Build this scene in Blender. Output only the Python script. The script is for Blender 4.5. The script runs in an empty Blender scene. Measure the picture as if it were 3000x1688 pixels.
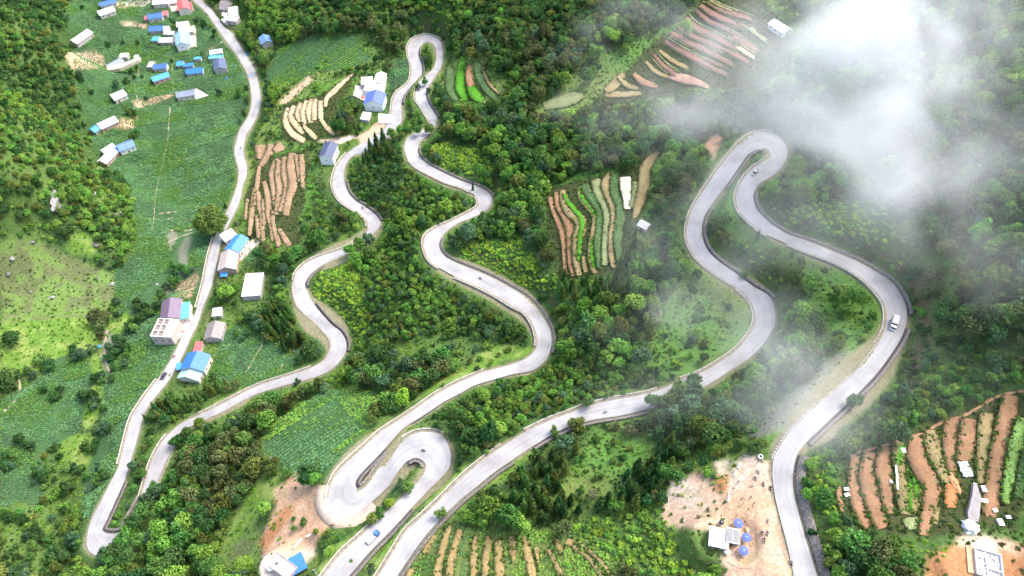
import bpy, math, random
import numpy as np
from mathutils import Vector, Matrix
random.seed(7); RS = np.random.RandomState(11)
S = bpy.context.scene
C = S.collection
PI = math.pi
# ------------------------------------------------------------------ camera, world, sun, exposure
CAMZ, PITCH, FD = 310.0, math.radians(51.0), 1717.0      # camera height, look-down angle, focal length in photo units
PW, PH = 2575.0, 1449.0
cam = bpy.data.cameras.new("camera"); cam_o = bpy.data.objects.new("camera", cam); C.objects.link(cam_o)
cam.sensor_width = 36.0; cam.lens = 36.0 * FD / PW; cam.clip_start = 1.0; cam.clip_end = 6000.0
cam_o.location = (0, 0, CAMZ); cam_o.rotation_euler = (PI / 2 - PITCH, 0, 0)
S.camera = cam_o
SUN_EL, SUN_AZ = math.radians(56.0), math.radians(62.0)   # azimuth measured from +Y towards +X
w = bpy.data.worlds.new("World"); S.world = w; w.use_nodes = True
nt = w.node_tree; bg = nt.nodes["Background"]
sky = nt.nodes.new("ShaderNodeTexSky"); sky.sky_type = 'NISHITA'; sky.sun_disc = False
sky.sun_elevation = SUN_EL; sky.sun_rotation = SUN_AZ; sky.air_density = 1.0; sky.dust_density = 4.0; sky.ozone_density = 0.6
nt.links.new(sky.outputs[0], bg.inputs[0]); bg.inputs[1].default_value = 0.15
sun = bpy.data.lights.new("sun", 'SUN'); sun.energy = 0.85; sun.angle = math.radians(24.0); sun.color = (1.0, 0.965, 0.91)
sun_o = bpy.data.objects.new("sun", sun); C.objects.link(sun_o)
sd = Vector((math.sin(SUN_AZ) * math.cos(SUN_EL), math.cos(SUN_AZ) * math.cos(SUN_EL), math.sin(SUN_EL)))
sun_o.rotation_euler = sd.to_track_quat('Z', 'Y').to_euler(); sun_o.location = (0, 0, 500)
S.view_settings.view_transform = 'Standard'; S.view_settings.look = 'None'
S.view_settings.exposure = 1.80; S.view_settings.gamma = 1.0
S.render.engine = 'CYCLES'
cy = S.cycles
cy.use_denoising = True; cy.denoiser = 'OPENIMAGEDENOISE'; cy.denoising_input_passes = 'RGB_ALBEDO_NORMAL'; cy.denoising_prefilter = 'NONE'; cy.max_bounces = 8; cy.diffuse_bounces = 4; cy.glossy_bounces = 1; cy.transmission_bounces = 2
cy.volume_bounces = 6; cy.transparent_max_bounces = 8; cy.use_adaptive_sampling = True; cy.adaptive_threshold = 0.01
cy.volume_max_steps = 256; cy.volume_step_rate = 1.0; cy.caustics_reflective = False; cy.caustics_refractive = False

# ------------------------------------------------------------------ picture <-> world
cp, sp = math.cos(PITCH), math.sin(PITCH)
def unproj(X, Y, z):
    X = np.asarray(X, float); Y = np.asarray(Y, float); z = np.asarray(z, float)
    dx = (X - PW / 2) / FD; dy = (Y - PH / 2) / FD
    d = (CAMZ - z) / (sp + dy * cp)
    return dx * d, d * (cp - dy * sp)
def proj(x, y, z):
    dep = y * cp + (CAMZ - z) * sp
    up = y * sp - (CAMZ - z) * cp
    dep = np.maximum(dep, 1.0)
    return PW / 2 + FD * x / dep, PH / 2 - FD * up / dep, dep

def vnoise(x, y, s, seed=0):
    r = np.random.RandomState(seed); L = r.rand(256, 256)
    u = x / s + 1000.3; v = y / s + 1000.7
    i = np.floor(u).astype(int); j = np.floor(v).astype(int); fu = u - i; fv = v - j
    fu = fu * fu * (3 - 2 * fu); fv = fv * fv * (3 - 2 * fv)
    g = lambda a, b: L[a % 256, b % 256]
    return (g(i, j) * (1 - fu) + g(i + 1, j) * fu) * (1 - fv) + (g(i, j + 1) * (1 - fu) + g(i + 1, j + 1) * fu) * fv
def fbm(x, y, s, o=4, seed=0):
    t = 0; a = 1.0; n = 0
    for k in range(o):
        t = t + a * vnoise(x, y, s / 2 ** k, seed + k); n += a; a *= 0.5
    return t / n
def smooth(a, b, x):
    t = np.clip((x - a) / (b - a), 0, 1); return t * t * (3 - 2 * t)
def pip(X, Y, poly):
    r = np.zeros(X.shape, bool); n = len(poly); j = n - 1
    for i in range(n):
        xi, yi = poly[i]; xj, yj = poly[j]
        if yi != yj:
            r ^= ((yi > Y) != (yj > Y)) & (X < (xj - xi) * (Y - yi) / (yj - yi) + xi)
        j = i
    return r
def catmull(P, step):
    P = np.asarray(P, float); out = []
    Q = np.vstack([2 * P[0] - P[1], P, 2 * P[-1] - P[-2]])
    for i in range(1, len(Q) - 2):
        a, b, c, d = Q[i - 1:i + 3]
        n = max(1, int(round(np.linalg.norm((c - b)[:2]) / step)))
        for k in range(n):
            t = k / n
            out.append(0.5 * (2 * b + (c - a) * t + (2 * a - 5 * b + 4 * c - d) * t * t + (3 * b - 3 * c + d - a) * t ** 3))
    out.append(Q[-2]); return np.array(out)

# ------------------------------------------------------------------ traced roads: (side A x,y, side B x,y, height or None)
N = None
VALLEY = [(478,-30,499,-30,2),(486,0,507,0,N),(516,29,533,26,N),(547,73,563,66,N),(565,98,582,83,N),(592,135,612,127,0),(605,154,630,155,N),
 (620,180,643,182,N),(629,207,649,207,N),(633,235,654,236,N),(633,262,655,262,N),(625,292,644,297,N),(605,325,633,319,0),(597,352,620,338,N),(591,375,613,370,N),
 (594,400,615,398,N),(600,420,621,420,N),(601,445,619,445,N),(596,470,610,470,N),(585,502,604,503,N),(572,532,591,533,N),(552,570,572,571,0),
 (540,597,562,597,N),(530,627,552,627,N),(522,662,545,662,N),(515,697,537,695,N),(509,724,530,724,N),(495,774,510,774,0),(482,807,497,815,N),
 (457,849,480,849,N),(430,904,457,900,N),(397,954,425,955,N),(370,989,398,990,0),(350,1019,375,1019,N),(332,1049,360,1049,N),(320,1087,350,1087,N),
 (300,1167,325,1172,N),(277,1214,312,1212,N),(250,1269,292,1257,0),(229,1310,268,1310,N),(218,1352,258,1330,N),(221,1382,262,1338,N),(240,1398,270,1341,0.3),
 (262,1402,278,1342,N),(290,1392,288,1342,N),(318,1372,302,1338,1),(340,1345,316,1322,N),(358,1318,328,1299,N),(374,1290,344,1270,N),(385,1252,354,1250,2),(402,1199,370,1194,N),
 (422,1152,384,1155,N),(437,1119,400,1124,N),(450,1092,422,1094,4),(482,1072,455,1066,N),(532,1048,500,1044,5)]
# the road goes on climbing from here; side A stays downhill (picture left) on the first leg
CLIMB = [(478,1057,508,1062,4.6),(500,1044,532,1048,5)]
CLIMB += [(530,1030,565,1033,N),(575,1007,612,1007,N),(644,972,644,992,6.5),(701,953,701,974,N),(744,939,764,957,N),
 (784,924,804,944,N),(816,904,834,929,N),(830,879,859,904,9),(831,857,870,884,N),(816,837,870,859,N),(791,809,856,834,N),(764,787,829,812,N),(744,762,790,765,N),
 (736,724,769,724,11),(740,705,769,709,N),(746,685,784,687,N),(769,662,814,665,N),(804,645,869,640,N),(864,625,914,610,N),(904,602,939,587,14),(921,585,955,570,N),
 (925,570,956,557,N),(921,552,944,540,N),(904,537,921,522,N),(879,522,894,505,N),(856,505,876,485,N),(841,480,866,457,16),(837,455,864,440,N),(844,427,868,420,N),
 (856,405,875,405,N),(874,385,891,390,N),(891,372,915,385,N),(930,349,948,366,N),(962,328,982,343,N),(982,300,1008,310,20),(986,275,1010,290,N),(989,250,1009,262,N),
 (1001,230,1016,240,N),(1026,210,1034,217,N),(1034,190,1059,190,N),(1034,162,1060,162,N),(1027,140,1052,140,N),(1026,120,1054,122,24),(1034,102,1064,111,N),(1049,92,1069,108,N),
 (1069,88,1076,106,N),(1091,92,1086,109,N),(1106,102,1093,117,25),(1112,120,1097,130,N),(1114,150,1097,150,N),(1109,170,1089,172,N),(1099,185,1072,190,N),(1088,203,1054,207,N),
 (1076,220,1046,230,27),(1071,240,1046,250,N),(1076,257,1056,265,N),(1089,278,1071,290,N),(1099,298,1082,310,N),(1090,325,1068,325,N),(1075,343,1040,336,N),(1058,355,1022,350,N),
 (1052,370,1017,370,30),(1051,385,1019,385,N),(1059,400,1026,402,N),(1081,417,1046,422,N),(1119,437,1079,440,N),(1159,455,1119,459,N),(1194,467,1159,472,N),(1221,480,1181,483,N),
 (1236,495,1196,493,34),(1236,512,1204,507,N),(1219,532,1199,522,N),(1187,548,1174,537,N),(1151,562,1134,557,N),(1124,582,1099,572,N),(1109,600,1076,587,37),(1104,620,1066,605,N),
 (1114,640,1069,630,N),(1134,655,1081,655,N),(1169,670,1106,674,N),(1219,690,1144,695,N),(1269,715,1194,717,N),(1325,749,1249,745,40),(1352,777,1287,769,N),(1372,807,1318,785,N),
 (1385,837,1340,815,N),(1387,864,1350,848,43),(1382,887,1349,872,N),(1367,912,1335,893,N),(1337,932,1312,907,N),(1290,941,1275,920,N),(1244,954,1219,934,N),(1194,969,1181,950,N),
 (1161,987,1144,966,46),(1114,1012,1094,994,N),(1074,1039,1044,1029,N),(1034,1064,994,1062,N),(1009,1082,956,1087,N),(994,1099,931,1109,N),(969,1127,889,1147,N),(939,1159,851,1184,N),
 (916,1182,831,1222,50),(896,1207,826,1252,N),(895,1224,836,1279,N),(904,1231,860,1298,N),(919,1222,890,1300,N),(930,1210,915,1280,N),(939,1197,935,1262,N),(954,1174,956,1244,N),(967,1160,968,1232,52),(981,1145,980,1220,N),
 (995,1124,990,1204,N),(1014,1106,1001,1187,N),(1036,1093,1014,1170,N),(1062,1086,1026,1159,N),(1088,1086,1040,1152,54),(1112,1096,1056,1154,N),(1127,1117,1068,1164,N),(1134,1148,1071,1176,N),(1130,1176,1065,1193,N),
 (1111,1200,1051,1212,N),(1081,1230,1030,1233,N),(1034,1279,994,1267,N),(984,1334,954,1304,N),(931,1387,906,1349,58),(889,1436,856,1394,N),(850,1480,815,1447,N),(815,1535,770,1510,59)]
UPPER = [(880,1560,945,1560,60),(918,1500,975,1490,N),(951,1449,999,1449,61),(986,1392,1034,1397,N),(1019,1339,1069,1349,N),(1056,1304,1109,1304,N),(1106,1257,1156,1259,N),(1156,1207,1201,1222,N),
 (1206,1164,1244,1187,N),(1264,1122,1287,1158,65),(1320,1087,1337,1124,N),(1382,1057,1387,1094,N),(1437,1037,1432,1073,N),(1477,1022,1487,1057,N),(1537,1007,1562,1045,68),(1612,994,1625,1030,N),
 (1655,982,1680,1012,N),(1712,957,1745,986,N),(1750,944,1795,959,N),(1800,917,1837,932,N),(1850,882,1887,899,72),(1887,839,1922,862,N),(1900,802,1946,822,N),(1892,767,1949,789,N),
 (1870,739,1940,752,N),(1850,724,1922,735,74),(1840,715,1897,722,N),(1787,680,1850,687,N),(1750,647,1807,657,N),(1730,607,1777,625,N),(1728,575,1765,587,76),(1737,537,1769,550,N),(1762,492,1785,522,N),
 (1800,435,1822,472,N),(1837,387,1855,425,N),(1858,362,1878,392,79),(1882,342,1890,383,N),(1910,332,1905,376,N),(1942,335,1924,378,81),(1968,352,1936,386,N),(1980,376,1938,393,N),(1976,402,1926,402,N),
 (1958,428,1910,412,83),(1935,447,1893,424,N),(1910,462,1872,447,N),(1897,482,1857,475,N),(1895,503,1851,502,N),(1906,530,1860,532,85),(1931,556,1882,555,N),(1950,571,1907,577,N),(1981,590,1931,592,N),(2031,607,1981,614,87),(2094,632,2031,634,N),(2156,658,2091,656,N),
 (2206,686,2139,681,N),(2246,713,2181,712,N),(2274,757,2219,757,91),(2281,790,2229,794,N),(2276,824,2224,832,N),(2261,859,2204,869,N),(2232,903,2156,932,94),(2196,949,2106,977,N),(2144,1002,2056,1019,N),
 (2101,1042,2014,1059,N),(2056,1085,1986,1087,96),(2028,1112,1964,1117,N),(2006,1142,1946,1152,N),(1996,1177,1942,1187,N),(1993,1217,1944,1217,97),(2001,1262,1949,1250,N),(2014,1312,1961,1300,N),
 (2029,1364,1976,1357,N),(2044,1412,1989,1412,98),(2056,1449,1996,1449,N),(2070,1510,2004,1510,99)]

def make_road(data, step=2.2):
    a = np.array([[r[0], r[1], r[2], r[3]] for r in data], float)
    s = np.concatenate([[0], np.cumsum(np.hypot(*(np.diff((a[:, :2] + a[:, 2:]) / 2, axis=0)).T))])
    ks = [i for i, r in enumerate(data) if r[4] is not None]
    z = np.interp(s, s[ks], [data[i][4] for i in ks])
    ax, ay = unproj(a[:, 0], a[:, 1], z); bx, by = unproj(a[:, 2], a[:, 3], z)
    P = np.stack([(ax + bx) / 2, (ay + by) / 2, ax, ay, bx, by, z, np.arange(len(z))], 1)
    return catmull(P, step)      # columns: centre xy, A xy, B xy, z, source index
R_VAL, R_CLI, R_UPP = make_road(VALLEY), make_road(CLIMB), make_road(UPPER)
ROADS = [R_VAL, R_CLI, R_UPP]

# ------------------------------------------------------------------ terrain heights
CTRL = [(0,0,75),(0,100,62),(90,40,38),(170,0,16),(190,150,5),(100,200,38),(0,250,72),(90,330,42),(200,300,8),(260,450,3),(0,400,66),(120,470,40),(180,560,22),(300,560,8),(330,610,4),(0,560,40),
 (120,620,16),(250,650,5),(0,700,18),(150,740,4),(0,800,9),(100,850,2),(0,930,4),(250,880,-3),(200,1000,-5),(100,1050,-2),(0,1100,2),(230,1100,-7),(180,1250,-9),(60,1250,-5),(0,1400,-2),(150,1400,-10),(-150,700,30),(-150,300,90),(-150,1100,10),
 (330,60,0),(420,120,-1),(300,180,-1),(500,200,-1),(350,330,-2),(500,400,-2),(420,560,-3),(380,700,-4),(450,640,-3),(400,800,-3),(350,930,-4),(280,1080,-4),
 (600,60,3),(700,100,10),(700,30,16),(800,60,24),(900,30,36),(850,150,22),(750,200,12),(700,280,8),(780,290,11),(880,200,19),(930,230,20),(900,300,18),(830,370,14),(720,400,8),(700,500,7),(650,480,4),(780,540,10),(820,620,10),(650,650,4),
 (620,750,3),(700,820,6),(600,900,3),(700,930,6),(480,960,2),(450,1040,3),(600,1080,10),(560,1150,12),(460,1200,8),(420,1280,9),(500,1350,16),(400,1400,9),(600,1400,28),(320,1449,5),(700,1100,22),(820,1050,30),(900,1020,34),
 (950,950,26),(1050,900,30),(900,750,18),(900,680,19),(1000,640,25),(1000,760,27),(1100,760,33),(1200,850,37),(1080,850,32),(1000,500,24),(930,440,21),(1100,520,31),(1000,400,26),
 (1000,30,38),(1100,30,42),(1180,120,38),(1160,220,35),(1280,200,45),(1250,60,54),(1400,40,68),(1200,330,38),(1350,330,50),(1300,480,43),(1300,600,46),(1450,480,57),(1400,600,54),(1500,560,60),(1620,540,67),(1450,690,54),(1200,620,42),
 (1500,150,66),(1500,300,60),(1650,200,70),(1750,100,76),(1850,180,83),(1700,380,70),(1600,0,78),(1800,0,84),(2000,0,90),(2200,0,100),(2400,0,114),(2575,0,130),(2050,150,90),(2250,200,103),(2450,200,118),(2575,300,128),(2100,350,94),
 (2300,400,108),(2450,500,116),(2575,600,124),(2100,500,95),(2250,600,101),(2400,700,110),(2575,850,118),(2400,900,106),(2500,1000,108),(2200,1150,102),(2300,1050,104),(2150,1250,101),(2300,1250,103),(2450,1250,105),(2575,1150,108),
 (2150,1400,101),(2300,1400,103),(2450,1420,106),(2575,1400,107),(2700,700,130),(2700,1200,112),(2700,200,138),
 (1900,620,84),(1980,700,85),(2100,800,90),(2050,900,87),(2000,1000,88),(1850,1080,84),(1950,1080,92),(1840,500,83),(1500,1000,63),(1450,900,57),(1500,800,60),(1600,700,66),(1700,800,69),(1700,900,67),(1600,930,63),
 (1250,1020,54),(1350,1000,56),(1200,1090,56),(1150,1040,52),(1300,1180,66),(1500,1150,71),(1700,1080,77),(1400,1250,69),(1600,1250,77),(1750,1200,86),(1250,1300,67),(1150,1380,66),(1300,1449,69),(1500,1400,74),(1650,1350,82),(1760,1330,91),
 (1860,1170,95),(1850,1250,95.5),(1900,1300,96.5),(1850,1380,96.5),(1950,1430,97.5),(1800,1400,93),(1750,1250,88),(1820,1200,92.5),(1780,1449,90),
 (850,1130,43),(750,1180,38),(700,1250,38),(780,1260,47),(750,1340,46),(700,1410,44),(640,1380,36),(600,1300,26),(650,1449,40),(800,1400,49),(780,1449,47),(860,1370,53),(700,1520,46),
 (1060,1190,54),(1020,1220,53),(1075,1230,55),(905,1195,50.5),(1095,1250,58),(1060,1285,59),(960,1420,60)]
def tps_solve(px, py, pz, lam=2.0):
    n = len(px); d2 = (px[:, None] - px) ** 2 + (py[:, None] - py) ** 2
    K = 0.5 * d2 * np.log(d2 + 1e-9); K[np.arange(n), np.arange(n)] = lam * 100
    P = np.stack([np.ones(n), px, py], 1)
    A = np.zeros((n + 3, n + 3)); A[:n, :n] = K; A[:n, n:] = P; A[n:, :n] = P.T
    return np.linalg.solve(A, np.concatenate([pz, [0, 0, 0]]))
c = np.array(CTRL, float); cx_, cy_ = unproj(c[:, 0], c[:, 1], c[:, 2])
rp = np.vstack([r[::6][:, [0, 1, 6]] for r in ROADS])
px = np.concatenate([cx_, rp[:, 0]]); py = np.concatenate([cy_, rp[:, 1]]); pz = np.concatenate([c[:, 2], rp[:, 2]])
W = tps_solve(px, py, pz)
GX0, GX1, GY0, GY1, GS = -480.0, 430.0, 48.0, 640.0, 1.0
def axis(a, b, s, lo, hi):
    core = list(np.arange(a, b + 1e-6, s)); l = []; x = a; d = s
    while x > lo: d *= 1.35; x -= d; l.append(x)
    r = []; x = b; d = s
    while x < hi: d *= 1.35; x += d; r.append(x)
    return np.array(l[::-1] + core + r)
XS = axis(GX0, GX1, GS, -1500, 1500); YS = axis(GY0, GY1, GS, -700, 2200)
cgx = axis(GX0, GX1, 5.0, -1600, 1600); cgy = axis(GY0, GY1, 5.0, -800, 2300)
qx, qy = np.meshgrid(np.clip(cgx, -520, 470), np.clip(cgy, 20, 680), indexing='ij')
q = np.zeros(qx.size); fx, fy = qx.ravel(), qy.ravel(); n_ = len(px)
for i in range(0, len(fx), 4000):
    d2 = (fx[i:i + 4000, None] - px) ** 2 + (fy[i:i + 4000, None] - py) ** 2
    q[i:i + 4000] = (0.5 * d2 * np.log(d2 + 1e-9)) @ W[:n_] + W[n_] + W[n_ + 1] * fx[i:i + 4000] + W[n_ + 2] * fy[i:i + 4000]
CZ = np.clip(q.reshape(qx.shape), -25, 170)
def bil(G, xs, ys, x, y):
    u = np.interp(x, xs, np.arange(len(xs))); v = np.interp(y, ys, np.arange(len(ys)))
    i = np.clip(u.astype(int), 0, len(xs) - 2); j = np.clip(v.astype(int), 0, len(ys) - 2); a = u - i; b = v - j
    return (G[i, j] * (1 - a) + G[i + 1, j] * a) * (1 - b) + (G[i, j + 1] * (1 - a) + G[i + 1, j + 1] * a) * b
MX, MY = np.meshgrid(XS, YS, indexing='ij')
Z = bil(CZ, cgx, cgy, MX, MY)
RD = np.full(Z.shape, 99.0); RZ = np.zeros(Z.shape)          # distance beyond the road edge, road height
for R in ROADS:
    for k in range(len(R) - 1):
        x0, y0, z0 = R[k, 0], R[k, 1], R[k, 6]; x1, y1, z1 = R[k + 1, 0], R[k + 1, 1], R[k + 1, 6]
        hw = 0.5 * math.hypot(R[k, 2] - R[k, 4], R[k, 3] - R[k, 5]); rad = hw + 14
        i0, i1 = np.searchsorted(XS, [min(x0, x1) - rad, max(x0, x1) + rad]); j0, j1 = np.searchsorted(YS, [min(y0, y1) - rad, max(y0, y1) + rad])
        if i1 <= i0 or j1 <= j0: continue
        sx, sy = MX[i0:i1, j0:j1], MY[i0:i1, j0:j1]
        L2 = (x1 - x0) ** 2 + (y1 - y0) ** 2 + 1e-9
        t = np.clip(((sx - x0) * (x1 - x0) + (sy - y0) * (y1 - y0)) / L2, 0, 1)
        d = np.hypot(sx - x0 - t * (x1 - x0), sy - y0 - t * (y1 - y0)) - hw
        m = d < RD[i0:i1, j0:j1]
        RD[i0:i1, j0:j1][m] = d[m]; RZ[i0:i1, j0:j1][m] = (z0 + t * (z1 - z0))[m]
DX, DY, DD = proj(MX, MY, Z)
FLAT = np.zeros(Z.shape)          # 1 where the ground was levelled by people
def poly_m(poly): return pip(DX, DY, poly)
# ------------------------------------------------------------------ fields, yards and what covers the ground (photo units)
def T(c, r, pts, w=False):       # tile coordinates -> photo units
    return [tuple([643.75 * c + p[0] / 4, 362.2 * r + p[1] / 4] + ([p[2] / 4] if w and len(p) > 2 else [])) for p in pts]
STRIPS = []   # (kind, [(x,y,width)...], rise)
def st(c, r, kind, pts, rise=0.28): STRIPS.append((kind, T(c, r, pts, True), rise))
# terraces in the middle
st(2,1,'soil',[(385,550,40),(430,700,45),(480,820,50),(515,950,48),(525,1100,38),(540,1290,36)])
st(2,1,'soil',[(450,505,45),(470,620,55),(530,720,65),(585,820,92),(592,920,74),(582,1050,50),(595,1200,52),(618,1310,40)])
st(2,1,'tan',[(515,480,50),(528,560,74),(580,670,88),(668,745,96),(695,810,98),(675,900,94),(655,1020,82),(655,1150,74),(678,1300,56)],0.28)
st(2,1,'lush',[(535,520,26),(560,580,34),(620,650,36),(690,730,38),(705,800,40),(690,900,38),(678,1020,34),(672,1150,30)],0.38)
st(2,1,'lush',[(508,520,18),(520,590,20),(560,670,22),(630,750,22),(655,810,24),(645,900,22),(636,1020,20),(634,1150,18)],0.38)
st(2,1,'tan',[(682,450,40),(700,530,62),(760,600,72),(830,690,70),(848,760,62),(828,880,60),(806,1000,62),(805,1150,66),(830,1280,46)])
st(2,1,'lush',[(685,465,20),(710,545,34),(770,620,32),(828,705,26),(845,765,20)],0.38)
st(2,1,'lush',[(812,960,26),(806,1050,30),(806,1150,30),(822,1230,24)],0.38)
st(2,1,'tan',[(720,1150,40),(730,1210,44),(740,1270,36)])
st(2,1,'leek',[(740,430,70),(800,520,84),(870,620,80),(900,720,72),(885,850,70),(870,1000,72),(885,1150,64),(880,1230,44)])
st(2,1,'pale',[(845,375,80),(880,490,86),(935,610,74),(960,720,66),(957,850,66),(942,1000,60),(935,1200,56)])
st(2,1,'tan',[(985,315,60),(945,400,80),(975,500,84),(1020,640,64),(1030,760,62),(1010,900,58),(1000,1100,50),(1020,1230,40)])
st(2,1,'leek',[(1040,320,70),(1040,480,84),(1090,600,78),(1095,700,74),(1078,850,74),(1060,1000,60),(1085,1150,46)])
st(2,1,'bare',[(1140,352,92),(1146,450,90),(1156,540,66),(1160,635,56)],0.8)
st(2,1,'pale',[(1248,400,70),(1240,520,66),(1215,620,56)]); st(2,1,'tan',[(1462,88,40),(1385,170,74),(1335,260,84),(1330,360,90),(1320,450,90),(1290,560,80),(1260,650,66),(1230,770,30)])
# terraces below the left part of the village slope
for p in [[(85,395,40),(110,480,50),(130,600,60),(122,700,44),(150,820,40),(172,960,40)],[(160,375,46),(190,490,62),(190,595,44)],[(212,170,60),(160,280,54),(158,350,36)],
          [(240,190,60),(228,330,66),(242,450,62),(220,600,52),(205,690,40)],[(292,150,56),(290,300,66),(312,420,62),(290,550,60),(252,660,50)],[(362,110,66),(350,250,74),(372,400,74),(330,550,62),(302,700,58)],
          [(410,130,40),(430,250,44),(435,360,28)],[(460,125,42),(466,280,46),(470,425,38)],[(22,495,36),(40,640,50),(60,720,40)],[(78,570,44),(86,700,44),(82,795,36)],[(18,735,50),(32,925,46)],[(58,735,40),(72,955,34)],
          [(172,690,34),(172,800,34),(228,1010,50)],[(240,870,36),(325,1010,50)],[(50,30,110),(50,130,80)],[(150,20,70),(130,90,60),(60,200,46)],[(250,20,80),(200,60,60)]]:
    st(1,1,'soilp',p,0.28)
for p in [[(640,478,8),(634,530,12),(627,588,8)],[(652,420,8),(646,468,10),(641,512,7)],[(622,505,7),(617,548,7)]]: STRIPS.append(('soilp', p, .4))
for p in [[(322,1105,50),(300,1200,54),(312,1270,54),(372,1350,54),(470,1412,50)],[(382,1085,54),(352,1170,56),(402,1260,50),(462,1330,36)],[(452,1055,56),(422,1150,58),(436,1210,30)],[(512,1035,60),(480,1130,58),(482,1225,42)],
          [(520,1310,40),(560,1350,44),(592,1382,36)],[(562,1020,50),(532,1115,54),(548,1215,46)],[(602,1015,40),(590,1100,46),(586,1190,42)],[(652,1035,50),(650,1120,44),(650,1180,44)],[(662,1218,30),(710,1280,36),(772,1345,34)],
          [(962,755,20),(872,830,34),(795,905,44),(716,985,44),(700,1055,30)],[(500,1240,40),(490,1280,34)]]:
    st(1,0,'cream',p,0.28)
# misty terraces at the top
for k, p in [('maroon',[(1985,15,50),(2100,80,66),(2250,135,60),(2400,190,50)]),('tan',[(1990,-10,34),(2080,45,30),(2200,100,26)]),('maroon',[(1920,55,66),(2050,130,88),(2200,195,76),(2330,260,60)]),('maroon',[(1880,105,60),(2000,195,76),(2110,250,56),(2230,320,60)]),
          ('maroon',[(1770,185,60),(1850,262,80),(2000,335,64),(2120,405,66),(2260,490,60)]),('tan',[(1735,220,34),(1830,300,34),(1960,365,30)]),('maroon',[(1690,270,50),(1800,340,60),(1960,410,66),(2120,490,60)]),('maroon',[(1620,335,50),(1750,405,60),(1900,475,66),(2060,555,56)]),('maroon',[(1560,420,46),(1700,505,56),(1850,585,60),(2020,675,46)]),
          ('tan',[(1500,520,30),(1600,600,36),(1750,680,36)]),('maroon',[(1440,560,36),(1520,650,40),(1640,740,50)]),('tan',[(1360,635,26),(1440,715,36),(1560,772,34)]),('pink',[(1600,760,60),(1720,790,80),(1850,825,60),(1960,870,36)]),
          ('soil',[(1240,755,40),(1310,820,54),(1440,865,40)]),('tan',[(960,905,60),(1030,850,80),(1110,760,60)]),('tan',[(1090,790,40),(1160,860,40),(1250,885,36)]),('tan',[(960,950,50),(1100,950,50),(1280,940,36)]),('cream',[(2275,478,36),(2340,520,36),(2425,575,34)]),
          ('maroon',[(2200,340,50),(2330,420,60),(2450,500,50)]),('pale',[(2300,220,40),(2420,300,44),(2540,400,40)]),('pale',[(340,1060,80),(480,1020,110),(620,985,100),(690,960,60)])]: st(2,0,k,p,0.25)
for kind_, pts_, rise_ in list(STRIPS):
    if kind_ == 'maroon': STRIPS.append(('tan', [(q[0] - 4.5, q[1] + 8.5, 3.4) for q in pts_], .34)); STRIPS.append(('pale', [(q[0] + 5, q[1] - 8, 2.8) for q in pts_], .31))
for q_ in ([(2120,480,40),(2260,560,44),(2360,620,40)],[(2060,570,40),(2200,640,44)],[(2020,690,40),(2140,740,40)],[(1960,600,30),(2100,660,30)],[(2130,130,30),(2280,200,36),(2400,250,30)]): st(2,0,'maroon',q_,0.25)
# beds beside the upper hairpin
for k, p in [('lush',[(2085,590,50),(2062,700,66),(2062,800,84),(2066,900,90),(2105,990,56)]),('lush',[(2165,880,70),(2210,950,96),(2260,1000,60)]),('soil',[(2148,670,46),(2145,760,60),(2160,850,66)]),('leek',[(1950,690,50),(1960,800,90),(1970,900,90),(2010,990,60)]),
             ('leek',[(2230,640,60),(2260,760,80),(2320,880,70),(2400,980,50)]),('tan',[(2285,700,20),(2340,830,26),(2430,930,20)])]: st(1,0,k,p,0.3)
for p in [[(610,1150,30),(760,1260,34),(900,1449,34)],[(700,1140,26),(860,1270,30),(1000,1449,30)],[(380,1200,40),(440,1320,44),(500,1460,44)]]: st(2,3,'tan',p,.3)
# big terraces lower right
for k, p in [('soil',[(880,265,70),(876,450,92),(880,620,96),(950,800,112),(1012,935,90)]),('soil',[(1035,225,92),(1008,400,122),(1024,560,122),(1072,750,112),(1145,950,84)]),('soil',[(1182,170,96),(1160,350,112),(1192,520,104),(1212,700,80),(1230,800,50)]),
             ('tan',[(1335,120,100),(1322,240,96),(1310,330,66)]),('lush',[(1345,145,60),(1326,240,56),(1312,300,40)]),('tan',[(1340,345,70),(1395,480,170),(1420,640,176),(1405,810,110)]),('lush',[(1386,600,30),(1390,780,30)]),('lush',[(1414,370,26),(1428,560,32),(1436,790,30)]),('lush',[(1462,400,30),(1486,520,34),(1488,650,26)]),('pale',[(1430,880,100),(1440,960,70)]),
             ('soil',[(1502,60,90),(1500,220,134),(1580,380,156),(1652,510,122),(1630,700,104),(1572,1020,76)]),('tan',[(1635,10,100),(1695,200,124),(1760,390,86),(1795,510,50)]),('grass',[(1618,20,36),(1670,220,40),(1740,400,26)]),
             ('soil',[(1880,-120,120),(1862,20,140),(1848,180,116),(1852,370,60)]),('soil',[(2040,-110,120),(2020,20,130),(1995,150,120),(1972,270,108)]),('tan',[(2215,-170,110),(2195,0,116),(2180,200,104),(2165,500,84)]),('soil',[(2440,-350,110),(2405,-100,136),(2378,0,138),(2330,300,150),(2272,600,130),(2212,905,84)]),
             ('grassb',[(2560,-120,70),(2515,60,96),(2468,300,96),(2412,560,76),(2395,700,50)]),('leek',[(2600,200,60),(2560,400,60),(2520,640,50)]),('soil',[(715,570,36),(722,680,40),(745,780,30)]),('orange',[(1850,540,90),(1840,650,90),(1835,740,80)]),('tan',[(1700,780,36),(1680,900,40)])]: st(3,3,k,p,0.25)
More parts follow.
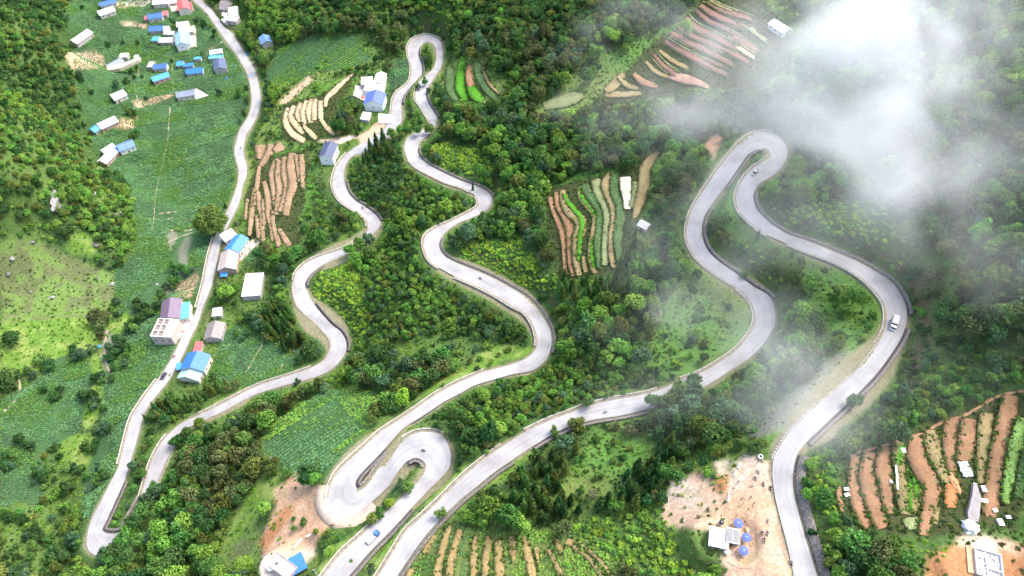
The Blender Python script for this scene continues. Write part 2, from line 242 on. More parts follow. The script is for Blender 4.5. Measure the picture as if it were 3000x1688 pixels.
# rows at the bottom
for p in [[(1940,965,44),(1885,1150,60),(1830,1400,70),(1820,1460,70)],[(2050,1000,56),(2000,1150,60),(1955,1350,70),(1945,1460,60)],[(2212,1070,50),(2192,1250,60),(2188,1460,60)],[(2340,1070,58),(2318,1250,64),(2300,1460,64)],[(2440,1110,64),(2444,1300,76),(2452,1460,80)],[(1790,1060,50),(1700,1200,56)],[(2572,1070,50),(2580,1250,50)],[(1560,1400,60),(1530,1460,60)]]: st(1,3,'ochre',p,0.22)
for p in [[(130,1070,46),(150,1200,66),(188,1350,70),(205,1460,66)],[(450,1100,46),(490,1195,44)],[(20,1080,40),(22,1300,44)],[(562,1105,70),(640,1130,40)],[(245,1180,40),(260,1300,20)]]: st(2,3,'ochre',p,0.22)
POLY = {   # soft-edged ground covers
 'corn': [[(170,0),(480,0),(545,72),(590,135),(610,175),(622,220),(624,265),(600,320),(588,372),(592,440),(578,500),(540,590),(512,690),(495,745),(440,760),(400,772),(330,800),(290,745),(285,690),(335,645),(345,560),(330,480),(300,440),(240,400),(225,330),(205,260),(190,180),(180,120),(165,60)],
          [(400,765),(385,860),(455,850),(425,900),(340,1010),(300,1150),(225,1310),(206,1290),(215,1200),(262,1060),(258,940),(300,850),(350,790)],
          [(130,905),(225,885),(232,960),(205,1080),(120,1130),(60,1160),(0,1140),(0,1010),(90,960)],[(0,1180),(60,1150),(120,1190),(110,1280),(40,1260),(0,1300)],
          [(560,835),(620,815),(680,862),(735,905),(735,940),(640,968),(575,975),(525,935)],[(840,820),(815,850),(750,925),(720,935),(745,880)],
          [(990,150),(1026,150),(1030,200),(985,240),(975,312),(955,290),(965,230)],[(610,600),(660,640),(620,665),(605,640)],
          [(660,1105),(715,1035),(820,985),(950,985),(985,1010),(890,1100),(860,1170),(780,1208),(740,1200),(665,1130)],
          [(700,120),(800,88),(905,95),(935,150),(880,172),(800,180),(690,240),(650,230)]],
 'rows': [[(1040,1390),(1110,1320),(1300,1335),(1440,1340),(1540,1400),(1560,1449),(1560,1520),(980,1520),(1000,1449)]],
 'lime': [[(0,812),(170,800),(258,802),(232,880),(150,922),(90,935),(0,920)],[(470,575),(502,600),(440,722),(330,812),(265,900),(243,1060),(215,1085),(205,1000),(235,880),(320,782),(420,682)],[(170,590),(215,575),(245,610),(235,650),(180,640)],
          [(500,1040),(560,1000),(640,965),(660,975),(520,1030),(430,1090)],[(660,1190),(740,1205),(700,1240),(600,1360),(560,1370),(620,1260)],[(1250,870),(1340,880),(1330,900),(1180,945),(1030,1010),(1090,960)],[(140,1090),(215,1090),(300,1110),(230,1190),(150,1150)],
          [(1000,1100),(1060,1075),(950,1180),(930,1185)],[(1130,1200),(1190,1175),(1050,1330),(1010,1370),(960,1449),(910,1449)],[(960,1310),(860,1449),(780,1449),(800,1400),(900,1330)],[(1280,1110),(1400,1075),(1300,1190),(1150,1290),(1120,1310),(1180,1240)]],
 'scrub': [[(540,1410),(600,1300),(690,1180),(705,1190),(650,1290),(655,1400),(600,1440)],[(0,582),(170,640),(285,692),(298,742),(262,802),(0,812)]],
 'grass': [[(640,350),(700,250),(760,190),(850,150),(870,200),(780,260),(700,330),(650,360)],[(600,560),(640,560),(700,620),(780,520),(800,420),(770,370),(600,380)],[(1500,130),(1900,-30),(2100,-30),(2050,200),(1900,230),(1500,270),(1360,310),(1340,290)],[(1640,420),(1690,370),(1640,560),(1380,560),(1340,500),(1500,420)],
           [(2560,1180),(2640,1150),(2640,1449),(2560,1400)],[(1740,640),(1900,700),(1920,780),(1860,860),(1720,940),(1600,930)],[(1850,1060),(2200,850),(2230,870),(1960,1140)],[(1790,440),(1860,420),(1850,560),(1930,650),(2150,700),(2210,800),(2140,900),(2080,820),(1960,680),(1800,560)],[(1100,150),(1230,130),(1310,240),(1200,260),(1110,230)],[(1500,1080),(1640,1110),(1560,1260),(1400,1250)]],
 'soil': [[(690,1232),(742,1188),(765,1200),(822,1240),(818,1290),(830,1325),(800,1345),(790,1400),(738,1449),(738,1500),(660,1500),(655,1400),(660,1340),(695,1270)],
          [(1862,1150),(1880,1138),(1940,1165),(1947,1190),(1952,1260),(1975,1370),(1994,1449),(1996,1500),(1820,1500),(1815,1400),(1813,1300),(1815,1260),(1850,1165)],
          [(1690,1210),(1760,1190),(1815,1230),(1815,1320),(1770,1330),(1680,1325),(1665,1300)],[(1800,1160),(1835,1158),(1840,1190),(1810,1200)],[(2420,1340),(2540,1360),(2620,1380),(2620,1500),(2400,1500),(2340,1430),(2390,1390)],
          [(440,720),(500,680),(500,700),(480,745),(445,750)],[(590,650),(640,600),(655,610),(605,655)],[(330,255),(440,235),(425,252),(345,270)],[(162,136),(255,136),(262,172),(180,172)],[(295,0),(385,0),(360,15),(300,22)],[(300,300),(350,290),(340,320),(290,325)],
          [(700,260),(780,190),(790,200),(720,260)],[(640,215),(652,235),(655,250),(648,252)],[(300,52),(370,60),(375,72),(310,66)],[(900,345),(950,310),(985,315),(960,345),(905,365)],[(800,355),(880,340),(900,350),(850,362)],[(1770,360),(1810,330),(1815,350),(1790,400)]],
 'terr': [[(2140,1140),(2400,1040),(2620,960),(2600,1250),(2560,1330),(2480,1330),(2330,1345),(2230,1340),(2110,1290)],[(1375,480),(1470,455),(1600,410),(1650,385),(1640,480),(1590,580),(1550,690),(1400,700)],[(622,470),(660,390),(780,372),(775,480),(745,620),(680,600),(620,600)],[(700,265),(820,240),(880,190),(890,210),(830,300),(800,360),(705,350)],[(1500,240),(1700,60),(1790,-30),(1900,-30),(1990,80),(1990,170),(1900,230),(1760,220),(1560,260)]],
 'orange': [[(2510,1385),(2575,1400),(2620,1420),(2620,1500),(2500,1500)],[(2330,1400),(2400,1370),(2450,1380),(2440,1500),(2300,1500)],[(640,1360),(710,1285),(745,1270),(740,1300),(660,1390)],[(1800,1205),(1840,1190),(1830,1240),(1800,1235)],[(2380,1180),(2400,1180),(2410,1240),(2370,1240)]],
 'gravel': [[(2050,920),(2140,880),(2150,890),(1990,1060),(1900,1100),(1880,1090)],[(405,740),(440,700),(450,640),(470,590),(480,600),(460,700),(430,740)],[(240,860),(270,830),(300,860),(270,900),(285,940),(262,920)],[(420,600),(440,580),(450,600),(430,640)]],
}
GRID_COL = {'forest': (.045, .075, .024), 'corn': (.050, .11, .042), 'rows': (.12, .16, .045), 'lime': (.11, .20, .035), 'scrub': (.115, .140, .058), 'grass': (.085, .18, .038), 'terr': (.052,.062,.024), 'orange': (.36,.18,.085), 'soil': (.46, .29, .185), 'gravel': (.15, .165, .115)}
FLATTEN = [[(1862,1150),(1880,1138),(1940,1165),(1947,1190),(1952,1260),(1975,1370),(1994,1449),(1996,1500),(1820,1500),(1815,1300),(1815,1260),(1850,1165)],[(745,1300),(822,1290),(830,1325),(790,1400),(738,1449),(700,1449),(700,1360)]]
STRIPC = {'soilp': (.30,.20,.125), 'soil': (.27,.155,.088), 'tan': (.26,.205,.10), 'lush': (.07,.25,.02), 'leek': (.10,.16,.065), 'pale': (.22,.25,.12), 'bare': (.62,.55,.42), 'cream': (.50,.37,.23), 'maroon': (.20,.115,.085), 'pink': (.34,.21,.16), 'orange': (.40,.17,.075), 'grassb': (.20,.33,.10), 'grass': (.16,.25,.05), 'ochre': (.29,.215,.095)}
# base height is final once the strips, plots and house pads have been cut in
def HB(x, y): return bil(Z, XS, YS, x, y)
def ground(X, Y, h=0.0, it=40):
    X = np.asarray(X, float); Y = np.asarray(Y, float); z = np.full(X.shape, 50.0)
    for _ in range(it):
        x, y = unproj(X, Y, z + h); z = z + 0.55 * (HB(x, y) - z)
    x, y = unproj(X, Y, z + h)
    return x, y, z
nz = (fbm(MX, MY, 42, 4, 3) - .5) * 5.0 + (fbm(MX, MY, 9, 3, 9) - .5) * 1.6
nmask = smooth(3, 22, RD)
flatm = np.zeros(Z.shape)
for k in ('corn', 'soil'):
    for p in POLY[k]: flatm = np.maximum(flatm, poly_m(p) * 1.0)
inframe = (DX > -400) & (DX < 3000) & (DY > -400) & (DY < 2000)
Z = Z + nz * nmask * (1 - .75 * flatm) * inframe
# level the roads into the slope
e = smooth(1.6, 9.5, RD)
Z = np.where(RD < 13, (RZ - 0.35) * (1 - e) + Z * e, Z)
def level(xc, yc, zc, r, soft=4.0):
    global Z, FLAT
    i0, i1 = np.searchsorted(XS, [xc - r - soft, xc + r + soft]); j0, j1 = np.searchsorted(YS, [yc - r - soft, yc + r + soft])
    sx, sy = MX[i0:i1, j0:j1], MY[i0:i1, j0:j1]
    wgt = (1 - smooth(r, r + soft, np.hypot(sx - xc, sy - yc))) * smooth(.5, 3, RD[i0:i1, j0:j1])
    Z[i0:i1, j0:j1] = Z[i0:i1, j0:j1] * (1 - wgt) + zc * wgt
    FLAT[i0:i1, j0:j1] = np.maximum(FLAT[i0:i1, j0:j1], wgt)
# resolved strips in world space, each one level across its width
WSTR = []
for kind, pts, rise in STRIPS:
    a0, a1 = np.array(pts[0], float), np.array(pts[1], float); b0, b1 = np.array(pts[-1], float), np.array(pts[-2], float); ext = 5.0
    u0 = (a0 - a1) / max(1e-6, math.hypot(*(a0 - a1)[:2])) * ext; u1 = (b0 - b1) / max(1e-6, math.hypot(*(b0 - b1)[:2])) * ext; u0[2] = u1[2] = 0
    P = catmull([list(a0 + u0)] + [list(p) for p in pts] + [list(b0 + u1)], 7.0)
    d = np.gradient(P[:, :2], axis=0); d /= np.maximum(np.linalg.norm(d, axis=1), 1e-6)[:, None]
    nrm = np.stack([-d[:, 1], d[:, 0]], 1)
    taper = np.ones(len(P)); taper[0] = taper[-1] = .88
    hw = P[:, 2] / 2 * taper * (1.24 if pts[0][0] < 1900 else 1.48)
    hw = hw * (1 + .035 * np.array([random.uniform(-1, 1) for _ in hw]))
    _, _, zc = ground(P[:, 0], P[:, 1])
    WSTR.append([kind, P, nrm, hw, zc, rise])
SM = np.zeros(Z.shape, bool)
for kind, P, nrm, hw, zc, rise in WSTR:
    zc = np.convolve(np.pad(zc, 2, mode='edge'), np.ones(5) / 5, mode='valid')
    base = rise
    Lx, Ly = unproj(P[:, 0] + nrm[:, 0] * hw, P[:, 1] + nrm[:, 1] * hw, zc + base); Rx, Ry = unproj(P[:, 0] - nrm[:, 0] * hw, P[:, 1] - nrm[:, 1] * hw, zc + base)
    globals().setdefault('STRW', []).append((kind, Lx, Ly, Rx, Ry, zc, rise))
for kind, Lx, Ly, Rx, Ry, zc, rise in STRW:      # cut each plot into the hillside
    for k in range(len(zc)):
        cx, cy0 = (Lx[k] + Rx[k]) / 2, (Ly[k] + Ry[k]) / 2; r = .5 * math.hypot(Lx[k] - Rx[k], Ly[k] - Ry[k])
        i0, i1 = np.searchsorted(XS, [cx - r - 1, cx + r + 1]); j0, j1 = np.searchsorted(YS, [cy0 - r - 1, cy0 + r + 1])
        sx, sy = MX[i0:i1, j0:j1], MY[i0:i1, j0:j1]; dd = np.hypot(sx - cx, sy - cy0)
        m = (dd < r + .3); SM[i0:i1, j0:j1] |= m
        Z[i0:i1, j0:j1] = np.where(m & (Z[i0:i1, j0:j1] > zc[k] + .1), zc[k] + .1, Z[i0:i1, j0:j1])
# ------------------------------------------------------------------ buildings: roof line given at roof height
# (name, category, label, x1,y1,x2,y2, width m, eave m, roof kind, roof colour, wall colour)
HOUSES = [
 ('house','house','blue roofed house cut by the top edge of the photo beside the brown plot',246,2,290,1,7,3.5,'gable','blue','plaster'),
 ('house','house','white roofed house with dark trees on both sides, just below a blue roof',243,25,285,21,8,3.5,'gable','white','plaster'),
 ('house','house','long white roofed house at the top edge, right of the brown plot',384,3,422,0,6,4,'gable','white','plaster'),
 ('house','house','tall house with a salmon red gable roof beside the valley road',456,-2,461,21,9,5,'gable','red','plaster'),
 ('annex','shed','salmon red lean-to roof on the road side of the red gabled house',474,4,478,22,4,3,'lean','red','plaster'),
 ('shed','shed','small white roofed shed left of the red gabled house',426,5,443,3,5,2.6,'flat','white','concrete'),
 ('house','house','blue roofed house between two red annexes, below the red gabled house',371,37,406,33,8,3.5,'gable','blue','plaster'),
 ('annex','shed','small red roof at the left end of a blue roofed house',363,45,371,44,6,2.6,'flat','red','concrete'),
 ('annex','shed','red roofed annex at the right end of a blue roofed house',407,34,421,32,7,2.8,'flat','red','concrete'),
 ('house','house','dark blue roofed house with white roofed extension, third from the top of the hamlet',376,69,411,65,8,3.5,'gable','blue','concrete'),
 ('annex','shed','white roofed extension at the right end of the dark blue roofed house',412,68,424,66,8,3,'gable','white','concrete'),
 ('house','house','long white roofed house, upper one of a stepped pair in the hamlet',444,57,471,53,7,3.5,'gable','white','plaster'),
 ('house','house','long white roofed house, lower one of a stepped pair in the hamlet',450,70,486,65,8,3.5,'gable','white','plaster'),
 ('house','house','tall white fronted house with pale blue gable roof beside a paved yard',452,79,455,108,8.5,5.5,'gable','paleblue','white'),
 ('annex','shed','pale blue lean-to along the yard side of the tall white fronted house',469,82,472,110,3.5,4.4,'lean','paleblue','white'),
 ('house','house','white roofed house left of the tall pale blue gabled house',402,98,432,94,6.5,3.2,'gable','white','concrete'),
 ('annex','shed','sky blue roof at the left end of a white roofed house',385,101,400,100,6,2.8,'flat','sky','concrete'),
 ('shed','shed','small white and pink roofed shed above a white roofed house',413,83,436,82,4.5,2.6,'flat','white','concrete'),
 ('house','house','white roofed house nearest the valley road in the lower cluster',528,133,558,127,6,3.2,'flat','white','concrete'),
 ('house','house','teal roofed house squeezed between a white roof and a navy roof',526,145,560,142,5,3,'flat','teal','concrete'),
 ('house','house','navy roofed house with gable facing the maize, right of the blue tarpaulins',549,147,552,170,9,3.5,'gable','slate','concrete'),
 ('shed','shed','small bright blue roofed shed, leftmost of the blue tarpaulin sheds',445,157,459,155,6,2.6,'gable','sky','concrete'),
 ('shed','shed','bright blue sheeted shed behind a long blue shed',462,165,485,162,4,2.4,'flat','tarp','concrete'),
 ('shed','shed','long bright blue roofed shed in the lower hamlet row',468,176,508,171,6.5,2.8,'gable','tarp','concrete'),
 ('shed','shed','blue canvas canopy on the path behind the long blue shed',488,147,505,146,3,2.3,'flat','sky','concrete'),
 ('house','house','blue roofed house above a pale blue roofed house, left side of the lower hamlet row',386,164,417,160,6.5,3.5,'gable','blue','plaster'),
 ('house','house','flat concrete house joined to the left of a blue roofed house',374,164,385,163,8,3,'flat','concrete','concrete'),
 ('house','house','pale blue roofed house with a pink wall at its left end',380,194,421,183,7,3.2,'gable','sky','pink'),
 ('house','house','lone white roofed house at the foot of the wooded hill',173,89,225,85,8,3.8,'gable','white','concrete'),
 ('house','house','grey roofed house beside the red brown ploughed plot',262,154,303,147,7.5,3.5,'gable','slate2','plaster'),
 ('annex','shed','white walled annex with orange sheet at the right of the grey roofed house',302,141,322,140,6,2.8,'flat','plaster','concrete'),
 ('shed','shed','tiny white hut on the path right of the grey roofed house',338,142,346,141,4,2.4,'flat','white','concrete'),
 ('house','house','lone white roofed house with a tree on its left, in mid valley',277,236,311,231,8.5,3.5,'gable','white','plaster'),
 ('house','house','grey roofed house with long walled yard in the maize',443,234,487,227,7,4,'gable','slate2','plaster'),
 ('house','house','long white roofed house with bright blue shed at its left end',246,313,292,302,8,3.2,'gable','white','brick'),
 ('shed','shed','bright blue roofed shed at the left end of a long white roof',223,316,240,314,6.5,3,'gable','sky','concrete'),
 ('house','house','white roofed back house of the lowest farm in the valley',249,367,282,363,6,3.2,'gable','white','plaster'),
 ('house','house','white roofed front house of the lowest farm in the valley',242,386,283,376,7,3.2,'gable','white','brick'),
 ('annex','shed','sky blue panel roof joining the white and blue roofs of the lowest farm',284,380,297,377,7,3.2,'flat','sky','concrete'),
 ('house','house','long blue roofed house of the lowest farm in the valley',298,373,338,365,8,3.8,'gable','blue2','white'),
 ('house','house','tall white house on the far side of the valley road at the top',585,14,588,42,7,4.5,'flat','white','white'),
 ('house','house','lower white house with grey wall, below the tall white one across the road',573,51,597,48,7,3.5,'flat','white','concrete'),
 ('shed','shed','old grey tiled shed at the top, across the road',556,3,575,1,9,2.5,'gable','tile','concrete'),
 ('shed','shed','old grey tiled shed behind the white house across the road',556,16,574,14,7,2.4,'gable','tile','concrete'),
 ('house','house','slate blue roofed house hidden in trees right of the valley road',661,85,670,103,8,3.8,'gable','blue2','concrete'),
 ('house','house','long white roof climbing the slope, top building of the hillside compound',958,180,951,205,7,4.5,'gable','white','white'),
 ('house','house','broad white roof in the middle of the hillside compound',946,204,938,228,13,4.4,'flat','white','white'),
 ('house','house','big royal blue gable roof at the front of the hillside compound',945,224,936,252,13,6,'gable','royal','white'),
 ('house','house','white roofed wing at the left of the hillside compound courtyard',909,205,936,203,9,3.5,'flat','white','concrete'),
 ('shed','shed','narrow pale shed with red end roof below the hillside compound',923,281,917,303,5.5,3,'lean','pale','concrete'),
 ('house','house','tall white fronted house with navy gable roof above the striped terraces',831,356,817,387,8.5,7,'gable','navy','white'),
 ('house','house','big bright blue gable roof on the roadside behind a white roof',603,589,580,625,9,4.5,'gable','azure','plaster'),
 ('annex','shed','white roof between the valley road and the big bright blue roof',588,583,562,604,7,3.6,'lean','white','plaster'),
 ('house','house','pinkish grey roofed long shed next to the bright blue roof on the road',575,629,567,672,10,4.2,'gable','pinkgrey','brick'),
 ('shed','shed','long flat roofed grey building on the slope right of the pinkish shed',640,686,631,746,10,4,'flat','pale','concrete'),
 ('house','house','purple gable roofed house behind the unfinished building',431,753,423,797,10,6,'gable','purple','plaster'),
 ('house','house','brown flat topped strip of building between the purple and teal roofs',448,757,440,800,4,5.5,'flat','umber','plaster'),
 ('house','house','narrow teal roofed building between the purple house and the road',464,759,460,798,5,5,'lean','teal2','plaster'),
 ('shed','shed','small white box roof among trees across the road from the unfinished building',535,786,556,782,5.5,3.2,'flat','white','concrete'),
 ('house','house','weathered grey roofed farmhouse half hidden by trees beside the road',541,808,531,846,9,3.2,'gable','tile','concrete'),
 ('house','house','large royal blue gable roofed house on the roadside above the dark conifers',495,884,477,921,12,5,'gable','azure2','plaster'),
 ('annex','shed','pale mint green roof joined below the large royal blue roof',478,924,467,945,11,3.4,'gable','mint','plaster'),
 ('annex','shed','salmon canopy at the upper end of the large royal blue roof',490,873,506,871,6,2.6,'flat','red','concrete'),
 ('house','house','grey pink flat roofed house beside the round tank at the bottom edge',722,1410,700,1440,10,4,'flat','pinkgrey','white'),
 ('shed','shed','bright blue tarpaulin roofed shelter on the dirt yard at the bottom edge',722,1431,760,1404,6,3,'lean','tarp','wood'),
 ('house','kiosk','white roofed kiosk beside the parasols on the viewpoint yard',1782,1353,1832,1356,5.4,2.8,'lean','white','concrete'),
 ('annex','shed','smaller white roof with solar panels joined to the viewpoint kiosk',1829,1344,1862,1346,4.2,3.0,'flat','white','concrete'),
 ('shed','hut','pale grey roofed hut at the end of the middle terraces',1609,560,1631,564,4,2.6,'gable','pale','concrete'),
 ('house','house','white roofed house fading into the mist above the terraces',1945,51,1984,71,7,3.2,'gable','white','white'),
 ('shed','shed','small grey shed left of the slate blue roofed house in the trees',658,108,666,108,5,2.4,'flat','pale','concrete'),
 ('shed','shed','blue tarpaulin lean-to below the pinkish grey roofed long shed',557,690,571,686,4,2.4,'lean','sky','wood'),
 ('shed','shed','blue tarpaulin awning between the road and the mint green roof',446,925,457,921,3.5,2.4,'lean','sky','wood'),
]
HP = []
for h in HOUSES:
    nm, cat, lab, x1, y1, x2, y2, wd, eh, rk, rc, wc = h
    hh = eh + (.25 * wd * .9 if rk == 'gable' else .1)
    gx, gy, gz = ground(np.array([x1, x2, (x1 + x2) / 2]), np.array([y1, y2, (y1 + y2) / 2]), hh)
    L = math.hypot(gx[1] - gx[0], gy[1] - gy[0]); yaw = math.atan2(gy[1] - gy[0], gx[1] - gx[0])
    if yaw > PI / 2: yaw -= PI
    if yaw <= -PI / 2: yaw += PI
    zc = float(gz[2]); HP.append([h, float(gx[0] + gx[1]) / 2, float(gy[0] + gy[1]) / 2, zc, L, yaw])
for k, p in enumerate(HP):       # neighbours in one yard share one level
    near = [q[3] for q in HP if math.hypot(q[1] - p[1], q[2] - p[2]) < 16]
    zz = sum(near) / len(near); n = max(1, int(p[4] / 5))
    for t in range(-n, n + 1):
        o = t / n * p[4] / 2; level(p[1] + math.cos(p[5]) * o, p[2] + math.sin(p[5]) * o, zz, p[0][7] / 2 + 1.5, 5)
for p in HP: p[3] = float(HB(p[1], p[2]))
level(*[float(v) for v in ground(415, 825)], 11, 5)
for kx, ky, kr in ((2482, 1420, 12), (2500, 1390, 9), (690, 1425, 5), (970, 297, 6), (912, 228, 6), (500, 105, 7), (440, 25, 7), (505, 240, 6), (468, 830, 4)): level(*[float(v) for v in ground(kx, ky)], kr, 4)

FOOT = np.zeros(Z.shape, bool)
for h, hx, hy, hz, hL, hyaw in HP:
    i0, i1 = np.searchsorted(XS, [hx - 20, hx + 20]); j0, j1 = np.searchsorted(YS, [hy - 20, hy + 20]); ux = MX[i0:i1, j0:j1] - hx; uy = MY[i0:i1, j0:j1] - hy
    FOOT[i0:i1, j0:j1] |= (np.abs(ux * math.cos(hyaw) + uy * math.sin(hyaw)) < hL / 2 + .9) & (np.abs(-ux * math.sin(hyaw) + uy * math.cos(hyaw)) < h[7] / 2 + .9)
DX2, DY2, _d = proj(MX, MY, Z)
for pp in [[(478,90),(493,88),(495,117),(477,120)],[(951,285),(985,288),(986,310),(952,310)],[(894,215),(933,218),(925,258),(888,240)],[(492,222),(524,240),(492,250),(488,236)],[(383,795),(450,790),(484,790),(490,806),(452,858),(385,865)],[(425,10),(456,8),(458,27),(432,30)],[(268,168),(306,160),(352,143),(350,150),(300,172),(270,177)],[(560,20),(585,30),(572,62),(556,50)],[(2430,1205),(2470,1230),(2462,1340),(2430,1335)],[(2420,1370),(2530,1385),(2530,1470),(2420,1470)],[(670,1400),(720,1400),(700,1460),(660,1450)]]: FOOT |= pip(DX2, DY2, pp)
# ------------------------------------------------------------------ materials
MAT = {}
def nodes(m):
    m.use_nodes = True; nt = m.node_tree; return nt, nt.nodes, nt.links
def mat(name, col, rough=.8, vary=.12, scale=1.2, spec=.25, metal=0.0, dirt=None, bump=0.0):
    if name in MAT: return MAT[name]
    m = bpy.data.materials.new(name); nt, nd, lk = nodes(m); b = nd['Principled BSDF']
    b.inputs['Roughness'].default_value = rough; b.inputs['Specular IOR Level'].default_value = spec; b.inputs['Metallic'].default_value = metal
    tc = nd.new('ShaderNodeTexCoord'); n1 = nd.new('ShaderNodeTexNoise'); n1.inputs['Scale'].default_value = scale; n1.inputs['Detail'].default_value = 5
    lk.new(tc.outputs['Object'], n1.inputs['Vector'])
    r = nd.new('ShaderNodeValToRGB'); r.color_ramp.elements[0].position = .3; r.color_ramp.elements[1].position = .7
    a = [max(0, c * (1 - vary)) for c in col]; c2 = [min(1, c * (1 + vary)) for c in col]
    if dirt: a = [dirt[i] * .5 + col[i] * .5 for i in range(3)]
    r.color_ramp.elements[0].color = (*a, 1); r.color_ramp.elements[1].color = (*c2, 1)
    lk.new(n1.outputs[0], r.inputs[0]); lk.new(r.outputs[0], b.inputs['Base Color'])
    if bump:
        bp = nd.new('ShaderNodeBump'); bp.inputs['Strength'].default_value = bump; bp.inputs['Distance'].default_value = .1
        lk.new(n1.outputs[0], bp.inputs['Height']); lk.new(bp.outputs[0], b.inputs['Normal'])
    MAT[name] = m; return m
def mat_roof(name, col, rough=.45, dirt=.25):
    """painted sheet metal: ribs down the slope, faded and streaked"""
    m = bpy.data.materials.new('roof_' + name); nt, nd, lk = nodes(m); b = nd['Principled BSDF']; b.inputs['Roughness'].default_value = rough; b.inputs['Specular IOR Level'].default_value = .35
    tc = nd.new('ShaderNodeTexCoord'); wv = nd.new('ShaderNodeTexWave'); wv.inputs['Scale'].default_value = 1.3; wv.inputs['Distortion'].default_value = .3
    n1 = nd.new('ShaderNodeTexNoise'); n1.inputs['Scale'].default_value = .55; n1.inputs['Detail'].default_value = 6; n1.inputs['Roughness'].default_value = .65
    lk.new(tc.outputs['Object'], wv.inputs['Vector']); lk.new(tc.outputs['Object'], n1.inputs['Vector'])
    r = nd.new('ShaderNodeValToRGB'); r.color_ramp.elements[0].position = .28; r.color_ramp.elements[1].position = .62
    r.color_ramp.elements[0].color = (*[c * (1 - dirt) * .9 + .05 * dirt for c in col], 1); r.color_ramp.elements[1].color = (*col, 1)
    lk.new(n1.outputs[0], r.inputs[0])
    mx = nd.new('ShaderNodeMixRGB'); mx.blend_type = 'MULTIPLY'; mx.inputs[0].default_value = .14; lk.new(r.outputs[0], mx.inputs[1]); lk.new(wv.outputs[0], mx.inputs[2])
    lk.new(mx.outputs[0], b.inputs['Base Color'])
    bp = nd.new('ShaderNodeBump'); bp.inputs['Strength'].default_value = .35; bp.inputs['Distance'].default_value = .05; lk.new(wv.outputs[0], bp.inputs['Height']); lk.new(bp.outputs[0], b.inputs['Normal'])
    return m
ROOF = {k: mat_roof(k, v) for k, v in dict(blue=(.06,.17,.42), white=(.82,.82,.82), red=(.62,.13,.13), paleblue=(.28,.48,.76), sky=(.07,.34,.72), teal=(.11,.40,.38), slate=(.10,.13,.23), slate2=(.24,.28,.36), tarp=(.03,.20,.66),
   concrete=(.5,.48,.46), plaster=(.7,.62,.5), blue2=(.15,.27,.50), tile=(.27,.24,.23), royal=(.10,.16,.50), pale=(.6,.57,.56), navy=(.07,.09,.17), azure=(.05,.24,.70), azure2=(.05,.20,.60), pinkgrey=(.50,.41,.39), purple=(.19,.135,.20), umber=(.27,.18,.11), teal2=(.13,.42,.42), mint=(.42,.66,.64)).items()}
WALL = {k: mat('wall_' + k, v, .9, .10, .8) for k, v in dict(plaster=(.62,.57,.50), concrete=(.42,.39,.37), white=(.80,.80,.79), brick=(.42,.30,.25), pink=(.62,.33,.30), wood=(.25,.17,.10)).items()}
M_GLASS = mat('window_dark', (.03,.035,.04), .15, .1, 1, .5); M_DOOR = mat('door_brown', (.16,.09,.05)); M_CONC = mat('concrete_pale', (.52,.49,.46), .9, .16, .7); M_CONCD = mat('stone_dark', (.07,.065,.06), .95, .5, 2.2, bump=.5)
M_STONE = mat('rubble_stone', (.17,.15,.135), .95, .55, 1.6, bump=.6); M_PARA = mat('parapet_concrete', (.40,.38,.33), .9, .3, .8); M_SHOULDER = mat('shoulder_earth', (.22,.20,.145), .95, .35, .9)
M_BARK = mat('bark', (.12,.09,.06), .95, .3, 6); M_BARKP = mat('bark_pale', (.30,.27,.22), .95, .3, 6)
def leaf_mat(name, col, var=.35, sheen=0.0):
    m = bpy.data.materials.new(name); nt, nd, lk = nodes(m); nd.remove(nd['Principled BSDF']); out = nd['Material Output']
    g = nd.new('ShaderNodeNewGeometry'); oi = nd.new('ShaderNodeObjectInfo')
    hs = nd.new('ShaderNodeHueSaturation'); hs.inputs['Color'].default_value = (*col, 1)
    def mr(src, a, b_):
        n = nd.new('ShaderNodeMapRange'); n.inputs['To Min'].default_value = a; n.inputs['To Max'].default_value = b_; lk.new(src, n.inputs['Value']); return n.outputs[0]
    v1 = mr(g.outputs['Random Per Island'], 1 - var, 1 + var); v2 = mr(oi.outputs['Random'], .70, 1.32)
    mu = nd.new('ShaderNodeMath'); mu.operation = 'MULTIPLY'; lk.new(v1, mu.inputs[0]); lk.new(v2, mu.inputs[1]); lk.new(mu.outputs[0], hs.inputs['Value'])
    hh = nd.new('ShaderNodeMath'); hh.operation = 'MULTIPLY'; hh.inputs[1].default_value = 7.31; lk.new(oi.outputs['Random'], hh.inputs[0]); fr = nd.new('ShaderNodeMath'); fr.operation = 'FRACT'; lk.new(hh.outputs[0], fr.inputs[0])
    lk.new(mr(fr.outputs[0], .475, .52), hs.inputs['Hue'])
    d = nd.new('ShaderNodeBsdfDiffuse'); t = nd.new('ShaderNodeBsdfTranslucent'); mx = nd.new('ShaderNodeMixShader'); mx.inputs[0].default_value = .30
    lk.new(hs.outputs[0], d.inputs[0]); lk.new(hs.outputs[0], t.inputs[0]); lk.new(d.outputs[0], mx.inputs[1]); lk.new(t.outputs[0], mx.inputs[2]); lk.new(mx.outputs[0], out.inputs[0]); return m
LEAF = {k: leaf_mat('foliage_' + k, tuple(min(.5, c * g) for c, g in zip(v, (1.42, 1.34, 1.30)))) for k, v in dict(dark=(.045,.108,.034), mid=(.075,.170,.042), bright=(.125,.255,.048), lime=(.19,.33,.045), olive=(.105,.150,.038), teal=(.070,.140,.070), brown=(.092,.122,.046), corn=(.092,.205,.085), grass=(.12,.27,.035), pale=(.24,.30,.15)).items()}
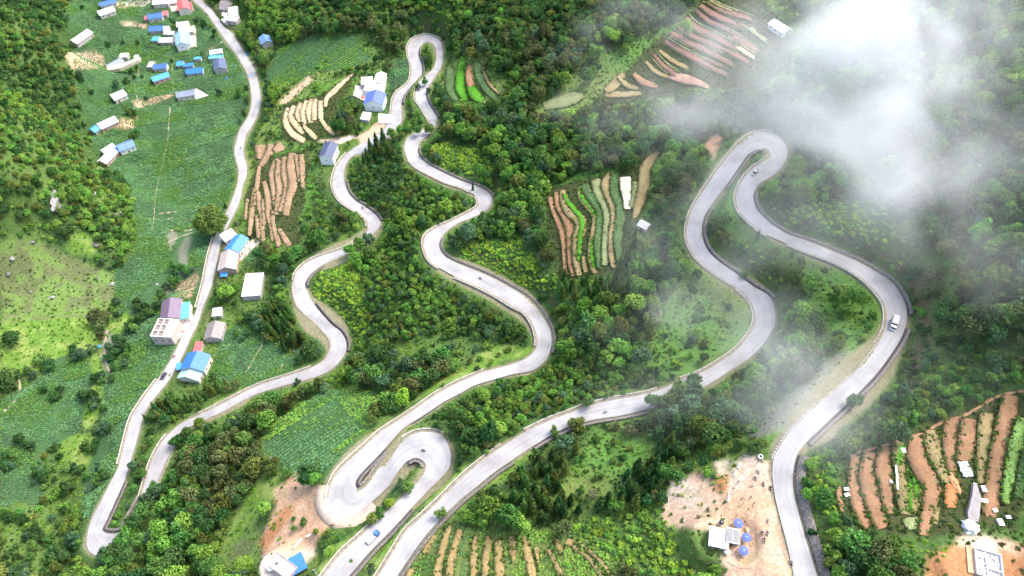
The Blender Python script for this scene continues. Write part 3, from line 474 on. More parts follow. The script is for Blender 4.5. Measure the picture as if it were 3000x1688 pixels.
# ------------------------------------------------------------------ mesh helpers
def setp(o, label=None, cat=None, group=None, kind=None):
    if label: o['label'] = label
    if cat: o['category'] = cat
    if group: o['group'] = group
    if kind: o['kind'] = kind
    return o
def link(name, me, parent=None):
    o = bpy.data.objects.new(name, me); C.objects.link(o)
    if parent is not None: o.parent = parent
    return o
def empty(name, loc, rz=0.0, scale=1.0, **k):
    o = bpy.data.objects.new(name, None); C.objects.link(o); o.location = loc; o.rotation_euler = (0, 0, rz); o.scale = (scale,) * 3; o.empty_display_size = .5
    return setp(o, **k)
def np_mesh(name, verts, quads, mats=(), smooth_=False, mi=None):
    me = bpy.data.meshes.new(name); V = np.asarray(verts, np.float32); Q = np.asarray(quads, np.int32); k = Q.shape[1]
    me.vertices.add(len(V)); me.vertices.foreach_set('co', V.ravel()); me.loops.add(Q.size); me.loops.foreach_set('vertex_index', Q.ravel())
    me.polygons.add(len(Q)); me.polygons.foreach_set('loop_start', np.arange(0, Q.size, k, dtype=np.int32))
    if mi is not None: me.polygons.foreach_set('material_index', np.asarray(mi, np.int32))
    if smooth_: me.polygons.foreach_set('use_smooth', np.ones(len(Q), bool))
    for m in mats: me.materials.append(m)
    me.update(calc_edges=True); me.validate(); return me
class MB:
    def __init__(s): s.v = []; s.f = []; s.m = []
    def add(s, vs, fs, mi=0):
        b = len(s.v); s.v += [tuple(v) for v in vs]; s.f += [tuple(b + i for i in f) for f in fs]; s.m += [mi] * len(fs); return s
    def box(s, cx, cy, cz, sx, sy, sz, rz=0.0, mi=0, taper=1.0, rx=0.0):
        R = Matrix.Rotation(rz, 3, 'Z') @ Matrix.Rotation(rx, 3, 'X'); vs = []
        for k in (-1, 1):
            t = taper if k > 0 else 1
            for a, b_ in ((-1, -1), (1, -1), (1, 1), (-1, 1)): vs.append(R @ Vector((a * sx / 2 * t, b_ * sy / 2 * t, k * sz / 2)) + Vector((cx, cy, cz)))
        return s.add(vs, [(3, 2, 1, 0), (4, 5, 6, 7), (0, 1, 5, 4), (1, 2, 6, 5), (2, 3, 7, 6), (3, 0, 4, 7)], mi)
    def tube(s, p0, p1, r0, r1=None, n=8, mi=0, caps=True):
        r1 = r0 if r1 is None else r1; p0, p1 = Vector(p0), Vector(p1); d = (p1 - p0); q = d.to_track_quat('Z', 'Y') if d.length > 1e-6 else Matrix().to_quaternion(); vs = []
        for p, r in ((p0, r0), (p1, r1)):
            for k in range(n): vs.append(p + q @ Vector((math.cos(2 * PI * k / n) * r, math.sin(2 * PI * k / n) * r, 0)))
        fs = [(k, (k + 1) % n, n + (k + 1) % n, n + k) for k in range(n)]
        if caps: fs += [tuple(range(n - 1, -1, -1)), tuple(range(n, 2 * n))]
        return s.add(vs, fs, mi)
    def lathe(s, prof, c=(0, 0, 0), n=12, mi=0):
        vs = []; m = len(prof)
        for r, z in prof:
            for k in range(n): vs.append((c[0] + math.cos(2 * PI * k / n) * r, c[1] + math.sin(2 * PI * k / n) * r, c[2] + z))
        fs = [(i * n + k, i * n + (k + 1) % n, (i + 1) * n + (k + 1) % n, (i + 1) * n + k) for i in range(m - 1) for k in range(n)]
        fs += [tuple(range(n - 1, -1, -1)), tuple((m - 1) * n + k for k in range(n))]
        return s.add(vs, fs, mi)
    def mesh(s, name, mats, smooth_=False):
        me = bpy.data.meshes.new(name); me.from_pydata([tuple(v) for v in s.v], [], s.f)
        for m in (mats if isinstance(mats, (list, tuple)) else [mats]): me.materials.append(m)
        if any(s.m): me.polygons.foreach_set('material_index', s.m)
        if smooth_: me.polygons.foreach_set('use_smooth', [True] * len(s.f))
        me.update(); return me
    def obj(s, name, mats, parent=None, smooth_=False, **k): return setp(link(name, s.mesh(name, mats, smooth_), parent), **k)

# ------------------------------------------------------------------ terrain mesh
def warp(s=1.0): return DX + (fbm(MX, MY, 14, 3, 41) - .5) * 34 * s, DY + (fbm(MX, MY, 14, 3, 57) - .5) * 26 * s
DX, DY, DD = proj(MX, MY, Z)
WX, WY = warp(); COV = {}
for k, ps in POLY.items():
    m = np.zeros(Z.shape)
    s_ = {'soil': .45, 'corn': .5, 'rows': .4}.get(k, 1.0); wx, wy = DX + (WX - DX) * s_, DY + (WY - DY) * s_
    for p in ps: m = np.maximum(m, pip(wx, wy, p))
    COV[k] = m
col = np.zeros(Z.shape + (3,)); col[:] = GRID_COL['forest']
n1 = fbm(MX, MY, 30, 4, 71); n2 = fbm(MX, MY, 5, 3, 83); n3 = fbm(MX, MY, 60, 3, 91)
for i, (c0, c1) in enumerate(zip((.055,.105,.030), (.090,.150,.038))): col[..., i] = c0 + (c1 - c0) * smooth(.35, .65, n1)
for k in ('grass', 'terr', 'scrub', 'lime', 'corn', 'rows', 'gravel', 'soil', 'orange'):
    m = COV[k]; 
    for _ in range(1): m = (m + np.roll(m, 1, 0) + np.roll(m, -1, 0) + np.roll(m, 1, 1) + np.roll(m, -1, 1)) / 5
    g = np.array(GRID_COL[k]); v = (.82 + .36 * n2)[..., None] * g
    if k == 'scrub': v = v * (1 - smooth(.45, .6, n2))[..., None] + np.array((.12, .19, .05)) * smooth(.45, .6, n2)[..., None]
    if k == 'grass': v = v + (np.array((.15, .19, .055)) - v) * smooth(.5, .72, n3)[..., None] * .8
    if k == 'lime': v = v + (np.array((.22, .26, .08)) - v) * smooth(.45, .65, n2)[..., None] * .6
    if k == 'soil':
        v = v + (np.array((.57, .50, .44)) - v) * smooth(.42, .62, n1)[..., None] * .9; v = v + (np.array((.46,.30,.19)) - v) * smooth(.52, .7, n3)[..., None] * .8
        v = v + (np.array((.16,.2,.07)) - v) * (smooth(.60, .70, n2) * (RD > 8))[..., None] * .35
    col = col * (1 - m[..., None]) + v * m[..., None]
uph = smooth(.3, 1.8, Z - RZ) * (RD < 20)
bank = (np.clip(1 - smooth(4.5, 8.5, RD + (n2 - .5) * 6), 0, 1) * uph)[..., None]; soilm = np.maximum(COV['soil'], 0)[..., None]
col = col * (1 - bank * (1 - soilm)) + (np.array((.085, .105, .040)) + np.array((.05, .01, .02)) * smooth(.46, .62, n1)[..., None]) * bank * (1 - soilm)
vg = np.clip(1 - smooth(.3, 1.3, RD + (n2 - .5) * 1.5), 0, 1)[..., None]
col = col * (1 - vg) + np.array((.19, .18, .11)) * vg
nx, ny = Z.shape
I = np.arange(nx * ny).reshape(nx, ny)
Q = np.stack([I[:-1, :-1], I[1:, :-1], I[1:, 1:], I[:-1, 1:]], -1).reshape(-1, 4)
m_gr = bpy.data.materials.new('hillside_ground'); nt, nd, lk = nodes(m_gr); b = nd['Principled BSDF']; b.inputs['Roughness'].default_value = .95; b.inputs['Specular IOR Level'].default_value = .1
at = nd.new('ShaderNodeAttribute'); at.attribute_name = 'cover'; tc = nd.new('ShaderNodeTexCoord')
na = nd.new('ShaderNodeTexNoise'); na.inputs['Scale'].default_value = .9; na.inputs['Detail'].default_value = 8; na.inputs['Roughness'].default_value = .7
lk.new(tc.outputs['Object'], na.inputs['Vector'])
rr = nd.new('ShaderNodeMapRange'); rr.inputs['From Min'].default_value = .3; rr.inputs['From Max'].default_value = .7; rr.inputs['To Min'].default_value = .62; rr.inputs['To Max'].default_value = 1.35; lk.new(na.outputs[0], rr.inputs['Value'])
vm = nd.new('ShaderNodeVectorMath'); vm.operation = 'SCALE'; lk.new(at.outputs['Color'], vm.inputs[0]); lk.new(rr.outputs[0], vm.inputs['Scale']); lk.new(vm.outputs[0], b.inputs['Base Color'])
bp = nd.new('ShaderNodeBump'); bp.inputs['Strength'].default_value = .7; bp.inputs['Distance'].default_value = .5; lk.new(na.outputs[0], bp.inputs['Height']); lk.new(bp.outputs[0], b.inputs['Normal'])
gme = np_mesh('hillside', np.stack([MX, MY, Z], -1).reshape(-1, 3), Q, [m_gr], True)
ca = gme.color_attributes.new('cover', 'FLOAT_COLOR', 'POINT'); ca.data.foreach_set('color', np.concatenate([col, np.ones(col.shape[:2] + (1,))], -1).astype(np.float32).ravel())
setp(link('hillside', gme), kind='structure', label='green mountainside and valley floor')

# ------------------------------------------------------------------ roads
m_rd = bpy.data.materials.new('pale_concrete_road'); nt, nd, lk = nodes(m_rd); b = nd['Principled BSDF']; b.inputs['Roughness'].default_value = .85; b.inputs['Specular IOR Level'].default_value = .2
uv = nd.new('ShaderNodeUVMap'); uv.uv_map = 'UVMap'; mp = nd.new('ShaderNodeMapping'); mp.inputs['Scale'].default_value = (5.5, .035, 1); lk.new(uv.outputs[0], mp.inputs[0])
ns = nd.new('ShaderNodeTexNoise'); ns.inputs['Scale'].default_value = 1.6; ns.inputs['Detail'].default_value = 4; lk.new(mp.outputs[0], ns.inputs['Vector'])
rs = nd.new('ShaderNodeValToRGB'); e = rs.color_ramp.elements; e[0].position = .30; e[0].color = (.285,.281,.282,1); e[1].position = .56; e[1].color = (.345,.341,.343,1); lk.new(ns.outputs[0], rs.inputs[0])
tc = nd.new('ShaderNodeTexCoord'); nb = nd.new('ShaderNodeTexNoise'); nb.inputs['Scale'].default_value = .09; nb.inputs['Detail'].default_value = 6; nb.inputs['Roughness'].default_value = .6; lk.new(tc.outputs['Object'], nb.inputs['Vector'])
rb = nd.new('ShaderNodeValToRGB'); e = rb.color_ramp.elements; e[0].position = .36; e[0].color = (.76,.755,.75,1); e[1].position = .56; e[1].color = (1,1,1,1); lk.new(nb.outputs[0], rb.inputs[0])
mx = nd.new('ShaderNodeMixRGB'); mx.blend_type = 'MULTIPLY'; mx.inputs[0].default_value = 1; lk.new(rs.outputs[0], mx.inputs[1]); lk.new(rb.outputs[0], mx.inputs[2])
# worn centre joint and wheel lines
sx_ = nd.new('ShaderNodeSeparateXYZ'); lk.new(uv.outputs[0], sx_.inputs[0])
def mth(op, a, b_=None):
    n = nd.new('ShaderNodeMath'); n.operation = op
    for i, v in enumerate((a, b_)):
        if v is None: continue
        if isinstance(v, (int, float)): n.inputs[i].default_value = v
        else: lk.new(v, n.inputs[i])
    return n.outputs[0]
dln = mth('ABSOLUTE', mth('SUBTRACT', sx_.outputs[0], .5)); jn = mth('LESS_THAN', dln, .011)
nj = nd.new('ShaderNodeTexNoise'); nj.inputs['Scale'].default_value = .28; lk.new(tc.outputs['Object'], nj.inputs['Vector']); jn = mth('MULTIPLY', jn, mth('MULTIPLY', nj.outputs[0], .62))
mj = nd.new('ShaderNodeMixRGB'); lk.new(jn, mj.inputs[0]); lk.new(mx.outputs[0], mj.inputs[1]); mj.inputs[2].default_value = (.10,.10,.11,1)
ed = mth('GREATER_THAN', dln, .475); me_ = nd.new('ShaderNodeMixRGB'); lk.new(mth('MULTIPLY', ed, .28), me_.inputs[0]); lk.new(mj.outputs[0], me_.inputs[1]); me_.inputs[2].default_value = (.34,.30,.25,1)
lk.new(me_.outputs[0], b.inputs['Base Color'])
def road_mesh(name, R, label):
    us = np.linspace(0, 1, 9); n = len(R)
    A = R[:, 2:4]; B_ = R[:, 4:6]; V = []; 
    s = np.concatenate([[0], np.cumsum(np.hypot(*np.diff(R[:, :2], axis=0).T))])
    for u in us: V.append(np.concatenate([A * (1 - u) + B_ * u, (R[:, 6] + .07 * (1 - (2 * u - 1) ** 2))[:, None]], 1))
    V = np.stack(V, 1); Ii = np.arange(n * 9).reshape(n, 9)
    q = np.stack([Ii[:-1, :-1], Ii[:-1, 1:], Ii[1:, 1:], Ii[1:, :-1]], -1).reshape(-1, 4)
    nz_ = np.cross(V[1, 0] - V[0, 0], V[0, 1] - V[0, 0])[2]
    if nz_ > 0: q = q[:, ::-1]
    me = np_mesh(name, V.reshape(-1, 3), q, [m_rd], True); ul = me.uv_layers.new(name='UVMap')
    UV = np.stack(np.broadcast_arrays(us[None, :], s[:, None]), -1).reshape(-1, 2).astype(np.float32); vi = np.zeros(len(me.loops), np.int32); me.loops.foreach_get('vertex_index', vi)
    ul.data.foreach_set('uv', UV[vi].ravel()); return setp(link(name, me), kind='structure', label=label)
road_mesh('road', R_VAL, 'pale valley road running past the hamlet to the lower hairpin')
road_mesh('road', R_CLI, 'pale mountain road with three hairpins in the middle'); road_mesh('road', R_UPP, 'pale upper mountain road beside the viewpoint yard')
def sidx(data, x, y):
    return min(range(len(data)), key=lambda i: min(math.hypot(data[i][0] - x, data[i][1] - y), math.hypot(data[i][2] - x, data[i][3] - y)))
def edge_strip(name, R, side, i0, i1, prof, m, **k):
    """extrude a profile (distance outwards, height) along one road edge between two source indices"""
    i0, i1 = min(i0, i1), max(i0, i1); s = R[(R[:, 7] >= i0) & (R[:, 7] <= i1)]
    if len(s) < 3: print('short strip', k); return None
    E = s[:, 2:4] if side == 'A' else s[:, 4:6]; O = (s[:, 2:4] - s[:, 4:6]) * (1 if side == 'A' else -1); O = O / np.linalg.norm(O, axis=1)[:, None]
    t = np.gradient(E, axis=0); t /= np.maximum(np.linalg.norm(t, axis=1), 1e-6)[:, None]; nn = np.stack([-t[:, 1], t[:, 0]], 1); sg = np.sign((nn * O).sum(1))[:, None]; O = nn * np.where(sg == 0, 1, sg)
    V = np.stack([np.concatenate([E + O * d, (s[:, 6] + z)[:, None]], 1) for d, z in prof], 1); n, p = V.shape[:2]
    if n < 2: return None
    Ii = np.arange(n * p).reshape(n, p); J = np.roll(Ii, -1, 1)
    q = np.stack([Ii[:-1], J[:-1], J[1:], Ii[1:]], -1).reshape(-1, 4)
    me = np_mesh(name, V.reshape(-1, 3), q, [m]); bm_ = __import__('bmesh').new(); bm_.from_mesh(me); __import__('bmesh').ops.recalc_face_normals(bm_, faces=bm_.faces); bm_.to_mesh(me); bm_.free()
    return setp(link(name, me), **k)
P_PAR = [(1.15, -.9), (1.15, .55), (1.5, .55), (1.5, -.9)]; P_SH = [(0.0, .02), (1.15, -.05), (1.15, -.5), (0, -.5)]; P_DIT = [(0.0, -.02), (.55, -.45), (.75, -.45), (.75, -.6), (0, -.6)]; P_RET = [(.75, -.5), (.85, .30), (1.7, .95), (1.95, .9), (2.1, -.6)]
def down_side(R, side, i0, i1, lab, group='low concrete walls along the downhill road edge'):
    edge_strip('road_shoulder', R, side, i0, i1, P_SH, M_SHOULDER, kind='structure')
    if lab: edge_strip('parapet_wall', R, side, i0, i1, P_PAR, M_PARA, label=lab, cat='wall', group=group, kind='thing')
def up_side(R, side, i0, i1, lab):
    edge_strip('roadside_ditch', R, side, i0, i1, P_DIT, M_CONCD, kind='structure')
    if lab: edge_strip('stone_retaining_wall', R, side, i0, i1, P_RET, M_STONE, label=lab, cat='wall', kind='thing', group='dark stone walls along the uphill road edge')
Ic = lambda x, y: sidx(CLIMB, x, y); Iv = lambda x, y: sidx(VALLEY, x, y); Iu = lambda x, y: sidx(UPPER, x, y)
down_side(R_VAL, 'A', Iv(605,154), Iv(553,570), ''); down_side(R_VAL, 'A', Iv(540,597), Iv(495,774), 'thin pale wall between the valley road and the maize below the blue roofs'); down_side(R_VAL, 'A', Iv(397,954), Iv(300,1167), 'long low wall left of the valley road below the dark conifer row')
up_side(R_VAL, 'B', Iv(277,1214), Iv(354,1250), 'dark curved stone wall inside the lower left hairpin'); down_side(R_VAL, 'A', Iv(358,1318), Iv(450,1092), ''); down_side(R_VAL,'B', Iv(354,1250), Iv(422,1094), 'pale wall on the left of the tree covered leg above the lower left hairpin')
down_side(R_CLI, 'A', 1, Ic(784,924), 'pale wall on the upper edge of the road right of the dark conifer row'); down_side(R_CLI, 'A', Ic(816,904), Ic(740,705), ''); down_side(R_CLI, 'A', Ic(740,705), Ic(904,602), 'pale wall outside the bend beside the lime green slope')
down_side(R_CLI, 'A', Ic(925,570), Ic(874,385), 'low wall along the outer edge of the bend below the navy roofed house'); down_side(R_CLI, 'A', Ic(982,300), Ic(1106,102), 'pale wall around the outside of the top hairpin beside the hillside compound')
up_side(R_CLI, 'B', Ic(784,757), Ic(870,884), 'dark stone wall between the road and the lime green slope'); up_side(R_CLI, 'B', Ic(866,457), Ic(956,557), 'dark stone wall inside the bend under the wooded knoll'); up_side(R_CLI, 'B', Ic(1010,262), Ic(1054,122), 'thin dark wall on the inner side of the top hairpin'); up_side(R_CLI, 'B', Ic(769,724), Ic(814,665), 'short dark wall at the top of the lime green slope')
up_side(R_CLI, 'A', Ic(1076,220), Ic(1099,298), 'dark wall on the right edge just below the top hairpin'); up_side(R_CLI, 'A', Ic(1052,370), Ic(1236,495), 'long dark stone wall under the bright green vines on the second leg'); up_side(R_CLI, 'A', Ic(1109,600), Ic(1382,887), 'long dark stone wall around the wide bend in the middle'); up_side(R_CLI, 'A', Ic(1337,932), Ic(1034,1064), '')
down_side(R_CLI, 'B', Ic(1046,230), Ic(1082,310), 'short pale wall left of the road just below the top hairpin'); down_side(R_CLI, 'B', Ic(1026,402), Ic(1181,483), ''); down_side(R_CLI, 'B', Ic(1196,493), Ic(1106,674), 'pale wall left of the road around the small bend in the middle'); down_side(R_CLI, 'B', Ic(1144,695), Ic(1349,872), 'pale kerb wall on the inside of the wide bend'); down_side(R_CLI, 'B', Ic(1219,934), Ic(826,1252), 'long low wall on the left of the road down to the double hairpin')
up_side(R_CLI, 'A', Ic(969,1127), Ic(981,1145), 'dark narrow stone wall inside the first turn of the double hairpin'); down_side(R_CLI, 'A', Ic(1014,1106), Ic(1112,1096), 'pale wall over the top of the double hairpin'); up_side(R_CLI, 'B', Ic(1026,1159), Ic(1071,1174), 'curved stone wall inside the second turn of the double hairpin')
up_side(R_CLI, 'A', Ic(1034,1279), len(CLIMB), 'dark stone wall right of the leg with the blue truck'); down_side(R_CLI, 'B', Ic(954,1304), len(CLIMB), 'pale wall left of the leg with the blue truck'); edge_strip('road_shoulder', R_CLI, 'B', Ic(831,1222), Ic(935,1262), [(0,.0),(5.2,-.12),(5.2,-1.2),(0,-.5)], mat('packed_clay', (.42,.34,.27), .95, .15, .5), kind='structure')
down_side(R_UPP, 'A', 0, Iu(1264,1122), 'pale wall left of the upper road at the bottom edge'); down_side(R_UPP, 'A', Iu(1320,1087), Iu(1655,982), 'pale wall on the upper edge of the road with the white motorbike'); down_side(R_UPP, 'A', Iu(1712,957), Iu(1850,724), 'thin wall inside the misty bend'); down_side(R_UPP, 'A', Iu(1840,715), Iu(1942,335), 'pale wall on the left edge of the road up to the misty hairpin')
up_side(R_UPP, 'B', 0, Iu(1264,1122), 'dark stone wall right of the upper road at the bottom edge'); up_side(R_UPP, 'B', Iu(1337,1124), Iu(1625,1030), 'dark wall under the trees on the lower edge of the upper road'); up_side(R_UPP, 'B', Iu(1887,899), Iu(1946,822), ''); up_side(R_UPP, 'B', Iu(1940,752), Iu(1785,522), 'grey stone wall right of the S bend in the mist'); up_side(R_UPP, 'B', Iu(1822,472), Iu(1924,378), 'low wall inside the misty hairpin')
down_side(R_UPP, 'B', Iu(1938,393), Iu(1931,592), 'pale wall left of the road with the grey jeep'); down_side(R_UPP, 'B', Iu(1981,614), Iu(2204,869), 'pale kerb wall inside the bend with the white truck'); up_side(R_UPP, 'A', Iu(1897,482), Iu(2281,790), 'long dark stone wall under the vine slope on the right'); up_side(R_UPP, 'A', Iu(2276,824), Iu(2026,1114), 'dark stone wall right of the long straight with marker posts'); P_RET = [(.75, -.5), (.9, .15), (3.2, 1.5), (3.6, 1.45), (3.9, -.8)]; up_side(R_UPP, 'A', Iu(2006,1142), len(UPPER), 'dark cobbled wall right of the road beside the viewpoint yard')
# ------------------------------------------------------------------ terrace plots
M_RISER = mat('terrace_riser', (.075, .075, .032), .95, .5, 1.3, .1)
def field_mat(k):
    
    nm = 'plot_' + k
    if nm in MAT: return MAT[nm]
    c_ = STRIPC[k]; m = bpy.data.materials.new(nm); nt, nd, lk = nodes(m); b = nd['Principled BSDF']; b.inputs['Roughness'].default_value = .95; b.inputs['Specular IOR Level'].default_value = .1
    tc = nd.new('ShaderNodeTexCoord')
    def nz(sc, lo, hi, ca, cb, det=6):
        n = nd.new('ShaderNodeTexNoise'); n.inputs['Scale'].default_value = sc; n.inputs['Detail'].default_value = det; n.inputs['Roughness'].default_value = .65; lk.new(tc.outputs['Object'], n.inputs['Vector']); r = nd.new('ShaderNodeValToRGB'); e = r.color_ramp.elements; e[0].position = lo; e[0].color = (*ca, 1); e[1].position = hi; e[1].color = (*cb, 1); lk.new(n.outputs[0], r.inputs[0]); return r.outputs[0], n.outputs[0]
    base, f1 = nz(.10, .38, .62, [c * .78 for c in c_], [min(1, c * 1.14) for c in c_]); grain, f2 = nz(1.3, .3, .7, (.68, .68, .68), (1.22, 1.22, 1.22), 8); weed, f3 = nz(.42, .56, .66, (0, 0, 0), (.62, .62, .62))
    m1 = nd.new('ShaderNodeMixRGB'); m1.blend_type = 'MULTIPLY'; m1.inputs[0].default_value = 1; lk.new(base, m1.inputs[1]); lk.new(grain, m1.inputs[2])
    m2 = nd.new('ShaderNodeMixRGB'); lk.new(weed, m2.inputs[0]); lk.new(m1.outputs[0], m2.inputs[1]); m2.inputs[2].default_value = (.13, .17, .055, 1) if k not in ('bare',) else (.5, .44, .33, 1); lk.new(m2.outputs[0], b.inputs['Base Color'])
    bp = nd.new('ShaderNodeBump'); bp.inputs['Strength'].default_value = .7; bp.inputs['Distance'].default_value = .25; lk.new(f2, bp.inputs['Height']); lk.new(bp.outputs[0], b.inputs['Normal']); MAT[nm] = m; return m
for kind, Lx, Ly, Rx, Ry, zc, rise in STRW:
    zt = zc + rise; n = len(zt); us = [0, .33, .66, 1.0]; V = []
    V.append(np.stack([Lx, Ly, zt - 1.6], 1))
    for u in us: V.append(np.stack([Lx * (1 - u) + Rx * u, Ly * (1 - u) + Ry * u, zt + (.06 if 0 < u < 1 else 0)], 1))
    V.append(np.stack([Rx, Ry, zt - 1.6], 1)); V = np.stack(V, 1); p = V.shape[1]; Ii = np.arange(n * p).reshape(n, p)
    q = np.stack([Ii[:-1, :-1], Ii[:-1, 1:], Ii[1:, 1:], Ii[1:, :-1]], -1).reshape(-1, 4)
    if np.cross(V[1, 1] - V[0, 1], V[0, 2] - V[0, 1])[2] > 0: q = q[:, ::-1]
    setp(link('terrace_field', np_mesh('terrace_field', V.reshape(-1, 3), q, [field_mat(kind), M_RISER], mi=np.tile(np.array([1, 0, 0, 0, 1]), n - 1))), kind='structure')
# ------------------------------------------------------------------ crowns
def leaf_quads(P, Nn, size, rs, jit=.55):
    n = len(P); Nn = Nn + rs.normal(0, jit, (n, 3)); Nn /= np.linalg.norm(Nn, axis=1)[:, None]
    a = np.cross(Nn, rs.normal(0, 1, (n, 3))); a /= np.linalg.norm(a, axis=1)[:, None]; b_ = np.cross(Nn, a)
    s = (size * rs.uniform(.6, 1.35, n))[:, None]; a *= s; b_ *= s * rs.uniform(.45, .8, n)[:, None]
    V = np.stack([P - a, P - b_ * .9 + a * .1, P + a, P + b_], 1).reshape(-1, 3); return V, np.arange(4 * n).reshape(n, 4)
ICO = None
def blob(cx, cy, cz, r, rs, sq=1.0):
    """a small closed irregular clump"""
    vs = []; fs = []; n = 7; rings = 4
    for i in range(1, rings):
        th = PI * i / rings
        for k in range(n):
            ph = 2 * PI * k / n + i * .4; rr = r * rs.uniform(.8, 1.1)
            vs.append((cx + rr * math.sin(th) * math.cos(ph), cy + rr * math.sin(th) * math.sin(ph), cz + rr * sq * math.cos(th)))
    vs.append((cx, cy, cz + r * sq)); vs.append((cx, cy, cz - r * sq))
    for i in range(rings - 2):
        for k in range(n): fs.append((i * n + k, (i + 1) * n + k, (i + 1) * n + (k + 1) % n, i * n + (k + 1) % n))
    m = (rings - 1) * n
    for k in range(n): fs.append((m, k, (k + 1) % n, (k + 1) % n)); fs.append((m + 1, (rings - 2) * n + (k + 1) % n, (rings - 2) * n + k, (rings - 2) * n + k))
    return np.array(vs), np.array(fs)
def crown_geo(kind, rs, nleaf):
    """unit-ish crowns: about 2 m across radius 1; origin at the trunk base"""
    Vs, Fs, off = [], [], 0
    cl = []
    if kind == 'round':
        for k in range(17):
            th = math.acos(1 - 1.35 * rs.rand()); ph = rs.rand() * 2 * PI; d = rs.uniform(.45, .74)
            cl.append((d * math.sin(th) * math.cos(ph), d * math.sin(th) * math.sin(ph), 1.15 + d * .85 * math.cos(th), rs.uniform(.26, .44)))
        cl.append((0, 0, 1.2, .55))
    elif kind == 'ragged':
        for k in range(14):
            ph = rs.rand() * 2 * PI; d = rs.uniform(.1, .85); cl.append((d * math.cos(ph), d * math.sin(ph), rs.uniform(.7, 1.9) - d * .3, rs.uniform(.2, .38)))
        cl.append((0, 0, 1.15, .4))
    elif kind == 'cone':
        for k in range(20):
            t = k / 19; r = .46 * (1 - t) ** .8 + .05; ph = k * 2.4; cl.append((r * .6 * math.cos(ph), r * .6 * math.sin(ph), .35 + 2.3 * t, r * .62 + .05))
    elif kind == 'bush':
        for k in range(7):
            ph = rs.rand() * 2 * PI; d = rs.uniform(.1, .6); cl.append((d * math.cos(ph), d * math.sin(ph), rs.uniform(.2, .5), rs.uniform(.28, .48)))
    elif kind == 'round_tight':
        for k in range(34):
            th = math.acos(1 - 1.6 * rs.rand()); ph = rs.rand() * 2 * PI; d = rs.uniform(.62, .76)
            cl.append((d * math.sin(th) * math.cos(ph), d * math.sin(th) * math.sin(ph), 1.0 + d * .8 * math.cos(th), rs.uniform(.2, .3)))
        cl.append((0, 0, 1.0, .62))
    cl = np.array(cl); P = []; Nn = []; wts = cl[:, 3] ** 2; cnt = np.maximum(8, (nleaf * wts / wts.sum())).astype(int)
    for (x, y, z, r), c_ in zip(cl, cnt):
        v, f = blob(x, y, z, r * .80, rs); Vs.append(v); Fs.append(f + off); off += len(v)
        d = rs.normal(0, 1, (c_ * 2, 3)); d /= np.linalg.norm(d, axis=1)[:, None]; d = d[d[:, 2] > -.45][:c_]
        p = np.array((x, y, z)) + d * r * rs.uniform(.82, 1.12, len(d))[:, None]
        ins = np.zeros(len(p), bool)
        for x2, y2, z2, r2 in cl:
            if (x2, y2, z2) != (x, y, z): ins |= ((p - np.array((x2, y2, z2))) ** 2).sum(1) < (r2 * .8) ** 2
        P.append(p[~ins]); Nn.append(d[~ins])
    P = np.concatenate(P); Nn = np.concatenate(Nn)
    size = {'round': .105, 'ragged': .10, 'cone': .10, 'bush': .15, 'round_tight': .06}[kind]
    v, f = leaf_quads(P, Nn, size, rs); Vs.append(v); Fs.append(f + off)
    return np.concatenate(Vs), np.concatenate(Fs)
def trunk_geo(h, r, rs, limbs=4):
    m = MB(); x = y = 0; p = Vector((0, 0, -.25))
    q_ = Vector((rs.uniform(-.05, .05), rs.uniform(-.05, .05), h)); m.tube(p, q_, r, r * .5, 6)
    for k in range(limbs):
        a = rs.rand() * 2 * PI; s = p.lerp(q_, rs.uniform(.55, .95)); m.tube(s, s + Vector((math.cos(a) * .4, math.sin(a) * .4, rs.uniform(.25, .5))), r * .45, r * .15, 5)
    return m
def crown_mesh(name, kind, seed, leaf, n):
    rs = np.random.RandomState(seed); V, F = crown_geo(kind, rs, n); me = np_mesh(name, V, F, [LEAF[leaf]]); return me
SHAPES = {}
def shape(kind, seed, leaf, n):
    k = (kind, seed, leaf)
    if k not in SHAPES: SHAPES[k] = crown_mesh('crown', kind, seed, leaf, n)
    return SHAPES[k]
TRUNK = trunk_geo(1.0, .07, np.random.RandomState(1)).mesh('trunk', M_BARK); TRUNKP = trunk_geo(1.0, .05, np.random.RandomState(2)).mesh('trunk', M_BARKP)
PROTOS = {}      # for mass instancing: trunk and crown in one mesh, kept outside the scene
def proto(kind, seed, leaf, n, trunk=True):
    k = (kind, seed, leaf, trunk)
    if k in PROTOS: return PROTOS[k]
    rs = np.random.RandomState(seed); V, F = crown_geo(kind, rs, n); mi = np.zeros(len(F), int); mats = [LEAF[leaf], M_BARK]
    if trunk:
        t = trunk_geo(1.0, .06, rs, 0); tv = np.array([tuple(v) for v in t.v]); tf = np.array([f for f in t.f if len(f) == 4]); F = np.concatenate([F, tf + len(V)]); V = np.concatenate([V, tv]); mi = np.concatenate([mi, np.ones(len(tf), int)])
    me = np_mesh('plant', V, F, mats, mi=mi); PROTOS[k] = bpy.data.objects.new('plant', me); return PROTOS[k]
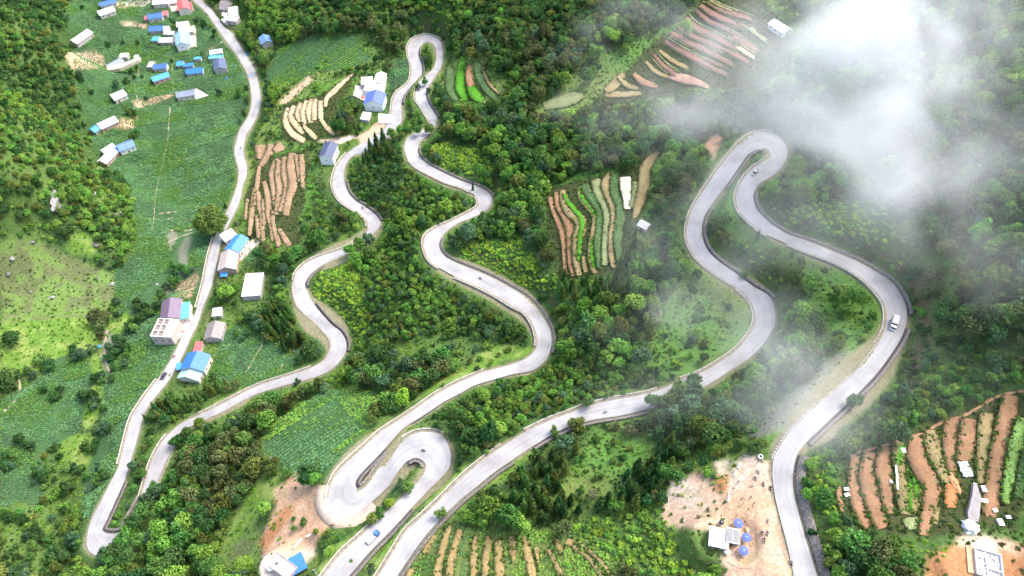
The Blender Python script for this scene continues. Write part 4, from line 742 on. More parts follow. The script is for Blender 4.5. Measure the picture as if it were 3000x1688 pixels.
def mass(name, pts, rot, scl, idx, protos, label, **k):
    """one object of kind stuff: PROTOS instanced on points"""
    col_ = bpy.data.collections.new(name + '_kinds')
    for i, o in enumerate(protos):
        c_ = bpy.data.objects.new('kind_%03d' % i, o.data); col_.objects.link(c_)
    me = bpy.data.meshes.new(name); n = len(pts); me.vertices.add(n); me.vertices.foreach_set('co', np.asarray(pts, np.float32).ravel())
    for nm, ty, arr in (('turn', 'FLOAT', rot), ('size', 'FLOAT_VECTOR', scl), ('which', 'INT', idx)):
        a = me.attributes.new(nm, ty, 'POINT'); a.data.foreach_set('vector' if ty == 'FLOAT_VECTOR' else 'value', np.asarray(arr, np.int32 if ty == 'INT' else np.float32).ravel())
    o = link(name, me); g = bpy.data.node_groups.new(name, 'GeometryNodeTree'); g.interface.new_socket('Geometry', in_out='INPUT', socket_type='NodeSocketGeometry'); g.interface.new_socket('Geometry', in_out='OUTPUT', socket_type='NodeSocketGeometry')
    N_ = g.nodes.new; gi, go = N_('NodeGroupInput'), N_('NodeGroupOutput'); ip = N_('GeometryNodeInstanceOnPoints'); ci = N_('GeometryNodeCollectionInfo'); ci.inputs['Collection'].default_value = col_; ci.inputs['Separate Children'].default_value = True; ci.inputs['Reset Children'].default_value = True
    def at(nm, ty):
        a = N_('GeometryNodeInputNamedAttribute'); a.data_type = ty; a.inputs['Name'].default_value = nm; return a.outputs['Attribute']
    cx = N_('ShaderNodeCombineXYZ'); g.links.new(at('turn', 'FLOAT'), cx.inputs[2]); er = N_('FunctionNodeEulerToRotation'); g.links.new(cx.outputs[0], er.inputs[0])
    g.links.new(gi.outputs[0], ip.inputs['Points']); g.links.new(ci.outputs[0], ip.inputs['Instance']); ip.inputs['Pick Instance'].default_value = True; g.links.new(at('which', 'INT'), ip.inputs['Instance Index']); g.links.new(er.outputs[0], ip.inputs['Rotation']); g.links.new(at('size', 'FLOAT_VECTOR'), ip.inputs['Scale']); g.links.new(ip.outputs[0], go.inputs[0])
    md = o.modifiers.new('scatter', 'NODES'); md.node_group = g; return setp(o, label=label, kind='stuff', **k)
# ------------------------------------------------------------------ where plants may stand
HOUSEM = FLAT > .35
NOGO = (RD < 1.7) | (COV['terr'] > .5) | (COV['orange'] > .7) | SM | HOUSEM | (COV['soil'] > .5)
NOGO_F = NOGO.astype(float)
CORN = ((COV['corn'] > .5) | (COV['rows'] > .5)); OPEN = CORN | (COV['lime'] > .5) | (COV['scrub'] > .5) | (COV['gravel'] > .5) | (COV['grass'] > .5)
fi = lambda G, x, y: bil(G, XS, YS, x, y)
VEG = [  # (class, polygon)
 ('hill', [(-500,-500),(160,-500),(165,60),(190,180),(210,330),(245,400),(330,470),(345,560),(330,640),(180,640),(0,580),(-500,580)]),
 ('conifer', [(345,1060),(440,985),(560,925),(600,945),(560,1010),(430,1060),(370,1090)]), ('conifer', [(895,335),(965,325),(985,400),(905,430)]), ('conifer', [(1290,1190),(1500,1120),(1740,1110),(1600,1290),(1290,1320)]), ('conifer', [(635,740),(745,790),(780,890),(720,900),(640,800)]), ('conifer', [(1390,690),(1460,680),(1560,560),(1600,560),(1600,640),(1580,760),(1400,760)]),
 ('orchard', [(780,650),(870,640),(1070,600),(1180,740),(1250,800),(1220,860),(1000,880),(900,870),(860,700)]), ('orchard', [(870,440),(1020,380),(1100,470),(1200,500),(1060,570),(930,540)]), ('orchard', [(1130,960),(1380,900),(1650,960),(1300,1100),(1100,1060),(1130,1010)]), ('orchard', [(2130,830),(2310,850),(2480,880),(2575,930),(2575,1000),(2300,1080),(2100,1130),(2060,1100)]),
 ('vines', [(778,700),(820,660),(880,650),(915,720),(930,840),(900,870),(862,840),(830,790),(790,760)]), ('vines', [(1165,610),(1310,600),(1345,640),(1400,730),(1360,745),(1290,700),(1180,655)]), ('vines', [(1075,390),(1120,360),(1210,370),(1245,430),(1200,450),(1110,420)]), ('vines', [(1420,1330),(1560,1290),(1660,1270),(1740,1380),(1740,1449),(1540,1449)]), ('vines', [(1800,560),(1900,620),(1960,680),(1990,760),(1930,720),(1850,640)]), ('vines', [(1990,520),(2200,500),(2330,640),(2280,690),(2100,600),(1960,560)]), ('vines', [(2030,1150),(2090,1120),(2130,1280),(2130,1400),(2070,1330)]), ('vines', [(560,1000),(860,930),(700,990),(530,1060)]), ('vines', [(870,990),(820,960),(760,985),(700,1010),(740,960),(860,930)]),
 ('meadow', [(1000,850),(1200,860),(1340,870),(1330,900),(1180,940),(1120,900),(1000,920)]), ('meadow', [(1850,1060),(2180,860),(2225,870),(1960,1140)]), ('meadow', [(1690,760),(1880,730),(1885,830),(1800,900),(1640,940),(1600,860)]), ('meadow', [(960,1310),(860,1449),(780,1449),(830,1350),(900,1320)]), ('meadow', [(1790,440),(1860,420),(1850,560),(1880,600),(1780,560)]), ('meadow', [(1130,1200),(1190,1175),(960,1449),(900,1449)]), ('meadow', [(280,1150),(350,1180),(300,1330),(275,1330)]), ('meadow', [(1490,1090),(1620,1120),(1520,1260),(1400,1250)]),
 ('shrubs', [(620,330),(700,250),(760,170),(900,90),(980,140),(960,200),(880,280),(700,360)]), ('shrubs', [(600,380),(700,360),(850,360),(860,620),(600,640)]), ('shrubs', [(0,560),(350,640),(300,800),(0,820)]), ('shrubs', [(0,900),(330,840),(300,1449),(0,1449)]), ('shrubs', [(1700,1150),(1850,1120),(1850,1200),(1700,1230)]), ('forest', [(2020,1320),(2110,1290),(2240,1335),(2330,1340),(2440,1400),(2450,1520),(2050,1520)]),
 ('hill', [(1300,-300),(1560,-300),(1500,60),(1420,120),(1200,60),(900,60),(640,100),(640,-300)]),
]
CLS = np.full(Z.shape, 0); NAMES = ['forest', 'hill', 'conifer', 'orchard', 'vines', 'meadow', 'shrubs']
for k, p in VEG:
    m = pip(WX, WY, p); CLS[m] = NAMES.index(k)
CLSf = CLS.astype(float)
def ncls(x, y):
    i = np.clip(np.rint(np.interp(x, XS, np.arange(len(XS)))).astype(int), 0, len(XS) - 1); j = np.clip(np.rint(np.interp(y, YS, np.arange(len(YS)))).astype(int), 0, len(YS) - 1); return i, j
def candidates(sp, seed, x0=-640, x1=520, y0=-10, y1=800):
    rs = np.random.RandomState(seed); gx, gy = np.meshgrid(np.arange(x0, x1, sp), np.arange(y0, y1, sp)); gx = gx + rs.uniform(-.48, .48, gx.shape) * sp; gy = gy + rs.uniform(-.48, .48, gy.shape) * sp; gx, gy = gx.ravel(), gy.ravel()
    z = HB(gx, gy); X, Y, D = proj(gx, gy, z); k = (X > -260) & (X < PW + 260) & (Y > -160) & (Y < PH + 260) & (gy * cp + (CAMZ - z) * sp > 20)
    return gx[k], gy[k], z[k], X[k], Y[k], D[k], rs
def hides(x, y, z, h, r):
    """would the crown cover the road, a plot or a roof in the picture? test what lies behind its top"""
    bad = np.zeros(x.shape, bool)
    for dx in (-.7, 0, .7):
        X, Y, _ = proj(x + dx * r, y, z + h); 
        zz = z.copy()
        for _ in range(14):
            a, b_ = unproj(X, Y, zz); zz = zz + .6 * (HB(a, b_) - zz)
        bad |= fi(NOGO_F, *unproj(X, Y, zz)) > .5
    return bad
TREES = []      # x, y, z, radius, stretch, kind, leaf, shape seed, screen size
def grow(cls, sp, rmin, rmax, stretch, kinds, leaves, seed, keep=1.0, avoid_open=True, nohide=False):
    x, y, z, X, Y, D, rs = candidates(sp, seed); i, j = ncls(x, y); ok = CLS[i, j] == NAMES.index(cls)
    ok &= ~(NOGO[i, j]) & (rs.rand(len(x)) < keep)
    if avoid_open: ok &= ~OPEN[i, j] | ((COV['grass'][i, j] > .5) & (rs.rand(len(x)) < .25))
    x, y, z, X, Y, D = [a[ok] for a in (x, y, z, X, Y, D)]; i, j = ncls(x, y)
    r = rs.uniform(0, 1, len(x)) ** 1.4 * (rmax - rmin) + rmin; r = np.minimum(r, np.maximum(rmin * .55, (RD[i, j] - .2) * .7)); st_ = rs.uniform(*stretch, len(x))
    hh = hides(x, y, z, r * st_ * 1.6, r); r = np.where(hh, r * .5, r); hh = hides(x, y, z, r * st_ * 1.5, r) & (rs.rand(len(x)) < .93)
    if nohide: r = np.maximum(r, rmin * .8) ; hh = (RD[i, j] < 2.6) & hh
    tone = fbm(x, y, 38, 3, 5) + rs.uniform(-.24, .24, len(x)); nl = len(leaves)
    li = np.clip(((tone - .28) / .44 * nl).astype(int), 0, nl - 1)
    for k in np.nonzero(~hh)[0]:
        TREES.append((x[k], y[k], z[k], r[k], st_[k], kinds[rs.randint(len(kinds))], leaves[li[k]], rs.randint(3), 2 * r[k] * FD / D[k], X[k], Y[k]))
grow('forest', 4.5, 2.1, 5.3, (.95, 1.35), ['round', 'round', 'ragged'], ['brown', 'dark', 'mid', 'teal', 'dark', 'mid', 'dark', 'olive', 'mid', 'bright'], 21)
grow('hill', 2.6, 1.3, 3.6, (.75, 1.1), ['round', 'round', 'bush'], ['dark', 'olive', 'dark', 'mid', 'dark', 'olive', 'mid', 'bright'], 22)
grow('conifer', 3.6, 2.2, 3.2, (1.2, 1.6), ['cone'], ['dark', 'dark', 'olive', 'mid'], 23, nohide=True)
grow('orchard', 2.9, 1.2, 2.4, (.95, 1.3), ['round', 'round', 'ragged'], ['dark', 'mid', 'teal', 'mid', 'mid', 'olive', 'bright'], 24)
grow('vines', 1.95, 1.1, 1.9, (.6, .9), ['bush'], ['bright', 'lime', 'mid', 'lime', 'bright', 'lime'], 25)
grow('meadow', 6.5, 1.2, 2.8, (.9, 1.2), ['round', 'ragged', 'bush'], ['mid', 'teal', 'mid', 'olive', 'bright'], 26, keep=.6, avoid_open=False)
grow('shrubs', 4.2, 1.2, 2.9, (.85, 1.25), ['round', 'ragged', 'bush'], ['dark', 'mid', 'teal', 'dark', 'olive', 'mid', 'bright'], 27, keep=.8)
# single trees the photo shows clearly: (x, y, radius, stretch, shape, leaf, label)
SPECIAL = [(528,548,11.2,.95,'round_tight','olive','large round dark tree between the maize field and the valley road'),(612,1420,4.2,.9,'round_tight','bright','round clipped bright green tree left of the dirt yard, bottom edge'),(548,1436,3.4,.9,'round_tight','mid','round dull green tree left of the brighter round one, bottom edge'),
 (797,600,5.6,1.1,'round','mid','broad grey green tree standing alone right of the striped terraces'),(1143,258,2,.8,'bush','mid',''),(1005,1215,2.0,1.3,'ragged','teal','small tree on the island of the double hairpin'),(1025,1225,3.0,.9,'round','mid','bushy green tree filling the island of the double hairpin'),(979,1265,2.2,1,'round','lime','yellow green round bush below the double hairpin island'),(935,1305,2.6,1.1,'round','olive','olive tree on the verge left of the leg with the blue truck'),(955,1290,2.4,1.1,'round','mid','green tree between the yellow bush and the olive tree on the verge'),
 (745,957,1.9,1.5,'ragged','teal','small thin tree standing on the road edge in the lower middle'),(1454,1060,3.6,1.3,'ragged','olive','thin crowned tree overhanging the upper road left of the white motorbike'),(1395,1085,2.2,1.2,'ragged','mid',''),(1108,1290,2.2,1.4,'ragged','bright','spindly light tree at the inner edge of the upper road near the bottom'),(1068,203,2.8,1.4,'ragged','mid','tall dark tree in the gap between the two legs of the top hairpin'),(1050,216,2.2,1.3,'ragged','teal',''),(1077,226,2.2,1.3,'ragged','teal','grey green tree leaning over the road below the top hairpin'),
 (1076,140,1.8,2.2,'cone','bright',''),(1083,145,1.6,2.2,'cone','bright',''),(1070,128,1.5,2.2,'cone','mid',''),(1082,165,1.6,2.0,'cone','mid',''),(1189,470,1.3,2.0,'cone','dark','tiny dark conifer on the kerb of the second leg'),(1906,592,1.4,1.9,'cone','dark','tiny dark conifer on the kerb below the grey jeep'),(882,1408,1.0,1.1,'bush','mid',''),(738,1305,1.2,1,'round','mid','upper small bush on the dirt yard'),(763,1310,1.4,1,'round','mid',''),(795,1337,1.4,1,'round','bright','small light bush beside the parked motorbike on the dirt yard'),(764,1317,1.5,1.1,'round','mid','dark green bush in the middle of the dirt yard'),(739,1328,1.4,1.1,'round','mid','left dark green bush on the dirt yard'),(697,1414,1.8,1.3,'ragged','dark','dark shrub between the round tank and the blue tarpaulin roof'),
 (1855,985,3.2,1.3,'round','bright',''),(340,1312,5.0,1,'round','dark',''),(358,1284,4.8,1,'round','mid',''),(371,1257,4.4,1,'round','teal',''),(383,1222,3.4,1.1,'ragged','mid',''),(312,1358,5.0,1,'round','mid',''),(290,1380,4.6,1,'round','dark',''),(262,1396,4.0,1,'round','teal',''),(326,1338,4.6,1,'round','bright',''),(440,1112,3.2,1.1,'round','mid',''),(1640,1008,3.6,1.2,'round','mid',''),(1480,1012,2.6,1.2,'round','mid',''),(1260,965,3,1.1,'round','mid',''),(880,905,3,1.1,'round','dark',''),(2150,1010,3,1.1,'round','mid',''),(1235,545,3.2,1.1,'round','mid',''),(398,1235,3.6,1.1,'round','teal',''),(372,1272,4.0,1.1,'round','dark',''),(345,1318,3.8,1.1,'round','mid',''),(425,1205,2.8,1.2,'ragged','mid',''),(300,1372,4.2,1,'round','dark',''),(275,1405,3.8,1,'round','mid',''),(322,1400,4.6,1,'round','dark',''),(352,1360,4.2,1,'round','mid',''),(400,1290,4.2,1,'round','mid',''),(335,1172,3.0,1.2,'round','teal',''),(352,1190,3.2,1.1,'round','mid',''),(470,1088,3.4,1.1,'round','mid',''),(500,1064,3.2,1.1,'round','bright',''),(450,1105,3.0,1.2,'round','dark',''),(880,628,4.2,1.1,'round','bright',''),(905,612,4.4,1.1,'round','mid',''),(925,598,4.0,1.2,'ragged','teal',''),(895,650,4.6,1,'round','bright',''),(930,635,4.6,1,'round','mid',''),(945,352,3.4,1.2,'cone','dark',''),(930,365,3.2,1.2,'cone','dark',''),(962,340,3.4,1.2,'cone','dark',''),(985,335,3.6,1.2,'round','mid',''),(1008,328,3.4,1.2,'round','bright',''),(1050,328,3.6,1.2,'round','mid',''),(1080,325,3.8,1.1,'round','olive',''),(1215,552,3.8,1.1,'round','dark',''),(1190,562,3.2,1.1,'round','mid',''),(1372,938,3.2,1.1,'round','mid',''),(1680,1012,4.4,1.2,'round','mid',''),(1712,985,4.6,1.2,'round','mid',''),(1745,985,4.8,1.2,'round','teal',''),(1655,1015,3.6,1.2,'ragged','mid',''),(1740,960,4.0,1.1,'round','teal',''),(1650,800,3.4,1.6,'ragged','pale','pale green tall tree in the thin mist above the upper road'),(1725,70,5.2,1.3,'round','bright',''),(1480,60,4.2,1.9,'ragged','bright','tall tree with bare trunk and bright crown in the upper forest'),(1490,1245,2.4,1.2,'round','pale','pale leaved round tree on the dark grassy slope'),(1550,1270,3.0,1.1,'round','bright','bright round tree on the dark grassy slope'),(2470,820,4.0,1.0,'round','lime','yellow green tree in the dark forest right of the white truck'),(2405,470,3.2,1.1,'round','lime','yellow green tree high in the right hand forest'),
 (28,850,5.0,.9,'round','dark','round dark tree on the lime green meadow at the left edge'),(100,905,4.0,.8,'round','mid','bushy tree group on the lower edge of the lime green meadow'),(125,915,4.2,.8,'round','dark',''),(8,960,6.0,.9,'round','dark','dark trees cut by the left edge below the lime green meadow'),(1013,1000,4.4,1.2,'round','lime','yellowish tree in the wood right of the striped maize field'),(978,1005,4.2,1.2,'round','bright','bright tall tree in the wood right of the striped maize field'),(1870,690,2,1,'round','mid',''),(435,55,3,1.3,'round','dark','')]
SPEC_N0 = len(TREES)
sx0, sy0, sz0 = ground([s[0] for s in SPECIAL], [s[1] for s in SPECIAL], np.array([1.15 * s[2] * s[3] for s in SPECIAL]))
for s, x, y, z in zip(SPECIAL, sx0, sy0, sz0): TREES.append((x, y, z, s[2], s[3], s[4], s[5], random.randrange(3), 99 if s[6] else 0, s[0], s[1] - 1e-3 * bool(s[6]), s[6]))
# trees close around the houses of the hamlet
for hx, hy, n in ((150,60,10),(232,30,7),(300,30,4),(420,80,6),(500,55,12),(540,70,6),(440,120,5),(415,165,5),(470,170,8),(200,200,8),(255,240,6),(330,225,5),(600,100,8),(640,120,9),(215,330,8),(340,360,4),(350,280,3),(650,80,6),(965,240,9),(975,205,6),(900,270,10),(1000,340,5),(560,790,8),(545,850,6),(450,890,5),(600,760,10),(590,700,6),(500,980,5),(820,420,5),(430,60,2),(545,160,2),(750,1430,3),(1850,1335,1),(350,100,4),(250,120,5),(300,190,3),(520,195,4),(540,250,3),(560,90,6),(600,150,4),(610,230,3),(350,180,3),(470,40,4),(500,140,4),(440,90,3),(640,560,4),(620,620,5),(600,700,6),(580,740,5),(520,850,4),(650,780,4),(430,1000,4),(190,900,6),(150,1000,8),(220,1000,5),(60,1120,6),(250,1200,5),(200,1350,8),(120,1200,6),(465,680,7),(440,725,9),(405,765,9),(370,790,9),(335,830,9),(300,870,9),(285,905,7),(250,960,7),(240,1020,7),(255,1080,5),(225,1130,6),(200,1180,7),(170,1230,7),(600,770,9),(575,810,8),(550,770,6),(615,800,8),(590,850,6),(680,780,6),(545,830,5),(40,1300,6),(90,1350,8),(150,1400,8),(60,1430,8),(30,1180,5)):
    for k in range(n):
        X, Y = hx + random.gauss(0, 16), hy + random.gauss(0, 9); x, y, z = [float(v) for v in ground(X, Y)]; i, j = ncls(x, y)
        if FLAT[i, j] > .5 or RD[i, j] < 2.5 or SM[i, j]: continue
        r = random.uniform(1.4, 3.0)
        if hides(np.array([x]), np.array([y]), np.array([z]), r * 1.6, r)[0]: continue
        D = y * cp + (CAMZ - z) * sp; TREES.append((x, y, z, r, random.uniform(1, 1.5), random.choice(['round', 'ragged']), random.choice(['dark', 'dark', 'mid', 'teal']), random.randrange(3), 2 * r * FD / D, X, Y))
NL = {'round': 950, 'ragged': 800, 'cone': 900, 'bush': 420, 'round_tight': 4200}
KINDNAME = {'round': 'broadleaf_tree', 'ragged': 'broadleaf_tree', 'round_tight': 'broadleaf_tree', 'cone': 'conifer_tree', 'bush': 'bush'}
vis = [t for t in TREES if -20 < t[9] < PW + 20 and 0 < t[10] < PH + 25]
chosen = set()
for nm, cap in (('broadleaf_tree', 300), ('conifer_tree', 90), ('bush', 120)):
    c_ = sorted([i for i, t in enumerate(TREES) if KINDNAME[t[5]] == nm and -10 < t[9] < PW + 10 and 8 < t[10] < PH + 20], key=lambda i: -TREES[i][8])[:cap]; chosen |= set(c_)
# labels say which one: colour, size and the nearest thing one can find
ANCH = [(490,520,'the maize field by the valley road'),(600,605,'the bright blue roof on the roadside'),(430,770,'the purple roofed house'),(485,900,'the royal blue roof above the conifer row'),(255,1340,'the lower left hairpin'),(1065,95,'the top hairpin'),(945,240,'the hillside compound'),(825,370,'the navy roofed house'),(700,500,'the brown striped terraces on the left'),(760,300,'the cream terraces'),
 (930,520,'the bend under the wooded knoll'),(1215,500,'the small bend of the second leg'),(1090,620,'the narrow bend in the middle'),(1370,860,'the wide bend in the middle'),(1190,730,'the concrete retaining wall'),(860,840,'the bend beside the lime green slope'),(760,680,'the outward bend above the lime green slope'),(820,1090,'the striped maize field'),(870,1270,'the double hairpin'),(720,1280,'the dirt yard'),(940,1350,'the blue truck'),(1522,1037,'the white motorbike on the upper road'),
 (1480,570,'the green striped terraces in the middle'),(1630,565,'the small hut'),(1175,200,'the beds beside the top hairpin'),(1750,100,'the misty red terraces'),(1440,260,'the pale plot in the mist'),(1750,600,'the left swing of the misty S bend'),(1920,800,'the lower swing of the misty S bend'),(1930,360,'the misty hairpin'),(1897,437,'the grey jeep'),(2245,815,'the white truck'),(2100,650,'the straight under the vine slope'),(2080,1020,'the row of marker posts'),(1890,1200,'the viewpoint yard'),(1810,1350,'the white roofed kiosk'),
 (2350,1200,'the brown terraces at the lower right'),(2480,1410,'the building site'),(2100,1300,'the cobbled wall'),(1300,1400,'the ochre and green rows'),(1230,1220,'the long straight of the upper road'),(1560,1250,'the dark grassy slope'),(2450,300,'the upper right corner forest'),(2400,600,'the forest above the white truck'),(2300,1050,'the woods above the brown terraces'),(1500,800,'the wooded hollow in the middle'),(1250,300,'the forest right of the top hairpin'),(560,1200,'the wood left of the dirt yard'),(400,1150,'the tree covered leg of road'),(640,850,'the slope left of the first leg'),(100,850,'the lime green meadow'),(120,1250,'the overgrown fields at the lower left'),(60,400,'the white cliff'),(80,100,'the upper left hillside'),(1350,100,'the upper middle forest'),(1000,750,'the young trees between the two legs'),(1100,950,'the scrub below the young trees'),(2550,850,'the right edge of the photo'),(1650,1000,'the misty stretch of the upper road')]
CW = dict(dark='dark green', mid='mid green', bright='bright green', lime='yellow green', olive='olive green', teal='grey green', brown='brownish', pale='pale green')
DIRN = ['right of', 'lower right of', 'below', 'lower left of', 'left of', 'upper left of', 'above', 'upper right of']
ORD = ['', 'second ', 'third ', 'fourth ', 'fifth ', 'sixth ', 'seventh ', 'eighth ', 'ninth ', 'tenth ']
desc = {}
for i in sorted(chosen):
    t = TREES[i]
    if len(t) > 11 and t[11]: continue
    a = min(ANCH, key=lambda a: math.hypot(a[0] - t[9], a[1] - t[10])); an = math.atan2(t[10] - a[1], t[9] - a[0]); dr = DIRN[int(round(an / (PI / 4))) % 8]
    kw = {'broadleaf_tree': 'tree', 'conifer_tree': 'conical tree', 'bush': 'bush'}[KINDNAME[t[5]]]
    desc.setdefault((CW[t[6]], kw, dr, a[2]), []).append((math.hypot(a[0] - t[9], a[1] - t[10]), i))
LAB = {}
for (cw_, kw, dr, an), l in desc.items():
    l.sort()
    for k, (_, i) in enumerate(l):
        LAB[i] = '%s %s %s %s' % (cw_, kw, dr, an) if len(l) == 1 else ('%snearest %s %s %s %s' % (ORD[k], cw_, kw, dr, an) if k < 10 else 'one of the farther %s %ss %s %s' % (cw_, kw, dr, an))
GRP = {'broadleaf_tree': 'broadleaf trees on the hillsides', 'conifer_tree': 'conical trees on the slopes', 'bush': 'bushes on the slopes'}
for i in sorted(chosen):
    t = TREES[i]; x, y, z, r, s_, kind, leaf, seed = t[:8]; nm = KINDNAME[kind]
    lab = t[11] if len(t) > 11 and t[11] else LAB[i]
    if kind == 'bush':
        o = link(nm, shape(kind, seed, leaf, NL[kind])); o.location = (x, y, z); o.rotation_euler = (0, 0, random.uniform(0, 6.28)); o.scale = (r, r, r * s_ * 1.2); setp(o, lab, 'bush', GRP[nm]); continue
    root = empty(nm, (x, y, z), random.uniform(0, 6.28), 1.0, label=lab, cat='tree', group=GRP[nm]); root.scale = (r, r, r * s_)
    link('crown', shape(kind, seed, leaf, NL[kind]), root); link('trunk', TRUNKP if leaf in ('teal', 'pale') else TRUNK, root)
rest = [t for i, t in enumerate(TREES) if i not in chosen]; keys = sorted(set((t[5], t[7], t[6]) for t in rest)); kid = {k: i for i, k in enumerate(keys)}
mass('forest', [(t[0], t[1], t[2]) for t in rest], [random.uniform(0, 6.28) for _ in rest], [(t[3], t[3], t[3] * t[4]) for t in rest], [kid[(t[5], t[7], t[6])] for t in rest], [proto(k[0], k[1], k[2], NL[k[0]], k[0] != 'bush') for k in keys], 'mixed woodland covering the slopes')
print('trees', len(TREES), 'chosen', len(chosen))
# ------------------------------------------------------------------ undergrowth, crops and grass
x, y, z, X, Y, D, rs = candidates(1.6, 31); i, j = ncls(x, y); c_ = CLS[i, j]
p = np.where(RD[i, j] < 7, 1.0, .72); p = np.where(OPEN[i, j], .10, p); p = np.where(COV['grass'][i, j] > .5, .66, p); p = np.where(COV['terr'][i, j] > .5, .85, p); p = np.where(COV['scrub'][i, j] > .5, .36, p); p = np.where(COV['lime'][i, j] > .5, .40, p)
ok = (rs.rand(len(x)) < p) & ~((RD[i, j] < 1.25 + .9 * (Z[i, j] > RZ[i, j])) | FOOT[i, j] | (SM[i, j]) | ((COV['soil'][i, j] > .5) & ((RD[i, j] < 30) | (rs.rand(len(x)) < .75)))) & ~CORN[i, j]
x, y, z, i, j = x[ok], y[ok], z[ok], i[ok], j[ok]; n = len(x); s = rs.uniform(.45, 1.15, n); s = np.where(RD[i, j] < 6, s * .55, s); tone = fbm(x, y, 22, 3, 8) + rs.uniform(-.2, .2, n)
LV = ['brown', 'dark', 'olive', 'mid', 'mid', 'bright', 'grass', 'lime']; li = np.clip(((tone - .25) / .5 * 8).astype(int), 0, 7); li = np.where((COV['lime'][i, j] > .5), 4 + rs.randint(0, 4, n), li)
dn = COV['terr'][i, j] > .5; li = np.where(dn, rs.randint(0, 4, n), li)
mass('undergrowth', np.stack([x, y, z - .1], 1), rs.uniform(0, 6.28, n), np.stack([s, s, s * rs.uniform(.6, 1.1, n)], 1), li * 2 + rs.randint(0, 2, n), [proto('bush', 50 + q, l, 90, False) for l in LV for q in (0, 1)], 'low shrubs and weeds between the trees')
def tuft(seed, leaf, blades=9, h=1.0, w_=.13):
    rs_ = np.random.RandomState(seed); V = []; F = []
    for k in range(blades):
        a = rs_.rand() * 6.28; l = rs_.uniform(.45, .8); bx = Vector((math.cos(a), math.sin(a), 0)); sd_ = Vector((-math.sin(a), math.cos(a), 0)) * w_; b0 = len(V); z0 = rs_.uniform(.1, .5) * h
        for p_, wd in ((Vector((0, 0, z0)), .5), (bx * l * .5 + Vector((0, 0, z0 + .45 * h)), 1.0), (bx * l + Vector((0, 0, z0 + .2 * h)), .35)): V += [p_ - sd_ * wd, p_ + sd_ * wd]
        F += [(b0, b0 + 1, b0 + 3, b0 + 2), (b0 + 2, b0 + 3, b0 + 5, b0 + 4)]
    o = bpy.data.objects.new('plant', np_mesh('plant', [tuple(v) for v in V], F, [LEAF[leaf]])); return o
def crop(name, mask, sp_row, sp_in, ang, seed, leaves, label, size=(.7, 1.25), keep=.93):
    rs_ = np.random.RandomState(seed); ii, jj = np.nonzero(mask)
    if len(ii) == 0: return
    xa, xb, ya, yb = XS[ii.min()], XS[ii.max()], YS[jj.min()], YS[jj.max()]; R_ = math.hypot(xb - xa, yb - ya) / 2 + 5; u, v = np.meshgrid(np.arange(-R_, R_, sp_in), np.arange(-R_, R_, sp_row)); u = u + rs_.normal(0, .18, u.shape); v = v + rs_.normal(0, .10, v.shape) + 1.2 * np.sin(u / 23)
    x = (xa + xb) / 2 + u * math.cos(ang) - v * math.sin(ang); y = (ya + yb) / 2 + u * math.sin(ang) + v * math.cos(ang); x, y = x.ravel(), y.ravel(); i, j = ncls(x, y)
    X, Y, _ = proj(x, y, HB(x, y)); gaps = fbm(x, y, 16, 3, 17) > .26
    pu = (x * math.cos(ang) + y * math.sin(ang)) / 46 + .5 * fbm(x, y, 60, 2, 77); pv = (-x * math.sin(ang) + y * math.cos(ang)) / 17 + .6 * fbm(x, y, 90, 2, 78); hed = ((pu % 1) < .022) | ((pv % 1) < .05); pid = (np.floor(pu) * 7 + np.floor(pv) * 13) % 5
    ok = mask[i, j] & ~hed & (RD[i, j] > 1.8) & ~FOOT[i, j] & ~(COV['gravel'][i, j] > .5) & ~SM[i, j] & (COV['lime'][i, j] < .5) & (rs_.rand(len(x)) < keep) & gaps & (X > -60) & (X < PW + 60) & (Y > -60) & (Y < PH + 60)
    x, y, pid = x[ok], y[ok], pid[ok]; n = len(x); s = rs_.uniform(*size, n) * (.82 + .09 * pid) * (.8 + .45 * fbm(x, y, 12, 3, 4)); L_ = np.clip(((fbm(x, y, 18, 3, 6) - .3) / .4 * len(leaves) + (pid - 2) * .9 + rs_.uniform(-.6, .6, n)).astype(int), 0, len(leaves) - 1)
    mass(name, np.stack([x, y, HB(x, y) - .05], 1), rs_.uniform(0, 6.28, n), np.stack([s, s, s], 1), L_ * 2 + rs_.randint(0, 2, n), [tuft(q + 60, l) for l in leaves for q in (0, 1)], label)
cornm = COV['corn'] > .5; hill_rows = pip(DX, DY, [(640,1000),(1000,960),(1000,1240),(640,1240)]) | pip(DX, DY, [(640,60),(980,60),(980,260),(640,300)])
crop('maize_crop', cornm & ~hill_rows, 1.15, .95, math.radians(12), 91, ['teal', 'corn', 'corn', 'mid'], 'maize filling the valley fields')
crop('maize_crop', cornm & hill_rows, 2.3, .8, math.radians(38), 92, ['corn', 'corn', 'mid', 'bright'], 'maize growing in curved rows on the slopes', size=(.8, 1.3))
rowm = COV['rows'] > .5
crop('maize_crop', rowm, 1.15, .9, math.radians(80), 93, ['corn', 'mid', 'mid', 'bright'], 'maize and weeds between the ochre rows at the bottom', size=(.6, 1.15))
